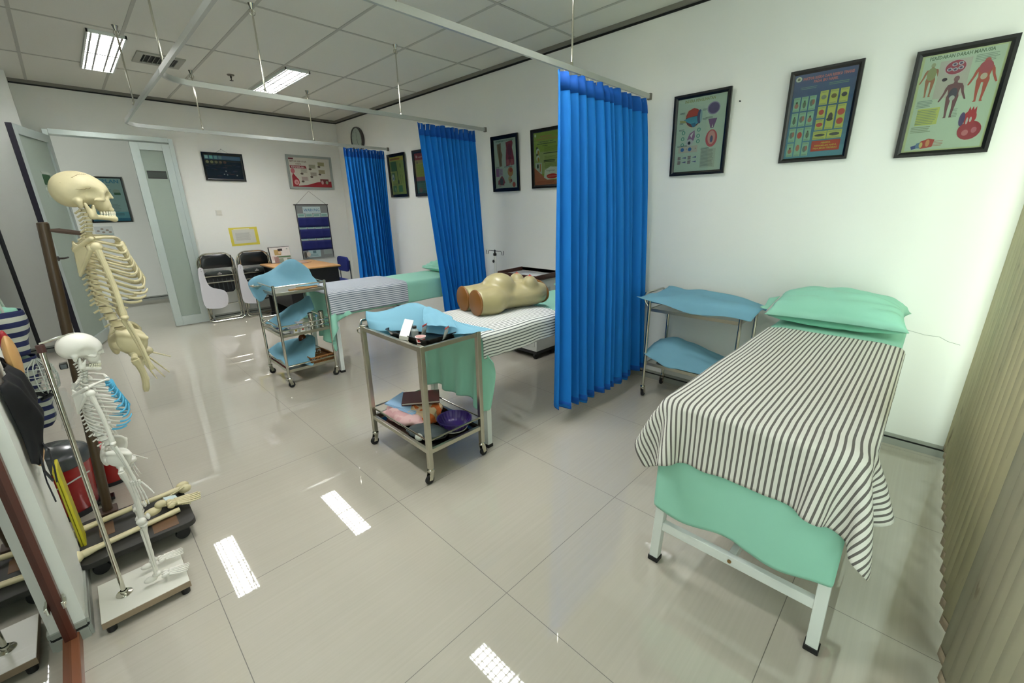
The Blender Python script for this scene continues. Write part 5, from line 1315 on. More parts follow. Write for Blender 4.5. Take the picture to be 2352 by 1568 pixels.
# ---- circulation poster
w_, h_ = 0.358, 0.508; fw = 0.026; a, b = w_ - 2 * fw, h_ - 2 * fw
f = Flat(a, b); f.rect(0, 0, a, b, (206, 206, 160)); f.rect(0.012, 0.008, a - 0.02, b - 0.014, (204, 212, 196))
f.text('PEREDARAN DARAH MANUSIA', 0.03, b - 0.024, 0.022, (92, 112, 84), w=0.23, bold=0.0005)
f.body(0.05, 0.265, 0.155, (180, 110, 84), (176, 172, 140)); f.ell(0.05, 0.37, 0.018, 0.030, (160, 156, 110))
f.rect(0.075, 0.25, 0.115, 0.17, (206, 190, 186)); f.ell(0.135, 0.385, 0.040, 0.034, (214, 190, 200)); f.ell(0.135, 0.385, 0.037, 0.031, (172, 52, 84))
for u, v in ((0.115, 0.378), (0.130, 0.398), (0.152, 0.40), (0.135, 0.375), (0.155, 0.38)): f.ell(u, v, 0.010, 0.008, (210, 196, 210)); f.ell(u, v, 0.006, 0.005, (96, 60, 110))
f.ell(0.105, 0.335, 0.010, 0.008, (60, 36, 60))
f.rect(0.03, 0.13, 0.085, 0.08, (212, 208, 116)); f.lines(0.03, 0.20, 0.08, 9, 0.008, 0.003, (140, 148, 130)); f.lines(0.02, 0.245, 0.06, 5, 0.007, 0.003, (140, 150, 150))
f.lines(0.02, 0.12, 0.08, 4, 0.008, 0.003, (150, 152, 130)); f.lines(0.20, 0.42, 0.08, 5, 0.007, 0.003, (150, 160, 150)); f.lines(0.155, 0.19, 0.03, 6, 0.007, 0.003, (150, 158, 150)); f.lines(0.10, 0.045, 0.06, 4, 0.007, 0.003, (196, 140, 130))
f.body(0.15, 0.155, 0.19, (126, 72, 84), (140, 90, 100)); f.ell(0.15, 0.265, 0.016, 0.026, (70, 60, 84)); f.ell(0.15, 0.245, 0.010, 0.012, (196, 190, 190))
f.body(0.245, 0.215, 0.19, (196, 82, 70), (206, 92, 84)); f.ell(0.245, 0.365, 0.024, 0.028, (186, 70, 90)); f.ell(0.245, 0.325, 0.012, 0.014, (206, 180, 166))
f.ell(0.245, 0.085, 0.043, 0.044, (176, 40, 64)); f.ell(0.232, 0.075, 0.012, 0.014, (216, 120, 130)); f.ell(0.262, 0.085, 0.010, 0.014, (210, 110, 130)); f.ell(0.235, 0.145, 0.024, 0.032, (194, 34, 52)); f.poly([(0.222, 0.165), (0.228, 0.195), (0.234, 0.178), (0.240, 0.195), (0.245, 0.178), (0.252, 0.193), (0.255, 0.16)], (194, 34, 52)); f.ell(0.208, 0.14, 0.011, 0.032, (86, 60, 120)); f.ell(0.228, 0.13, 0.004, 0.016, (220, 200, 200)); f.ell(0.240, 0.135, 0.004, 0.012, (220, 200, 200))
f.poly([(0.035, 0.028), (0.07, 0.04), (0.07, 0.02), (0.04, 0.012)], (60, 70, 140)); f.poly([(0.055, 0.042), (0.078, 0.048), (0.078, 0.016), (0.055, 0.018)], (100, 130, 170)); f.poly([(0.07, 0.05), (0.10, 0.062), (0.125, 0.055), (0.12, 0.02), (0.075, 0.014)], (196, 60, 56)); f.ell(0.075, 0.033, 0.007, 0.014, (226, 196, 120)); f.ell(0.10, 0.04, 0.008, 0.018, (226, 150, 100))
framed('framed_poster', 'black framed blood circulation poster, farthest to the right', 'poster', hang_right(-1.475, 1.69), w_, h_, fw, f)
# ---- nerves / muscle poster
w_, h_ = 0.385, 0.536; fw = 0.034; a, b = w_ - 2 * fw, h_ - 2 * fw
f = Flat(a, b); f.rect(0, 0, a, b, (186, 196, 186)); f.text('SISTEM PEMBULUH DARAH', 0.03, b - 0.024, 0.02, (84, 120, 104), w=0.25, bold=0.0004)
f.poly([(0.045, 0.425), (0.105, 0.435), (0.105, 0.36), (0.12, 0.32), (0.108, 0.28), (0.108, 0.215), (0.07, 0.21), (0.062, 0.29), (0.05, 0.35)], (140, 112, 80)); f.line((0.075, 0.42), (0.09, 0.22), 0.02, (120, 92, 60))
f.poly([(0.175, 0.435), (0.265, 0.445), (0.275, 0.42), (0.262, 0.38), (0.285, 0.28), (0.285, 0.22), (0.23, 0.215), (0.228, 0.245), (0.222, 0.215), (0.168, 0.21), (0.168, 0.29), (0.18, 0.38)], (150, 58, 70)); f.ell(0.225, 0.36, 0.03, 0.06, (120, 50, 66)); f.ell(0.225, 0.285, 0.022, 0.014, (110, 50, 50)); f.rect(0.175, 0.222, 0.04, 0.05, (176, 96, 90)); f.rect(0.235, 0.222, 0.04, 0.05, (176, 96, 90))
f.rect(0.015, 0.115, 0.05, 0.08, (160, 100, 156)); f.rect(0.055, 0.125, 0.06, 0.065, (178, 160, 180)); f.lines(0.02, 0.185, 0.09, 8, 0.008, 0.003, (140, 110, 140)); f.ell(0.225, 0.155, 0.040, 0.045, (186, 130, 80)); f.ell(0.232, 0.17, 0.024, 0.02, (170, 74, 50))
f.poly([(0.06, 0.085), (0.085, 0.115), (0.105, 0.12), (0.13, 0.09), (0.145, 0.05), (0.13, 0.045), (0.125, 0.02), (0.06, 0.015), (0.055, 0.04), (0.035, 0.035), (0.04, 0.075)], (146, 76, 84)); f.ell(0.09, 0.065, 0.024, 0.035, (84, 84, 84)); f.rect(0.062, 0.018, 0.06, 0.012, (196, 190, 180))
f.ell(0.215, 0.085, 0.024, 0.028, (190, 170, 116)); f.rect(0.205, 0.045, 0.02, 0.04, (166, 130, 100)); f.ell(0.235, 0.07, 0.012, 0.015, (150, 80, 76)); f.ell(0.27, 0.03, 0.022, 0.025, (180, 84, 70)); f.lines(0.01, 0.206, 0.06, 2, 0.006, 0.003, (90, 110, 100)); f.lines(0.14, 0.206, 0.13, 2, 0.006, 0.003, (96, 100, 110))
framed('framed_poster', 'black framed blood vessel anatomy poster between the middle and bright blue curtains', 'poster', hang_right(1.785, 1.626), w_, h_, fw, f)
# ---- green vaccination poster
w_, h_ = 0.37, 0.522; fw = 0.030; a, b = w_ - 2 * fw, h_ - 2 * fw
f = Flat(a, b); f.rect(0, 0, a, b, (140, 160, 72)); f.rect(0, 0.10, a, b * 0.42, (158, 168, 108)); f.ell(0.022, b - 0.024, 0.010, 0.013, (206, 210, 190))
f.text('PEMERIKSAAN', 0.08, b - 0.045, 0.022, (176, 120, 90), w=0.14, bold=0.0006); f.text('SADARI SENDIRI SEJAK DINI', 0.035, b - 0.066, 0.018, (176, 120, 90), w=0.25, bold=0.0006)
f.text('TUMBUHKAN HIDUP SEHAT', 0.06, b - 0.088, 0.014, (48, 60, 62), w=0.18, bold=0.0005); f.text('DENGAN PEMERIKSAAN RUTIN', 0.04, b - 0.104, 0.014, (48, 60, 62), w=0.23, bold=0.0005); f.text('DI RUMAH', 0.11, b - 0.122, 0.013, (60, 76, 60), bold=0.0004)
for v, w in ((0.33, 0.16), (0.25, 0.16), (0.19, 0.15)): f.lines(0.13, v, w, 6, 0.008, 0.003, (104, 120, 60))
f.lines(0.12, 0.275, 0.17, 1, 0.01, 0.007, (40, 52, 34), 0); f.lines(0.12, 0.212, 0.16, 2, 0.012, 0.007, (40, 52, 34), 0.3)
for v in (0.30, 0.24): f.ell(0.04, v + 0.03, 0.012, 0.012, DK); f.ell(0.05, v, 0.022, 0.026, (196, 200, 190)); f.ell(0.055, v - 0.01, 0.012, 0.02, (166, 130, 60))
f.rect(0.015, 0.10, 0.08, 0.10, (186, 190, 180)); f.ell(0.045, 0.17, 0.012, 0.02, (60, 66, 50)); f.rect(0.07, 0.12, 0.012, 0.07, (180, 110, 60)); f.line((0.055, 0.19), (0.06, 0.12), 0.004, (96, 100, 90))
f.poly([(0, 0), (a, 0), (a, 0.035), (0.15, 0.05), (0.07, 0.11), (0, 0.16)], (178, 104, 78)); f.poly([(0.12, 0.065), (0.16, 0.045), (a, 0.05), (a, 0.15), (0.20, 0.16), (0.13, 0.13)], (206, 208, 196)); f.ell(0.22, 0.075, 0.068, 0.022, (186, 40, 40)); f.text('Pengobatan', 0.15, 0.118, 0.024, (96, 100, 96), w=0.10); f.text('IKUTI ANJURAN DOKTER', 0.165, 0.071, 0.010, (226, 190, 180), w=0.11); f.lines(0.03, 0.03, 0.22, 3, 0.008, 0.003, (150, 70, 50))
framed('framed_poster', 'black framed green poster with a red oval, partly behind the bright blue curtain', 'poster', hang_right(1.228, 1.638), w_, h_, fw, f)
# ---- far poster (green with tools) and its neighbour
w_, h_ = 0.43, 0.55; fw = 0.036; a, b = w_ - 2 * fw, h_ - 2 * fw
f = Flat(a, b); f.rect(0, 0, a, b, (136, 146, 80)); f.rect(0.0, b - 0.05, a, 0.05, (176, 160, 66)); f.rect(0.02, b - 0.04, 0.24, 0.022, (146, 92, 48)); f.rect(0.01, b - 0.18, 0.16, 0.12, (62, 92, 52)); f.rect(0.01, b - 0.29, 0.10, 0.09, (70, 100, 60)); f.ell(0.06, b - 0.26, 0.028, 0.045, (170, 180, 190)); f.ell(0.06, b - 0.27, 0.012, 0.016, (96, 110, 160))
f.line((0.165, b - 0.09), (0.185, 0.14), 0.014, (52, 60, 40)); f.ell(0.185, 0.16, 0.02, 0.03, (46, 44, 36)); f.line((0.25, 0.25), (0.245, 0.13), 0.008, (90, 100, 60)); f.line((0.29, 0.25), (0.295, 0.14), 0.008, (90, 100, 60)); f.ell(0.26, 0.36, 0.02, 0.03, (110, 116, 60)); f.rect(0.02, 0.03, 0.10, 0.085, (66, 104, 74)); f.rect(0.17, 0.03, 0.10, 0.085, (70, 110, 80)); f.ell(0.09, 0.06, 0.015, 0.03, (140, 156, 130)); f.lines(0.03, 0.015, 0.2, 1, 0.01, 0.005, (90, 100, 50)); f.lines(0.02, 0.135, 0.22, 2, 0.008, 0.003, (104, 90, 60))
framed('framed_poster', 'black framed dark green poster of instruments beside the farthest curtain', 'poster', hang_right(3.885, 1.627, 0.03), w_, h_, fw, f)
f = Flat(a, b); f.rect(0, 0, a, b, (150, 130, 80)); f.rect(0, b - 0.08, a, 0.08, (128, 34, 44)); f.text('8', 0.03, b - 0.055, 0.045, (206, 190, 196), bold=0.002); f.text('Langkah', 0.07, b - 0.055, 0.03, (206, 190, 196)); f.rect(0.03, 0.20, a - 0.05, 0.16, (150, 156, 50)); f.lines(0.035, 0.34, a - 0.07, 14, 0.010, 0.003, (96, 104, 40)); f.ell(0.05, b - 0.11, 0.01, 0.018, DK); f.rect(0, 0.15, a, 0.05, (136, 76, 84)); f.rect(0, 0.0, a, 0.15, (52, 84, 74)); f.lines(0.02, 0.12, a - 0.05, 8, 0.012, 0.003, (110, 140, 100)); f.ell(0.08, 0.04, 0.04, 0.03, (110, 84, 70))
framed('framed_poster', 'black framed red and yellow poster mostly hidden behind the middle curtain', 'poster', hang_right(3.27, 1.622, 0.03), w_, h_, fw, f)

# ---- wall clock
XCK = hang_right(4.68, 2.455, 0.06, 0.02)
o = bpy.data.objects.new('wall_clock', None); COL.objects.link(o); o.matrix_world = XCK; tag(o, 'round white wall clock with a dark rim above the farthest curtain', 'clock')
MB().lathe([(0.0001, -0.02), (0.168, -0.02), (0.175, 0.0), (0.172, 0.022), (0.158, 0.026), (0.154, 0.014)], seg=48).build('rim', P(70, 66, 66, 0.3), o)
f = Flat(1, 1); f.ell(0, 0, 0.157, 0.157, (222, 224, 224), 48)
for k in range(12):
    a_ = PI / 2 - 2 * PI * k / 12; f.text(str(12 if k == 0 else k), 0.128 * math.cos(a_), 0.128 * math.sin(a_) - 0.009, 0.026, (60, 62, 66), 'CENTER')
f.line((0, 0), (0.006, 0.105), 0.006, (20, 20, 24)); f.line((0, 0), (0.022, -0.075), 0.008, (20, 20, 24)); f.ell(0, 0, 0.008, 0.008, (20, 20, 24)); f.mb.v = [(x, y, z + 0.013) for x, y, z in f.mb.v]
f.mb.build('dial', f.mats, o, smooth=0)
MB().disc((0, 0, 0.022), 0.155, 40, 0, None, 0.001).build('cover_glass', PGLASS, o)

# ---- back wall
w_, h_ = 0.475, 0.352; fw = 0.026; a, b = w_ - 2 * fw, h_ - 2 * fw
f = Flat(a, b); f.rect(0, 0, a, b, (20, 26, 44)); f.rect(0, b - 0.06, a, 0.05, (56, 92, 136)); rng = random.Random(3)
for i in range(4): f.rect(0.01 + i * 0.052, b - 0.05, 0.036, 0.04, ((150, 190, 206), (120, 190, 196), (110, 160, 176), (96, 130, 150))[i])
for i in range(5): f.ell(0.03 + i * 0.05, b - 0.09, 0.018, 0.018, ((150, 140, 110), (150, 140, 100), (130, 116, 90), (120, 90, 76), (110, 66, 60))[i])
for i in range(26): f.rect(rng.random() * 0.38, 0.03 + rng.random() * 0.15, 0.02 + rng.random() * 0.04, 0.006, ((86, 50, 54), (60, 54, 84), (96, 62, 60), (52, 60, 86))[i % 4])
for u, v in ((0.20, 0.06), (0.235, 0.055), (0.225, 0.10), (0.35, 0.05)): f.ell(u, v, 0.008, 0.009, (170, 170, 176))
framed('framed_picture', 'dark framed group picture hung by a cord on the back wall right of the door', 'picture', hang_back(1.365, 1.868), w_, h_, fw, f, hook=True, depth=0.016)
w_, h_ = 0.675, 0.478; fw = 0.032; a, b = w_ - 2 * fw, h_ - 2 * fw
f = Flat(a, b); f.rect(0, 0, a, b, (196, 194, 180)); f.rect(0.005, b - 0.03, 0.07, 0.022, (96, 36, 46))
f.text('MITOS SEPUTAR', 0.02, b - 0.065, 0.030, (110, 84, 76), w=0.24, bold=0.0006); f.text('& FAKTA', 0.10, b - 0.098, 0.026, (110, 84, 76), w=0.08, bold=0.0006); f.poly([(0.01, b - 0.115), (0.24, b - 0.112), (0.255, b - 0.15), (0.015, b - 0.152)], (124, 30, 40)); f.text('KEHAMILAN', 0.03, b - 0.144, 0.032, (206, 186, 180), w=0.19, bold=0.001)
f.ell(0.045, 0.225, 0.03, 0.036, (186, 100, 108)); f.poly([(0.02, 0.0), (0.09, 0.0), (0.125, 0.06), (0.12, 0.10), (0.08, 0.15), (0.045, 0.195), (0.025, 0.15)], (150, 30, 40)); f.ell(0.08, 0.065, 0.034, 0.038, (206, 150, 146)); f.ell(0.082, 0.062, 0.014, 0.016, (176, 106, 106))
for u, v, c in ((0.16, 0.20, (150, 146, 132)), (0.16, 0.09, (150, 134, 126)), (0.29, 0.27, (130, 130, 108)), (0.30, 0.16, (140, 132, 118)), (0.43, 0.31, (128, 126, 88)), (0.43, 0.20, (136, 128, 96))):
    f.rect(u, v, 0.10, 0.055, tuple(min(255, x + 30) for x in c)); f.lines(u + 0.005, v + 0.045, 0.09, 5, 0.010, 0.005, c); f.ell(u + 0.015, v - 0.012, 0.024, 0.014, (84, 70, 60), 8)
f.poly([(0.02, 0), (a, 0), (a, 0.09), (0.40, 0.075), (0.24, 0.03), (0.12, 0.018), (0.02, 0.018)], (150, 28, 38)); f.rect(0.44, 0.05, 0.13, 0.07, (110, 40, 44)); f.ell(0.47, 0.07, 0.018, 0.03, (190, 150, 146)); f.ell(0.54, 0.07, 0.02, 0.026, (140, 150, 120))
framed('framed_poster', 'grey framed white and red pregnancy poster on the back wall above the hanging pockets', 'poster', hang_back(2.41, 1.785, 0.02), w_, h_, fw, f, fmat=P(150, 158, 152, 0.4), gl=False)
# fabric pocket organiser
o = bpy.data.objects.new('wall_pocket_organiser', None); COL.objects.link(o); o.matrix_world = hang_back(2.44, 0.735, 0.0, gap=0.02); tag(o, 'hanging grey and dark blue fabric pocket chart on a cord above the desk', 'wall organiser')
W2_, H2_ = 0.485, 0.82
MB().box((W2_ / 2, H2_ / 2, 0), (W2_, H2_, 0.004)).build('backing', M('grey_pocket_fabric', (132, 136, 134), 0.8, noise=0.05, bump=0.1), o)
MB().tube([(-0.025, H2_, 0.003), (W2_ + 0.015, H2_, 0.003)], 0.008, 8).build('rod', P(52, 48, 48), o)
MB().tube([(0.01, H2_, 0.005), (W2_ / 2 - 0.01, H2_ + 0.20, -0.008), (W2_ - 0.01, H2_, 0.005)], 0.002, 6).build('hanging_cord', P(84, 82, 74), o)
mb = MB()
for s in (0.0, W2_): mb.box((s, H2_ / 2, 0.002), (0.01, H2_, 0.006))
mb.build('edge_binding', P(44, 44, 50), o, smooth=0)
f = Flat(1, 1); f.rect(0.10, H2_ - 0.125, 0.27, 0.095, (188, 206, 206)); f.text('WARUNG', 0.115, H2_ - 0.10, 0.06, (74, 122, 160), w=0.24, bold=0.0008)
for i, zz in enumerate((H2_ - 0.185, H2_ - 0.365, H2_ - 0.535)):
    for k in range(4): f.rect(0.012 + k * 0.118, zz + 0.004 * (k % 2), 0.108, 0.055, (176, 200, 196)); f.rect(0.022 + k * 0.118, zz + 0.014, 0.085, 0.03, (124, 164, 156))
f.rect(0.09, 0.02, 0.19, 0.12, (170, 196, 196)); f.rect(0.16, 0.08, 0.05, 0.04, (100, 130, 136)); f.lines(0.11, 0.06, 0.14, 3, 0.012, 0.005, (110, 140, 146)); f.ell(0.04, 0.06, 0.02, 0.05, (90, 84, 76)); f.ell(0.09, 0.07, 0.03, 0.04, (206, 196, 180)); f.rect(0.33, 0.05, 0.13, 0.10, (146, 156, 152))
f.mb.v = [(x, y, z + 0.003) for x, y, z in f.mb.v]; f.mb.build('cards', f.mats, o, smooth=0)
NV = M('navy_pocket_fabric', (24, 34, 104), 0.75, noise=0.08, nscale=12, bump=0.15)
for zz in (H2_ - 0.335, H2_ - 0.510, H2_ - 0.690):
    mb = MB(); mb.grid(lambda u, v: (0.008 + u * (W2_ - 0.016), zz + v * 0.145, 0.006 + 0.012 * abs(math.sin(4 * PI * u)) * v), 32, 4); mb.build('pocket', NV, o, smooth=60, solid=0.002)
# light switch, stained marks
t = thing('light_switch', 'white light switch on the back wall between the door and the yellow frame', 'switch', (1.432, YW, 1.455))
MB().box((0, -0.004, 0), (0.075, 0.008, 0.075)).build('plate', P(226, 226, 216, 0.35), t, bevel=0.002); MB().box((0, -0.010, 0), (0.055, 0.006, 0.055)).build('rocker', P(216, 214, 202, 0.3), t, bevel=0.002)
f = Flat(1, 1); f.rect(0, 0, 0.36, 0.25, (214, 200, 74)); f.rect(0.035, 0.03, 0.285, 0.19, (206, 206, 196)); f.lines(0.07, 0.17, 0.20, 9, 0.012, 0.006, (176, 176, 170)); f.rect(0.06, 0.222, 0.2, 0.012, (224, 222, 190))
o = bpy.data.objects.new('notice_sheet', None); COL.objects.link(o); o.matrix_world = hang_back(1.508, 0.998, 0.0, rot=-0.02, gap=0.002); tag(o, 'yellow bordered notice taped to the wall above the folding chairs', 'notice')
MB().box((0.18, 0.125, -0.0005), (0.36, 0.25, 0.001)).build('paper', P(220, 212, 120), o, smooth=0); f.mb.build('print', f.mats, o, smooth=0)
# ---- corridor
w_, h_ = 0.50, 0.70; fw = 0.022; a, b = w_ - 2 * fw, h_ - 2 * fw
f = Flat(a, b); f.rect(0, 0, a, b, (176, 198, 206)); f.ell(0.06, b - 0.045, 0.035, 0.025, (110, 160, 190)); f.text('IMPLAN', 0.14, b - 0.07, 0.075, (84, 150, 190), w=0.28, bold=0.002)
f.lines(0.05, b - 0.11, 0.26, 12, 0.022, 0.010, (140, 158, 166)); f.ell(0.37, b - 0.20, 0.045, 0.035, (176, 186, 176)); f.rect(0.335, b - 0.25, 0.08, 0.035, (76, 110, 84)); f.lines(0.05, b - 0.40, 0.34, 6, 0.022, 0.008, (150, 166, 172)); f.rect(0, 0, a, 0.045, (56, 120, 160)); f.rect(0, 0.045, a, 0.10, (120, 178, 200)); f.lines(0.2, 0.11, 0.2, 2, 0.02, 0.008, (70, 100, 120))
framed('framed_poster', 'black framed light blue poster in the corridor headed IMPLAN', 'poster', hang_back(0.235, 1.328, 0.0, yw=HY), w_, h_, fw, f)
f = Flat(0.5, 0.66); f.rect(0, 0, 0.5, 0.66, (150, 160, 160))
framed('framed_poster', 'second black framed poster in the corridor, cut off by the small door leaf', 'poster', hang_back(0.935, 1.32, 0.0, yw=HY), 0.5, 0.71, 0.03, f)
f = Flat(1, 1); f.rect(0, 0, 0.22, 0.15, (206, 210, 206))
for u, v in ((0.04, 0.08), (0.09, 0.11), (0.15, 0.09), (0.10, 0.06), (0.18, 0.06)): f.ell(u, v, 0.02, 0.013, (150, 136, 122))
f.rect(0.0, 0.02, 0.22, 0.012, (150, 176, 170))
o = bpy.data.objects.new('notice_sheet', None); COL.objects.link(o); o.matrix_world = hang_back(0.235, 1.12, 0.0, yw=HY, gap=0.001); tag(o, 'small pale notice with tiny pictures under the corridor poster', 'notice'); f.mb.build('print', f.mats, o, smooth=0)
# ================================================================ SKELETONS
def skull_field(k):
    def f(X, Y, Z):
        X, Y, Z = X / k, Y / k, Z / k           # face toward +X, eye line near z=0
        d = e_(X, Y, Z, (-0.010, 0, 0.036), (0.085, 0.070, 0.069))
        d = su(d, e_(X, Y, Z, (-0.040, 0, 0.012), (0.052, 0.064, 0.052)), 0.02)
        d = su(d, e_(X, Y, Z, (0.045, 0, 0.022), (0.042, 0.052, 0.045)), 0.02)
        d = su(d, e_(X, Y, Z, (0.055, 0, -0.030), (0.030, 0.034, 0.034)), 0.012)       # maxilla
        d = su(d, c_(X, Y, Z, (0.085, 0, 0.012), (0.092, 0, -0.002), 0.008, 0.006), 0.008)  # nasal bone
        for s in (1, -1):
            d = su(d, c_(X, Y, Z, (0.058, s * 0.045, -0.012), (0.0, s * 0.066, -0.008), 0.0075, 0.0055), 0.004)   # zygomatic arch
            d = su(d, c_(X, Y, Z, (0.058, s * 0.045, -0.012), (0.062, s * 0.048, 0.018), 0.007, 0.006), 0.004)
            d = sd(d, e_(X, Y, Z, (0.030, s * 0.072, 0.008), (0.034, 0.022, 0.026)), 0.012)      # temple hollow
            d = sd(d, e_(X, Y, Z, (0.092, s * 0.026, 0.006), (0.030, 0.019, 0.018)), 0.004)      # orbit
            d = su(d, c_(X, Y, Z, (-0.02, s * 0.058, -0.018), (-0.016, s * 0.055, -0.040), 0.013, 0.008), 0.01)
            d = sd(d, e_(X, Y, Z, (0.02, s * 0.052, -0.040), (0.026, 0.020, 0.022)), 0.008)
        d = sd(d, e_(X, Y, Z, (0.094, 0, -0.022), (0.014, 0.011, 0.016)), 0.003)                  # nose opening
        d = su(d, c_(X, Y, Z, (0.078, 0.012, -0.052), (0.078, -0.012, -0.052), 0.010), 0.006)
        return d * k
    return f
def jaw_field(k):
    def f(X, Y, Z):
        X, Y, Z = X / k, Y / k, Z / k
        d = c_(X, Y, Z, (0.080, 0.010, -0.092), (0.080, -0.010, -0.092), 0.012)
        for s in (1, -1):
            d = su(d, c_(X, Y, Z, (0.080, s * 0.012, -0.090), (0.010, s * 0.047, -0.080), 0.0105, 0.010), 0.008)
            d = su(d, c_(X, Y, Z, (0.010, s * 0.047, -0.080), (-0.002, s * 0.052, -0.028), 0.011, 0.006), 0.008)
            d = su(d, c_(X, Y, Z, (0.018, s * 0.047, -0.070), (0.022, s * 0.050, -0.035), 0.009, 0.004), 0.006)
            d = np.maximum(d, -(np.abs(Y) + 0.0)) if False else d
        return d * k
    return f
def bone_tube(mb, a, b, r, e0=1.8, e1=1.8, bend=(0, 0, 0), seg=10):
    a, b, bd = Vector(a), Vector(b), Vector(bend); pts = []; rs = []
    for i in range(13):
        t = i / 12; p = a.lerp(b, t) + bd * math.sin(PI * t)
        q = 1 + (e0 - 1) * max(0, 1 - t / 0.16) ** 1.3 + (e1 - 1) * max(0, 1 - (1 - t) / 0.16) ** 1.3
        if i in (0, 12): q *= 0.7
        pts.append(p); rs.append(r * q)
    mb.tube(pts, rs, seg); return mb
def hand_mesh(k, wrist, d, side, curl=0.25, spread=0.09, seed=1):
    """hand bones; d = pointing direction (downwards), side = across-the-palm direction"""
    mb = MB(); w_ = Vector(wrist); d = Vector(d).normalized(); s = Vector(side).normalized(); n = d.cross(s).normalized()
    for i in range(8):
        c = w_ + d * (0.010 + 0.013 * (i // 4)) * k + s * (-0.021 + 0.014 * (i % 4)) * k; mb.ell(c, (0.0085 * k,) * 3, 8, 6)
    for f in range(5):
        u = -0.026 + 0.013 * f; base = w_ + d * 0.03 * k + s * u * k
        if f == 4: seg_ = (0.042, 0.030, 0.024); dirv = (d + s * 0.75 + n * 0.25).normalized(); base = w_ + d * 0.018 * k + s * 0.030 * k
        else: seg_ = ((0.052, 0.030, 0.018, 0.014), (0.057, 0.036, 0.022, 0.015), (0.062, 0.040, 0.026, 0.016), (0.062, 0.036, 0.022, 0.015))[f]; dirv = (d + s * (f - 1.7) * spread).normalized()
        p = base; cur = dirv
        for j, L in enumerate(seg_):
            q = p + cur * L * k; bone_tube(mb, p, q, (0.0042 - 0.0006 * j) * k, 1.7, 1.5, seg=8); p = q + cur * 0.002 * k
            cur = (cur + n * curl * 0.5).normalized()
    return mb
def foot_mesh(k, ankle, fwd=(1, 0, 0), drop=0.0):
    """foot bones under an ankle point; toes along fwd"""
    mb = MB(); a = Vector(ankle); f = Vector(fwd).normalized(); s = Vector((0, 0, 1)).cross(f).normalized(); up = f.cross(s) * -1
    if up.z < 0: up = -up
    mb.ell(a + f * 0.0 * k - up * 0.012 * k, (0.024 * k, 0.020 * k, 0.018 * k), 12, 8)
    mb.ell(a - f * 0.035 * k - up * 0.035 * k, (0.036 * k, 0.019 * k, 0.020 * k), 12, 8)
    for i in range(5): mb.ell(a + f * (0.035 + 0.012 * (i % 2)) * k + s * (-0.024 + 0.012 * i) * k - up * 0.032 * k, (0.017 * k, 0.010 * k, 0.013 * k), 8, 6)
    for i in range(5):
        y = -0.026 + 0.013 * i; p = a + f * 0.058 * k + s * y * k - up * 0.034 * k
        q = p + (f * (0.062 - 0.004 * abs(i - 3)) + s * (i - 2) * 0.004 - up * 0.012) * k; bone_tube(mb, p, q, (0.0055 if i < 4 else 0.0075) * k, 1.5, 1.4, seg=8)
        r = q + (f * 0.026 - up * 0.004) * k; bone_tube(mb, q, r, 0.0042 * k, 1.4, 1.2, seg=8); bone_tube(mb, r, r + f * 0.018 * k, 0.0038 * k, 1.3, 1.1, seg=8)
    return mb
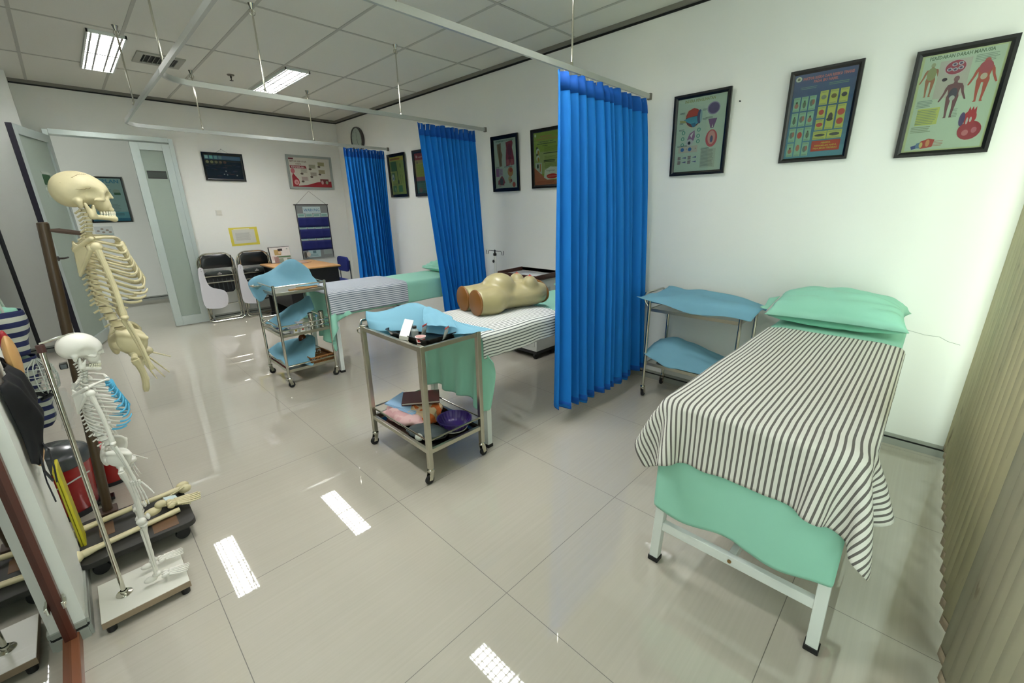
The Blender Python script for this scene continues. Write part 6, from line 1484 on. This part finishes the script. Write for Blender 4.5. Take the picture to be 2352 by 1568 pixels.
def skeleton(name, label, k, loc, rz, mat, cart, near_hand=True, legs=True, lean=0.0, cartilage_col=None, jaw=True, head_dx=0.0, voxel=0.0035, nod=0.0):
    """k = scale of a 1.7 m figure facing +X; origin at floor between the feet"""
    t = thing(name, label, 'skeleton', loc, rz)
    # skull
    V, F = sdf_mesh(skull_field(k), (-0.12 * k, -0.09 * k, -0.075 * k), (0.125 * k, 0.09 * k, 0.115 * k), voxel)
    HP = Vector((head_dx - 0.012, 0, 1.555)) * k
    sk = MB().add(V, F).build('skull', mat, t, smooth=70); sk.location = HP; sk.rotation_euler = (0, nod, 0)
    if True:
        su_ = MB()          # sutures of the cranium
        for pts in ([(-0.02, 0.074), (0.0, 0.09), (0.03, 0.092)], [(-0.085, 0.03), (-0.05, 0.055), (-0.03, 0.03), (0.0, 0.028), (0.03, 0.035)]):
            for s in (1, -1):
                P_ = []
                for x, z in [(pts[0][0] + (pts[-1][0] - pts[0][0]) * i / 24, None) for i in range(25)]:
                    tt = (x - pts[0][0]) / (pts[-1][0] - pts[0][0]) * (len(pts) - 1); j = min(int(tt), len(pts) - 2); zz = pts[j][1] + (pts[j + 1][1] - pts[j][1]) * (tt - j) + 0.0015 * math.sin(x * 900)
                    q = 1 - ((x + 0.010) / 0.085) ** 2 - ((zz - 0.036) / 0.069) ** 2
                    if q > 0.02: P_.append((x * k, s * 0.0706 * math.sqrt(q) * k, zz * k))
                if len(P_) > 2: su_.tube(P_, 0.0008 * k, 4)
        if su_.v and cart: su_.build('suture', P(122, 104, 70), sk)
    if jaw:
        V, F = sdf_mesh(jaw_field(k), (-0.03 * k, -0.07 * k, -0.115 * k), (0.105 * k, 0.07 * k, -0.015 * k), voxel)
        jw = MB().add(V, F).build('jaw', mat, t, smooth=70); jw.location = HP; jw.rotation_euler = (0, nod, 0)
        mb = MB()
        for s in (1, -1):
            for i in range(8):
                a = i / 7; x = 0.087 - 0.045 * a ** 1.6; y = s * (0.003 + 0.031 * a ** 0.75)
                mb.box((x * k, y * k, -0.065 * k), (0.006 * k, 0.006 * k, 0.011 * k)); mb.box(((x - 0.001) * k, y * k, -0.077 * k), (0.006 * k, 0.0055 * k, 0.010 * k))
        te = mb.build('teeth', P(226, 220, 196, 0.3), t, bevel=0.001); te.location = HP; te.rotation_euler = (0, nod, 0)
    # spine: vertebral bodies and processes
    def sp(z): # centre x of the spinal column
        return (-0.030 - 0.028 * math.sin((z - 0.98) / 0.42 * PI) if z < 1.40 else -0.030 + 0.012 * math.sin((z - 1.40) / 0.12 * PI)) + 0.012 * (1 if z < 1.06 else 0) * math.sin((1.06 - z) / 0.1)
    for nm, za, zb, n, r in (('neck_vertebrae', 1.405, 1.50, 7, 0.013), ('thoracic_vertebrae', 1.125, 1.390, 12, 0.016), ('lumbar_vertebrae', 0.965, 1.105, 5, 0.022)):
        mb = MB()
        for i in range(n):
            z = za + (zb - za) * i / (n - 1); hgt = (zb - za) / (n - 1) * 0.40; x = sp(z)
            mb.lathe([(0.0001, -hgt), (r * 1.05, -hgt), (r * 0.85, 0), (r * 1.05, hgt), (0.0001, hgt)], Vector((x, 0, z)) * k, 14, 0, Matrix.Scale(k, 4))
            bone_tube(mb, Vector((x - r, 0, z)) * k, Vector((x - r - (0.020 if r > 0.014 else 0.016), 0, z - 0.012)) * k, 0.0045 * k, 1.2, 1.4, seg=6)
            for s in (1, -1): bone_tube(mb, Vector((x - r * 0.6, 0, z)) * k, Vector((x - r * 0.9, s * (r + 0.016), z + 0.002)) * k, 0.004 * k, 1.2, 1.3, seg=6)
        mb.build(nm, mat, t, smooth=50)
    # ribs
    CART = cartilage_col or mat
    st_top, st_bot = Vector((0.062, 0, 1.355)), Vector((0.108, 0, 1.19))
    for i in range(12):
        z0 = 1.385 - 0.0235 * i; q = min(1, 0.5 + i * 0.11) if i < 7 else 1.0 - (i - 7) * 0.03
        wd = 0.125 * q; x0 = sp(z0); drop = 0.035 + 0.008 * i
        tgt = st_top.lerp(st_bot, min(i, 6.5) / 6.5)
        for s in (1, -1):
            pts = []; frac = 1.0 if i < 7 else (0.90 - 0.10 * (i - 7)) if i < 10 else 0.5 - 0.13 * (i - 10)
            N = 22
            for j in range(N + 1):
                a = PI * (j / N) * frac
                xc = (x0 + tgt.x) / 2 - 0.004; rx = (tgt.x - x0) / 2 + 0.012
                x = xc - rx * math.cos(a) * (1.06 if a < PI / 2 else 1.0); y = s * wd * math.sin(a) ** 0.85 if math.sin(a) > 0 else 0
                z = z0 - drop * (1 - math.cos(a)) * 0.62
                if i < 10:
                    endz = tgt.z - (0.02 * (i - 6) if i > 6 else 0); b_ = max(0, (j / N - 0.68) / 0.32); z = z * (1 - b_ ** 1.5) + (endz if i < 7 else z + 0.035 * (1)) * b_ ** 1.5
                pts.append(Vector((x, y, z)) * k)
            cut = int(N * 0.72)
            if i < 10:
                MB().tube(pts[:cut + 1], 0.0055 * k, 8, flat=0.55).build('rib', mat, t, smooth=60)
                MB().tube(pts[cut:], 0.0058 * k, 8, flat=0.6).build('rib_cartilage', CART, t, smooth=60)
            else: MB().tube(pts, 0.005 * k, 8, flat=0.55).build('rib', mat, t, smooth=60)
    mb = MB(); mb.tube([st_top * k + Vector((0, 0, 0.012 * k)), st_top * k, st_top.lerp(st_bot, .3) * k, st_bot * k, (st_bot + Vector((-0.002, 0, -0.03))) * k], [0.014 * k, 0.02 * k, 0.013 * k, 0.014 * k, 0.004 * k], 10, flat=1.0)
    mb.build('sternum', CART if cartilage_col else mat, t)
    for s in (1, -1):
        SH = Vector((-0.022, s * 0.158, 1.352))
        mb = MB(); mb.tube([Vector((0.060, s * 0.014, 1.372)) * k, Vector((0.050, s * 0.06, 1.385)) * k, Vector((0.01, s * 0.11, 1.39)) * k, (SH + Vector((0, -s * 0.008, 0.036))) * k], [0.010 * k, 0.006 * k, 0.006 * k, 0.009 * k], 8); mb.build('clavicle', mat, t)
        # scapula: thin curved triangle with spine
        def sf(X, Y, Z, s=s):
            X, Y, Z = X / k, Y / k * s, Z / k
            a = np.array((-0.085, 0.070, 1.37)); b = np.array((-0.095, 0.078, 1.235)); c = np.array((-0.040, 0.150, 1.345))
            nrm = np.cross(b - a, c - a); nrm /= np.linalg.norm(nrm)
            dp = np.abs((X - a[0]) * nrm[0] + (Y - a[1]) * nrm[1] + (Z - a[2]) * nrm[2])
            d = dp - 0.0035; ctr = (a + b + c) / 3
            for p, q in ((a, b), (b, c), (c, a)):
                e = q - p; m = np.cross(e, nrm); m /= np.linalg.norm(m)
                if (ctr - p) @ m > 0: m = -m
                d = np.maximum(d, (X - p[0]) * m[0] + (Y - p[1]) * m[1] + (Z - p[2]) * m[2])
            d = su(d, c_(X, Y, Z, a, b, 0.0045), 0.004); d = su(d, c_(X, Y, Z, b, c, 0.004, 0.009), 0.004)
            d = su(d, c_(X, Y, Z, (-0.092, 0.072, 1.34), (-0.030, 0.158, 1.388), 0.006, 0.010), 0.006)
            d = su(d, c_(X, Y, Z, (-0.040, 0.145, 1.352), (-0.024, 0.150, 1.350), 0.013, 0.012), 0.006)
            return d * k
        yl, yh = sorted((s * 0.045 * k, s * 0.185 * k))
        V, F = sdf_mesh(sf, (-0.12 * k, yl, 1.21 * k), (0.0, yh, 1.41 * k), voxel * 0.95); MB().add(V, F).build('scapula', mat, t, smooth=60)
        EL = SH + Vector((0.022, s * 0.020, -0.305)); WR = EL + Vector((0.035, s * 0.012, -0.24)) if s < 0 else EL + Vector((0.03, s * 0.02, -0.24))
        mb = MB(); bone_tube(mb, SH * k, EL * k, 0.0105 * k, 1.6, 1.6, (0.006 * k, 0, 0)); mb.ell((SH + Vector((0.0, -s * 0.006, 0.002))) * k, (0.021 * k,) * 3, 14, 10); mb.ell((EL + Vector((0, 0, 0.004))) * k, (0.015 * k, 0.027 * k, 0.012 * k), 12, 8); mb.build('humerus', mat, t)
        for nm, o1, o2, r in (('ulna', (-0.008, -s * 0.008, -0.006), (0, -s * 0.013, 0), 0.0068), ('radius', (0.006, s * 0.011, -0.014), (0.004, s * 0.013, -0.004), 0.0072)):
            mb = MB(); bone_tube(mb, (EL + Vector(o1)) * k, (WR + Vector(o2)) * k, r * k, 1.7 if nm == 'ulna' else 1.3, 1.3 if nm == 'ulna' else 1.9, (0.004 * k, s * 0.005 * k, 0)); mb.build(nm, mat, t)
        d = (WR - EL).normalized()
        if near_hand or s > 0: hand_mesh(k, (WR + d * 0.010) * k, d + (Vector((0.32 if s > 0 else 0.1, 0, -0.1)) if k > 0.8 else Vector((0.0, 0, -0.3))), ((0.75, 0, 0.35) if s < 0 else (0.9, 0.1, 0.4)) if k > 0.8 else (0.8, 0.6 * s, 0.1), 0.18, 0.13 if k > 0.8 else 0.05).build('hand', mat, t, smooth=60)
    # pelvis
    def pf(X, Y, Z):
        X, Y, Z = X / k, Y / k, Z / k - 0.90; A = np.abs(Y)
        d = e_(X, Y, Z, (-0.055, 0, 0.005), (0.020, 0.040, 0.052))                            # sacrum
        for (a, b, r1, r2) in (((-0.055, 0.03, 0.035), (-0.035, 0.115, 0.075), 0.013, 0.009), ((-0.035, 0.115, 0.075), (0.052, 0.125, 0.035), 0.009, 0.009), ((0.052, 0.125, 0.035), (0.020, 0.095, -0.03), 0.008, 0.022),
                               ((-0.05, 0.04, 0.0), (0.005, 0.088, -0.03), 0.013, 0.022), ((0.02, 0.085, -0.03), (0.060, 0.012, -0.055), 0.013, 0.011), ((0.060, 0.012, -0.055), (0.010, 0.060, -0.105), 0.009, 0.010), ((0.010, 0.060, -0.105), (0.0, 0.085, -0.05), 0.013, 0.014), ((0.060, 0.0, -0.055), (0.060, 0.014, -0.055), 0.012, 0.012)):
            d = su(d, c_(X, A, Z, a, b, r1, r2), 0.010)
        bl = np.maximum(e_(X, A, Z, (0.005, 0.105, 0.028), (0.055, 0.020, 0.058)), -e_(X, A, Z, (0.01, 0.065, 0.035), (0.055, 0.042, 0.055)))
        d = su(d, bl, 0.01)
        return d * k
    V, F = sdf_mesh(pf, (-0.10 * k, -0.15 * k, 0.77 * k), (0.10 * k, 0.15 * k, 1.0 * k), voxel); MB().add(V, F).build('pelvis', mat, t, smooth=60)
    for s in (1, -1):
        HPJ = Vector((0.0, s * 0.095, 0.868)); TR = HPJ + Vector((-0.006, s * 0.042, -0.022)); KN = Vector((0.012, s * 0.082, 0.475))
        if legs is not False:
            end = KN if legs == 'full' else TR.lerp(KN, 0.45)
            if legs == 'stub' and s > 0: continue
            mb = MB(); mb.ell(HPJ * k, (0.022 * k,) * 3, 14, 10); bone_tube(mb, HPJ * k, TR * k, 0.012 * k, 1.2, 1.5); bone_tube(mb, TR * k, end * k, 0.0135 * k, 1.7, 1.5 if legs == 'full' else 0.9, (0.012 * k, 0, 0))
            if legs == 'full':
                for q in (1, -1): mb.ell((KN + Vector((-0.004, q * 0.021, -0.002))) * k, (0.026 * k, 0.019 * k, 0.024 * k), 12, 8)
            mb.build('femur', mat, t)
        if legs == 'full':
            MB().ell((KN + Vector((0.032, 0, 0.004))) * k, (0.011 * k, 0.019 * k, 0.021 * k), 12, 8).build('kneecap', mat, t)
            AN = Vector((0.0, s * 0.082, 0.085))
            mb = MB(); bone_tube(mb, (KN + Vector((0, -s * 0.004, -0.036))) * k, AN * k, 0.0115 * k, 2.2, 1.5); mb.ell((KN + Vector((0, 0, -0.034))) * k, (0.024 * k, 0.036 * k, 0.012 * k), 12, 8); mb.build('tibia', mat, t)
            mb = MB(); bone_tube(mb, (KN + Vector((-0.018, s * 0.030, -0.05))) * k, (AN + Vector((-0.006, s * 0.025, -0.012))) * k, 0.0055 * k, 1.6, 1.6); mb.build('fibula', mat, t)
            foot_mesh(k, (AN + Vector((0, 0, -0.016))) * k, (1, s * 0.12, 0)).build('foot', mat, t, smooth=60)
    return t

skeleton('teaching_skeleton', 'life-size yellowed human skeleton model facing right, hung from the wooden pole', 0.955, (-0.008, 0.80, 0.035), 0.0, BONE, True, legs='stub', near_hand=False)
SKS = skeleton('teaching_skeleton', 'small white skeleton model with blue rib cartilage on the chrome stand', 0.61, (-0.150, 0.245, 0.064), 0.0, BONE_W, False, legs='full', cartilage_col=P(86, 170, 206, 0.4), voxel=0.0026, nod=0.30)

# stand of the small skeleton
t = thing('skeleton_stand', 'white rectangular board with a leaning chrome pole carrying the small skeleton', 'stand', (-0.195, 0.236, 0))
MB().box((0, 0, 0.041), (0.262, 0.234, 0.026), 0).box((0, 0, 0.0545), (0.26, 0.232, 0.002), 1).build('board', [M('board_edge_wood', (150, 130, 106), 0.6, noise=0.12, nscale=20), P(216, 214, 202, 0.3)], t, bevel=0.001)
for x in (-0.11, 0.11):
    for y in (-0.10, 0.10): MB().lathe([(0.0001, 0), (0.014, 0), (0.016, 0.028), (0.0001, 0.028)], (x, y, 0.0), 14).build('foot', RUBBER, t)
PB = Vector((-0.058, -0.005, 0.056))
MB().lathe([(0.0001, 0.0), (0.026, 0.0), (0.025, 0.003), (0.012, 0.006), (0.011, 0.016)], PB, 24).build('flange', CHROME, t)
PT = Vector((-0.045, 0.0, 1.045))
MB().tube([PB, PT], 0.0075, 12).build('pole', CHROME, t)
MB().tube([PT - Vector((0, 0, 0.012)), PT + Vector((0, 0, 0.012))], 0.011, 12).build('pole_cap', P(72, 40, 36), t)
MB().tube([PT + Vector((0, 0, 0.015)), PT + Vector((0.05, 0.0, 0.028)), PT + Vector((0.082, 0.005, 0.03))], 0.004, 8).build('hanging_arm', CHROME, t)
MB().box((PT.x + 0.035, 0.01, PT.z - 0.07), (0.02, 0.03, 0.018)).build('clamp', BLACK_PLASTIC, t, bevel=0.003)

# wheeled plank and wooden pole of the life-size skeleton
WOODP = M('dark_varnished_pole', (68, 52, 34), 0.4, noise=0.25, nscale=10, stretch=(1, 1, 0.15))
t = thing('wheeled_platform', 'worn black wheeled platform carrying the wooden skeleton pole and loose leg bones', 'dolly', (-0.17, 0.64, 0))
MB().prism(rrect(0.39, 0.36, 0.035), 0.072, 0.098, 0).build('deck', M('worn_black_deck', (44, 42, 38), 0.55, noise=0.35, nscale=7, bump=0.1), t, bevel=0.003)
for c_0, d_0 in (((0.09, -0.11, 0.0985), (0.09, 0.10, 0.001)), ((-0.10, 0.04, 0.0985), (0.05, 0.11, 0.001))): MB().box(c_0, d_0).build('bare_patch', M('bare_brown_wood', (104, 76, 52), 0.6, noise=0.2, nscale=14), t, smooth=0)
for x in (-0.14, 0.14):
    for y in (-0.13, 0.13):
        o = MB().box((x, y, 0.062), (0.045, 0.04, 0.02)).build('caster', P(46, 46, 44), t); MB().lathe([(0.0001, -0.011), (0.026, -0.012), (0.029, 0), (0.026, 0.012), (0.0001, 0.011)], (x, y, 0.029), 20, 0, Matrix.Rotation(PI / 2, 4, 'X')).build('wheel', RUBBER, o)
b0, b1 = Vector((-0.085, 0.17, 0.098)), Vector((0.012, 0.19, 1.425))
MB().tube([b0, b0.lerp(b1, .5), b1 - Vector((0, 0, .004)), b1], [0.0185, 0.0185, 0.0185, 0.015], 14).build('pole', WOODP, t)
MB().box(b0 + Vector((0, 0, 0.012)), (0.07, 0.07, 0.025)).build('pole_socket', P(70, 50, 38), t, bevel=0.003)
MB().tube([b1 - Vector((0, 0, 0.03)), b1 + Vector((0.04, -0.01, -0.034)), b1 + Vector((0.115, -0.022, -0.05))], [0.004, 0.010, 0.009], 10).build('hanging_arm', P(84, 66, 56), t)

# loose bones lying on the platform
def loose(name, label, parts, loc, rz=0, ry=0):
    o = parts.build(name, BONE, smooth=60); o.location = loc; o.rotation_euler = (0, ry, rz); return tag(o, label, 'bone')
mb = MB(); bone_tube(mb, (-0.205, 0, 0.018), (0.20, 0, 0.018), 0.0125, 1.4, 1.6, (0, 0, 0.006)); mb.ell((-0.21, -0.028, 0.022), (0.024, 0.022, 0.02), 12, 8); bone_tube(mb, (-0.195, 0.0, 0.02), (-0.212, -0.026, 0.022), 0.013, 1.1, 1.2)
for q in (1, -1): mb.ell((0.205, q * 0.02, 0.022), (0.028, 0.019, 0.021), 12, 8)
loose('loose_femur', 'loose yellowed thigh bone lying along the back of the black platform', mb, (-0.175, 0.735, 0.099), 0.10)
mb = MB(); bone_tube(mb, (-0.19, 0, 0.018), (0.16, 0.0, 0.016), 0.0105, 2.2, 1.6); bone_tube(mb, (-0.18, 0.026, 0.014), (0.16, 0.018, 0.012), 0.0055, 1.7, 1.7); mb.ell((-0.195, -0.006, 0.022), (0.022, 0.034, 0.022), 12, 8); mb.ell((-0.215, -0.03, 0.014), (0.026, 0.018, 0.014), 12, 8)
loose('loose_tibia', 'loose pair of lower leg bones lying along the front of the black platform', mb, (-0.175, 0.545, 0.099), 0.16)
mb = foot_mesh(0.95, (0, 0, 0.075)); loose('skeleton_fragment', 'loose yellowed foot skeleton resting toe-out at the front right of the platform', mb, (-0.075, 0.60, 0.099), 0.1)
mb = hand_mesh(0.95, (0, 0, 0.03), (0.9, -0.35, -0.05), (0.3, 0.9, 0), 0.0, 0.12); loose('loose_hand', 'loose hand skeleton lying between the foot bones and the thigh bone', mb, (-0.085, 0.675, 0.095))
tag(MB().box((0.0, 0, 0), (0.05, 0.075, 0.004)).build('tag_card', P(190, 206, 206), bevel=0.0005), 'small pale blue tag card on the right end of the platform', 'tag').location = (-0.03, 0.66, 0.128)
bpy.data.objects['tag_card'].rotation_euler = (0.1, 0.3, 0.2)

# ================================================================ LEFT SIDE: bins, bags, glass cabinet
t = thing('pedal_bin', 'red pedal bin with a dark grey lid behind the skeleton stands', 'bin', (-0.395, 1.16, 0))
MB().lathe([(0.0001, 0.02), (0.10, 0.02), (0.105, 0.03), (0.125, 0.27), (0.128, 0.29)], seg=36).build('body', M('red_bin_plastic', (158, 22, 22), 0.28, noise=0.06, coat=0.3), t)
MB().lathe([(0.132, 0.275), (0.136, 0.28), (0.136, 0.32), (0.128, 0.335), (0.09, 0.362), (0.0001, 0.372)], seg=36).build('lid', M('grey_lid_plastic', (68, 72, 74), 0.25, noise=0.06, coat=0.2), t)
MB().lathe([(0.10, 0.0), (0.108, 0.002), (0.108, 0.03), (0.0001, 0.03)], seg=30).build('base', P(40, 40, 42), t)
MB().box((0.13, -0.03, 0.02), (0.07, 0.06, 0.016)).build('pedal', BLACK_PLASTIC, t, bevel=0.005)
MB().tube([(-0.11, -0.07, 0.22), (0.0, -0.145, 0.205), (0.11, -0.075, 0.22)], 0.004, 8).build('handle', P(196, 196, 190), t)
t = thing('pedal_bin', 'second red bin with a black rimmed lid, just right of the first bin', 'bin', (-0.225, 1.36, 0))
MB().lathe([(0.0001, 0.02), (0.075, 0.02), (0.09, 0.20), (0.094, 0.215)], seg=30).build('body', M('red_bin_plastic', (158, 22, 22)), t)
MB().lathe([(0.098, 0.205), (0.10, 0.21), (0.10, 0.228), (0.09, 0.235), (0.0001, 0.24)], seg=30).build('lid', P(176, 38, 36, 0.3), t)
MB().lathe([(0.099, 0.205), (0.103, 0.206), (0.103, 0.222), (0.099, 0.224)], seg=30).build('rim', BLACK_PLASTIC, t)
MB().lathe([(0.07, 0.0), (0.08, 0.002), (0.08, 0.022), (0.0001, 0.022)], seg=26).build('base', P(34, 34, 36), t)
t = thing('caution_sign', 'folded yellow caution sign leaning against the side of the white pillar', 'sign', (-0.348, 0.66, 0))
MB().box((0.006, 0, 0.24), (0.010, 0.10, 0.48)).build('panel', M('yellow_sign_plastic', (196, 186, 40), 0.4, noise=0.08), t, bevel=0.003)
MB().box((-0.004, 0, 0.235), (0.008, 0.095, 0.46)).build('rear_panel', P(176, 166, 36), t, bevel=0.003)

# bags hanging one below another
NAVY = stripes_mat('navy_striped_cotton', (196, 200, 188), (36, 44, 88), 0.042, 0.52)
NAVYN = NAVY
def hang_bag(label, c, w, d, h, mat, taper=0.15, seed=1, fill=None, fillc=None):
    t = thing('striped_bag', label, 'bag', c); rng = np.random.RandomState(seed); ph = rng.rand(4) * 6
    mb = MB(); nu, nv = 40, 20
    def fn(u, v):
        a = 2 * PI * u; k = 1 - taper * (1 - v) ** 3 * 1.6; b = 1 - 0.25 * (v ** 4)
        x = (w / 2) * k * (abs(math.cos(a)) ** 0.6) * (1 if math.cos(a) > 0 else -1); y = (d / 2) * k * b * (abs(math.sin(a)) ** 0.6) * (1 if math.sin(a) > 0 else -1)
        z = h * v - (0.0 if v > 0 else 0); x += 0.006 * math.sin(7 * v + 3 * a + ph[0]); y += 0.006 * math.sin(9 * v + 2 * a + ph[1])
        return (x, y, z + 0.05 * h * math.cos(a) * 0.2)
    mb.grid(fn, nu, nv)
    mb.uv = np.array([(0, (j / nv) * h) for j in range(nv + 1) for i in range(nu + 1)])
    mb.build('fabric', mat, t, smooth=60, solid=0.002)
    bt = MB(); bt.lathe([(0.0001, 0.0), (0.5, 0.004)], (0, 0, 0.004), 24, 0, Matrix.Diagonal((w * (1 - taper * 1.6) * 0.98, d * (1 - taper * 1.6) * 0.98, 1, 1))); bt.build('bottom', P(120, 124, 130), t)
    for s in (1, -1): MB().tube([(-w * 0.25, s * d * 0.32, h * 0.96), (-w * 0.2, s * d * 0.1, h + 0.10), (w * 0.2, s * d * 0.1, h + 0.10), (w * 0.25, s * d * 0.32, h * 0.96)], 0.005, 6).build('strap', P(190, 194, 182), t)
    if fill:
        m2 = MB(); m2.ell((0, 0, h * 0.94), (w * 0.44, d * 0.36, 0.04), 20, 10); V = []
        for x, y, z in m2.v: V.append((x, y, z + 0.012 * math.sin(60 * x + 2) * math.cos(50 * y)))
        m2.v = V; m2.build('contents', fill, t, smooth=60)
    return t
hang_bag('top striped bag with mint cloth spilling out, above the other hanging bags', (-0.405, 1.0, 0.88), 0.20, 0.16, 0.19, NAVY, seed=2, fill=MINT)
hang_bag('middle striped bag with a pale mesh bag beside it', (-0.395, 1.0, 0.725), 0.15, 0.14, 0.14, NAVY, seed=5, fill=M('grey_green_cloth', (150, 176, 160), 0.8, noise=0.1))
hang_bag('lowest striped bag hanging over the pedal bin', (-0.375, 1.0, 0.535), 0.13, 0.12, 0.155, NAVY, taper=0.3, seed=7)
t = thing('coat_hook_rack', 'wall hook rail holding the striped bags', 'hook rail', (-0.44, 1.0, 0.0)); t['label'] = 'metal hook rail behind the striped bags at the left edge'
MB().box((-0.09, 0, 0.9), (0.02, 0.20, 0.75)).build('rail', P(150, 154, 150), t, bevel=0.002)
MB().box((-0.09, 0, 0.26), (0.02, 0.10, 0.53)).build('post', P(150, 154, 150), t, bevel=0.002)
for z in (1.15, 0.93, 0.74): MB().tube([(-0.085, 0, z), (0.0, 0, z), (0.01, 0, z + 0.03)], 0.005, 8).build('hook', CHROME, t)
mb = MB(); rng = random.Random(4)
for i in range(13):
    a = 2 * PI * i / 13; mb.tube([(0.045 * math.cos(a) * k_, 0.035 * math.sin(a) * k_, 0.16 * q) for q, k_ in ((0, .5), (.2, 1.0), (.5, 1.1), (.8, .9), (1.0, .2))], 0.0022, 5)
for q, k_ in ((.15, .95), (.35, 1.08), (.55, 1.08), (.75, .95)): mb.tube([(0.045 * k_ * math.cos(2 * PI * i / 20), 0.035 * k_ * math.sin(2 * PI * i / 20), 0.16 * q) for i in range(20)], 0.0022, 5, closed=True)
o = mb.build('mesh_bag', P(206, 212, 204)); o.location = (-0.315, 0.94, 0.70); tag(o, 'pale net bag hanging to the right of the middle striped bag', 'bag')
tag(MB().tube([(-0.33, 0.93, 0.705), (-0.345, 0.92, 0.715), (-0.32, 0.91, 0.70), (-0.335, 0.90, 0.69), (-0.305, 0.92, 0.695), (-0.32, 0.93, 0.712)], 0.009, 8).build('black_cord', P(20, 22, 24, 0.3)), 'tangled shiny black strap between the middle and lowest striped bags', 'strap')
t = thing('plastic_bag', 'clear crumpled plastic bag hanging below the mesh bag', 'bag', (-0.295, 0.99, 0.50))
mb = MB(); mb.grid(lambda u, v: (0.035 * math.cos(2 * PI * u) * (0.5 + 0.6 * math.sin(PI * min(1, 1.15 - v))) + 0.006 * math.sin(14 * v + 9 * u), 0.03 * math.sin(2 * PI * u) + 0.005 * math.sin(17 * u), 0.19 * v), 24, 14)
mb.build('film', film('clear_film', (220, 226, 222), 0.22), t, smooth=40)

# wearable breast training model in a black harness
t = thing('training_vest', 'black harness vest with a tan panel hanging on the side of the pillar', 'training model', (-0.352, 0.36, 0.55))
def vf(X, Y, Z):
    d = e_(X, Y, Z, (0.010, 0.0, 0.27), (0.030, 0.10, 0.15))
    d = su(d, e_(X, Y, Z, (0.014, -0.02, 0.20), (0.032, 0.08, 0.10)), 0.04)
    d = su(d, e_(X, Y, Z, (0.003, 0.02, 0.38), (0.016, 0.07, 0.06)), 0.04)
    return np.maximum(d, -X - 0.004)
def vp(u, v):
    zs_ = (0.12, 0.17, 0.27, 0.35, 0.41, 0.45); xs_ = (0.012, 0.028, 0.050, 0.042, 0.036, 0.012); z = zs_[0] + (zs_[-1] - zs_[0]) * v
    x = float(np.interp(z, zs_, xs_)); e = 1 - abs(2 * u - 1) ** 4
    return (0.002 + x * e * (1 + 0.10 * math.sin(11 * u + 8 * v)) + 0.004 * math.sin(23 * u + 5 * v) * e, -0.11 + 0.20 * u + 0.02 * math.sin(5 * v), z - 0.03 * math.sin(6 * u) * (1 - v) - 0.05 * (1 - u) * v)
MB().grid(vp, 28, 28).build('vest', M('black_fabric', (14, 14, 18), 0.75, noise=0.15, nscale=10, bump=0.1), t, smooth=60, solid=0.004)
MB().box((0.012, 0.02, 0.14), (0.014, 0.13, 0.13), rz=0).build('tan_panel', M('tan_silicone', (196, 152, 96), 0.45, noise=0.05), t, bevel=0.006)
MB().ell((0.03, 0.06, 0.44), (0.018, 0.05, 0.085), 16, 10).build('tan_breast', M('tan_silicone', (196, 152, 96)), t)
for pts, w in (([(0.03, -0.03, 0.16), (0.042, -0.05, 0.13), (0.04, -0.06, 0.06), (0.034, -0.06, 0.01)], 0.018), ([(0.02, -0.05, 0.12), (0.018, -0.08, 0.07), (0.03, -0.09, 0.03)], 0.03), ([(0.01, 0.0, 0.08), (0.012, -0.06, 0.02), (0.018, -0.09, -0.05)], 0.006)):
    mb = MB()
    for a, b in zip(pts[:-1], pts[1:]): mb.bar(a, b, w, 0.004, up=(1, 0, 0))
    mb.build('strap', P(20, 20, 28), t, bevel=0.001)
lump('red_pouch', 'small deep red pouch hanging in front of the top striped bag', 'pouch', (-0.325, 0.42, 1.0), (0.013, 0.02, 0.05), M('red_pouch_cloth', (150, 10, 22), 0.5, noise=0.06), 0, 3, 0.1)
lump('blue_cloth', 'crumpled bright blue cloth at the left edge above the red pouch', 'cloth', (-0.345, 0.42, 1.10), (0.022, 0.03, 0.04), P(20, 110, 200), 0, 4, 0.3)

# glass-fronted wooden cabinet at the lower left
t = thing('glass_cabinet', 'dark wood cabinet with a glass side and chrome catch at the lower left corner', 'cabinet', (-0.405, 0.16, 0))
WD = M('reddish_brown_wood', (92, 44, 30), 0.35, noise=0.2, nscale=6, stretch=(1, 1, 0.2)); WD_LIT = M('top_lit_wood_rail', (128, 78, 50), 0.4, noise=0.15, nscale=8, stretch=(1, .2, 1))  # rail wood painted paler than the posts to look lit from above
CL = 1.55
for y, nm in ((-0.014, 'post'), (-CL, 'post')): MB().box((0.0, y, 0.45), (0.032, 0.028, 0.90)).build(nm, WD, t, bevel=0.002)
for y in (-0.014, -CL): MB().box((-0.42, y, 0.45), (0.032, 0.028, 0.90)).build('post', WD, t, bevel=0.002)
MB().box((0.004, -CL / 2, 0.022), (0.036, CL, 0.044)).build('bottom_rail', WD_LIT, t, bevel=0.003)
MB().box((0.0, -CL / 2, 0.885), (0.032, CL, 0.03)).build('top_rail', WD, t, bevel=0.003)
MB().box((-0.002, -CL / 2, 0.455), (0.005, CL - 0.05, 0.84)).build('glass_pane', glass('cabinet_glass', (150, 165, 155), 0.0, 0.30), t, smooth=0)
MB().box((-0.21, -CL / 2, 0.03), (0.40, CL - 0.04, 0.02)).build('base_board', P(60, 52, 44), t, smooth=0)
MB().box((-0.42, -CL / 2, 0.46), (0.012, CL - 0.04, 0.84)).build('back_board', P(54, 56, 50), t, smooth=0)
MB().box((-0.21, -CL / 2, 0.905), (0.45, CL, 0.015)).build('top_board', WD, t, bevel=0.002)
mb = MB(); mb.box((0.019, -0.03, 0.205), (0.008, 0.045, 0.03)); mb.box((0.024, -0.03, 0.205), (0.006, 0.03, 0.012)); mb.build('catch', CHROME, t, bevel=0.002)
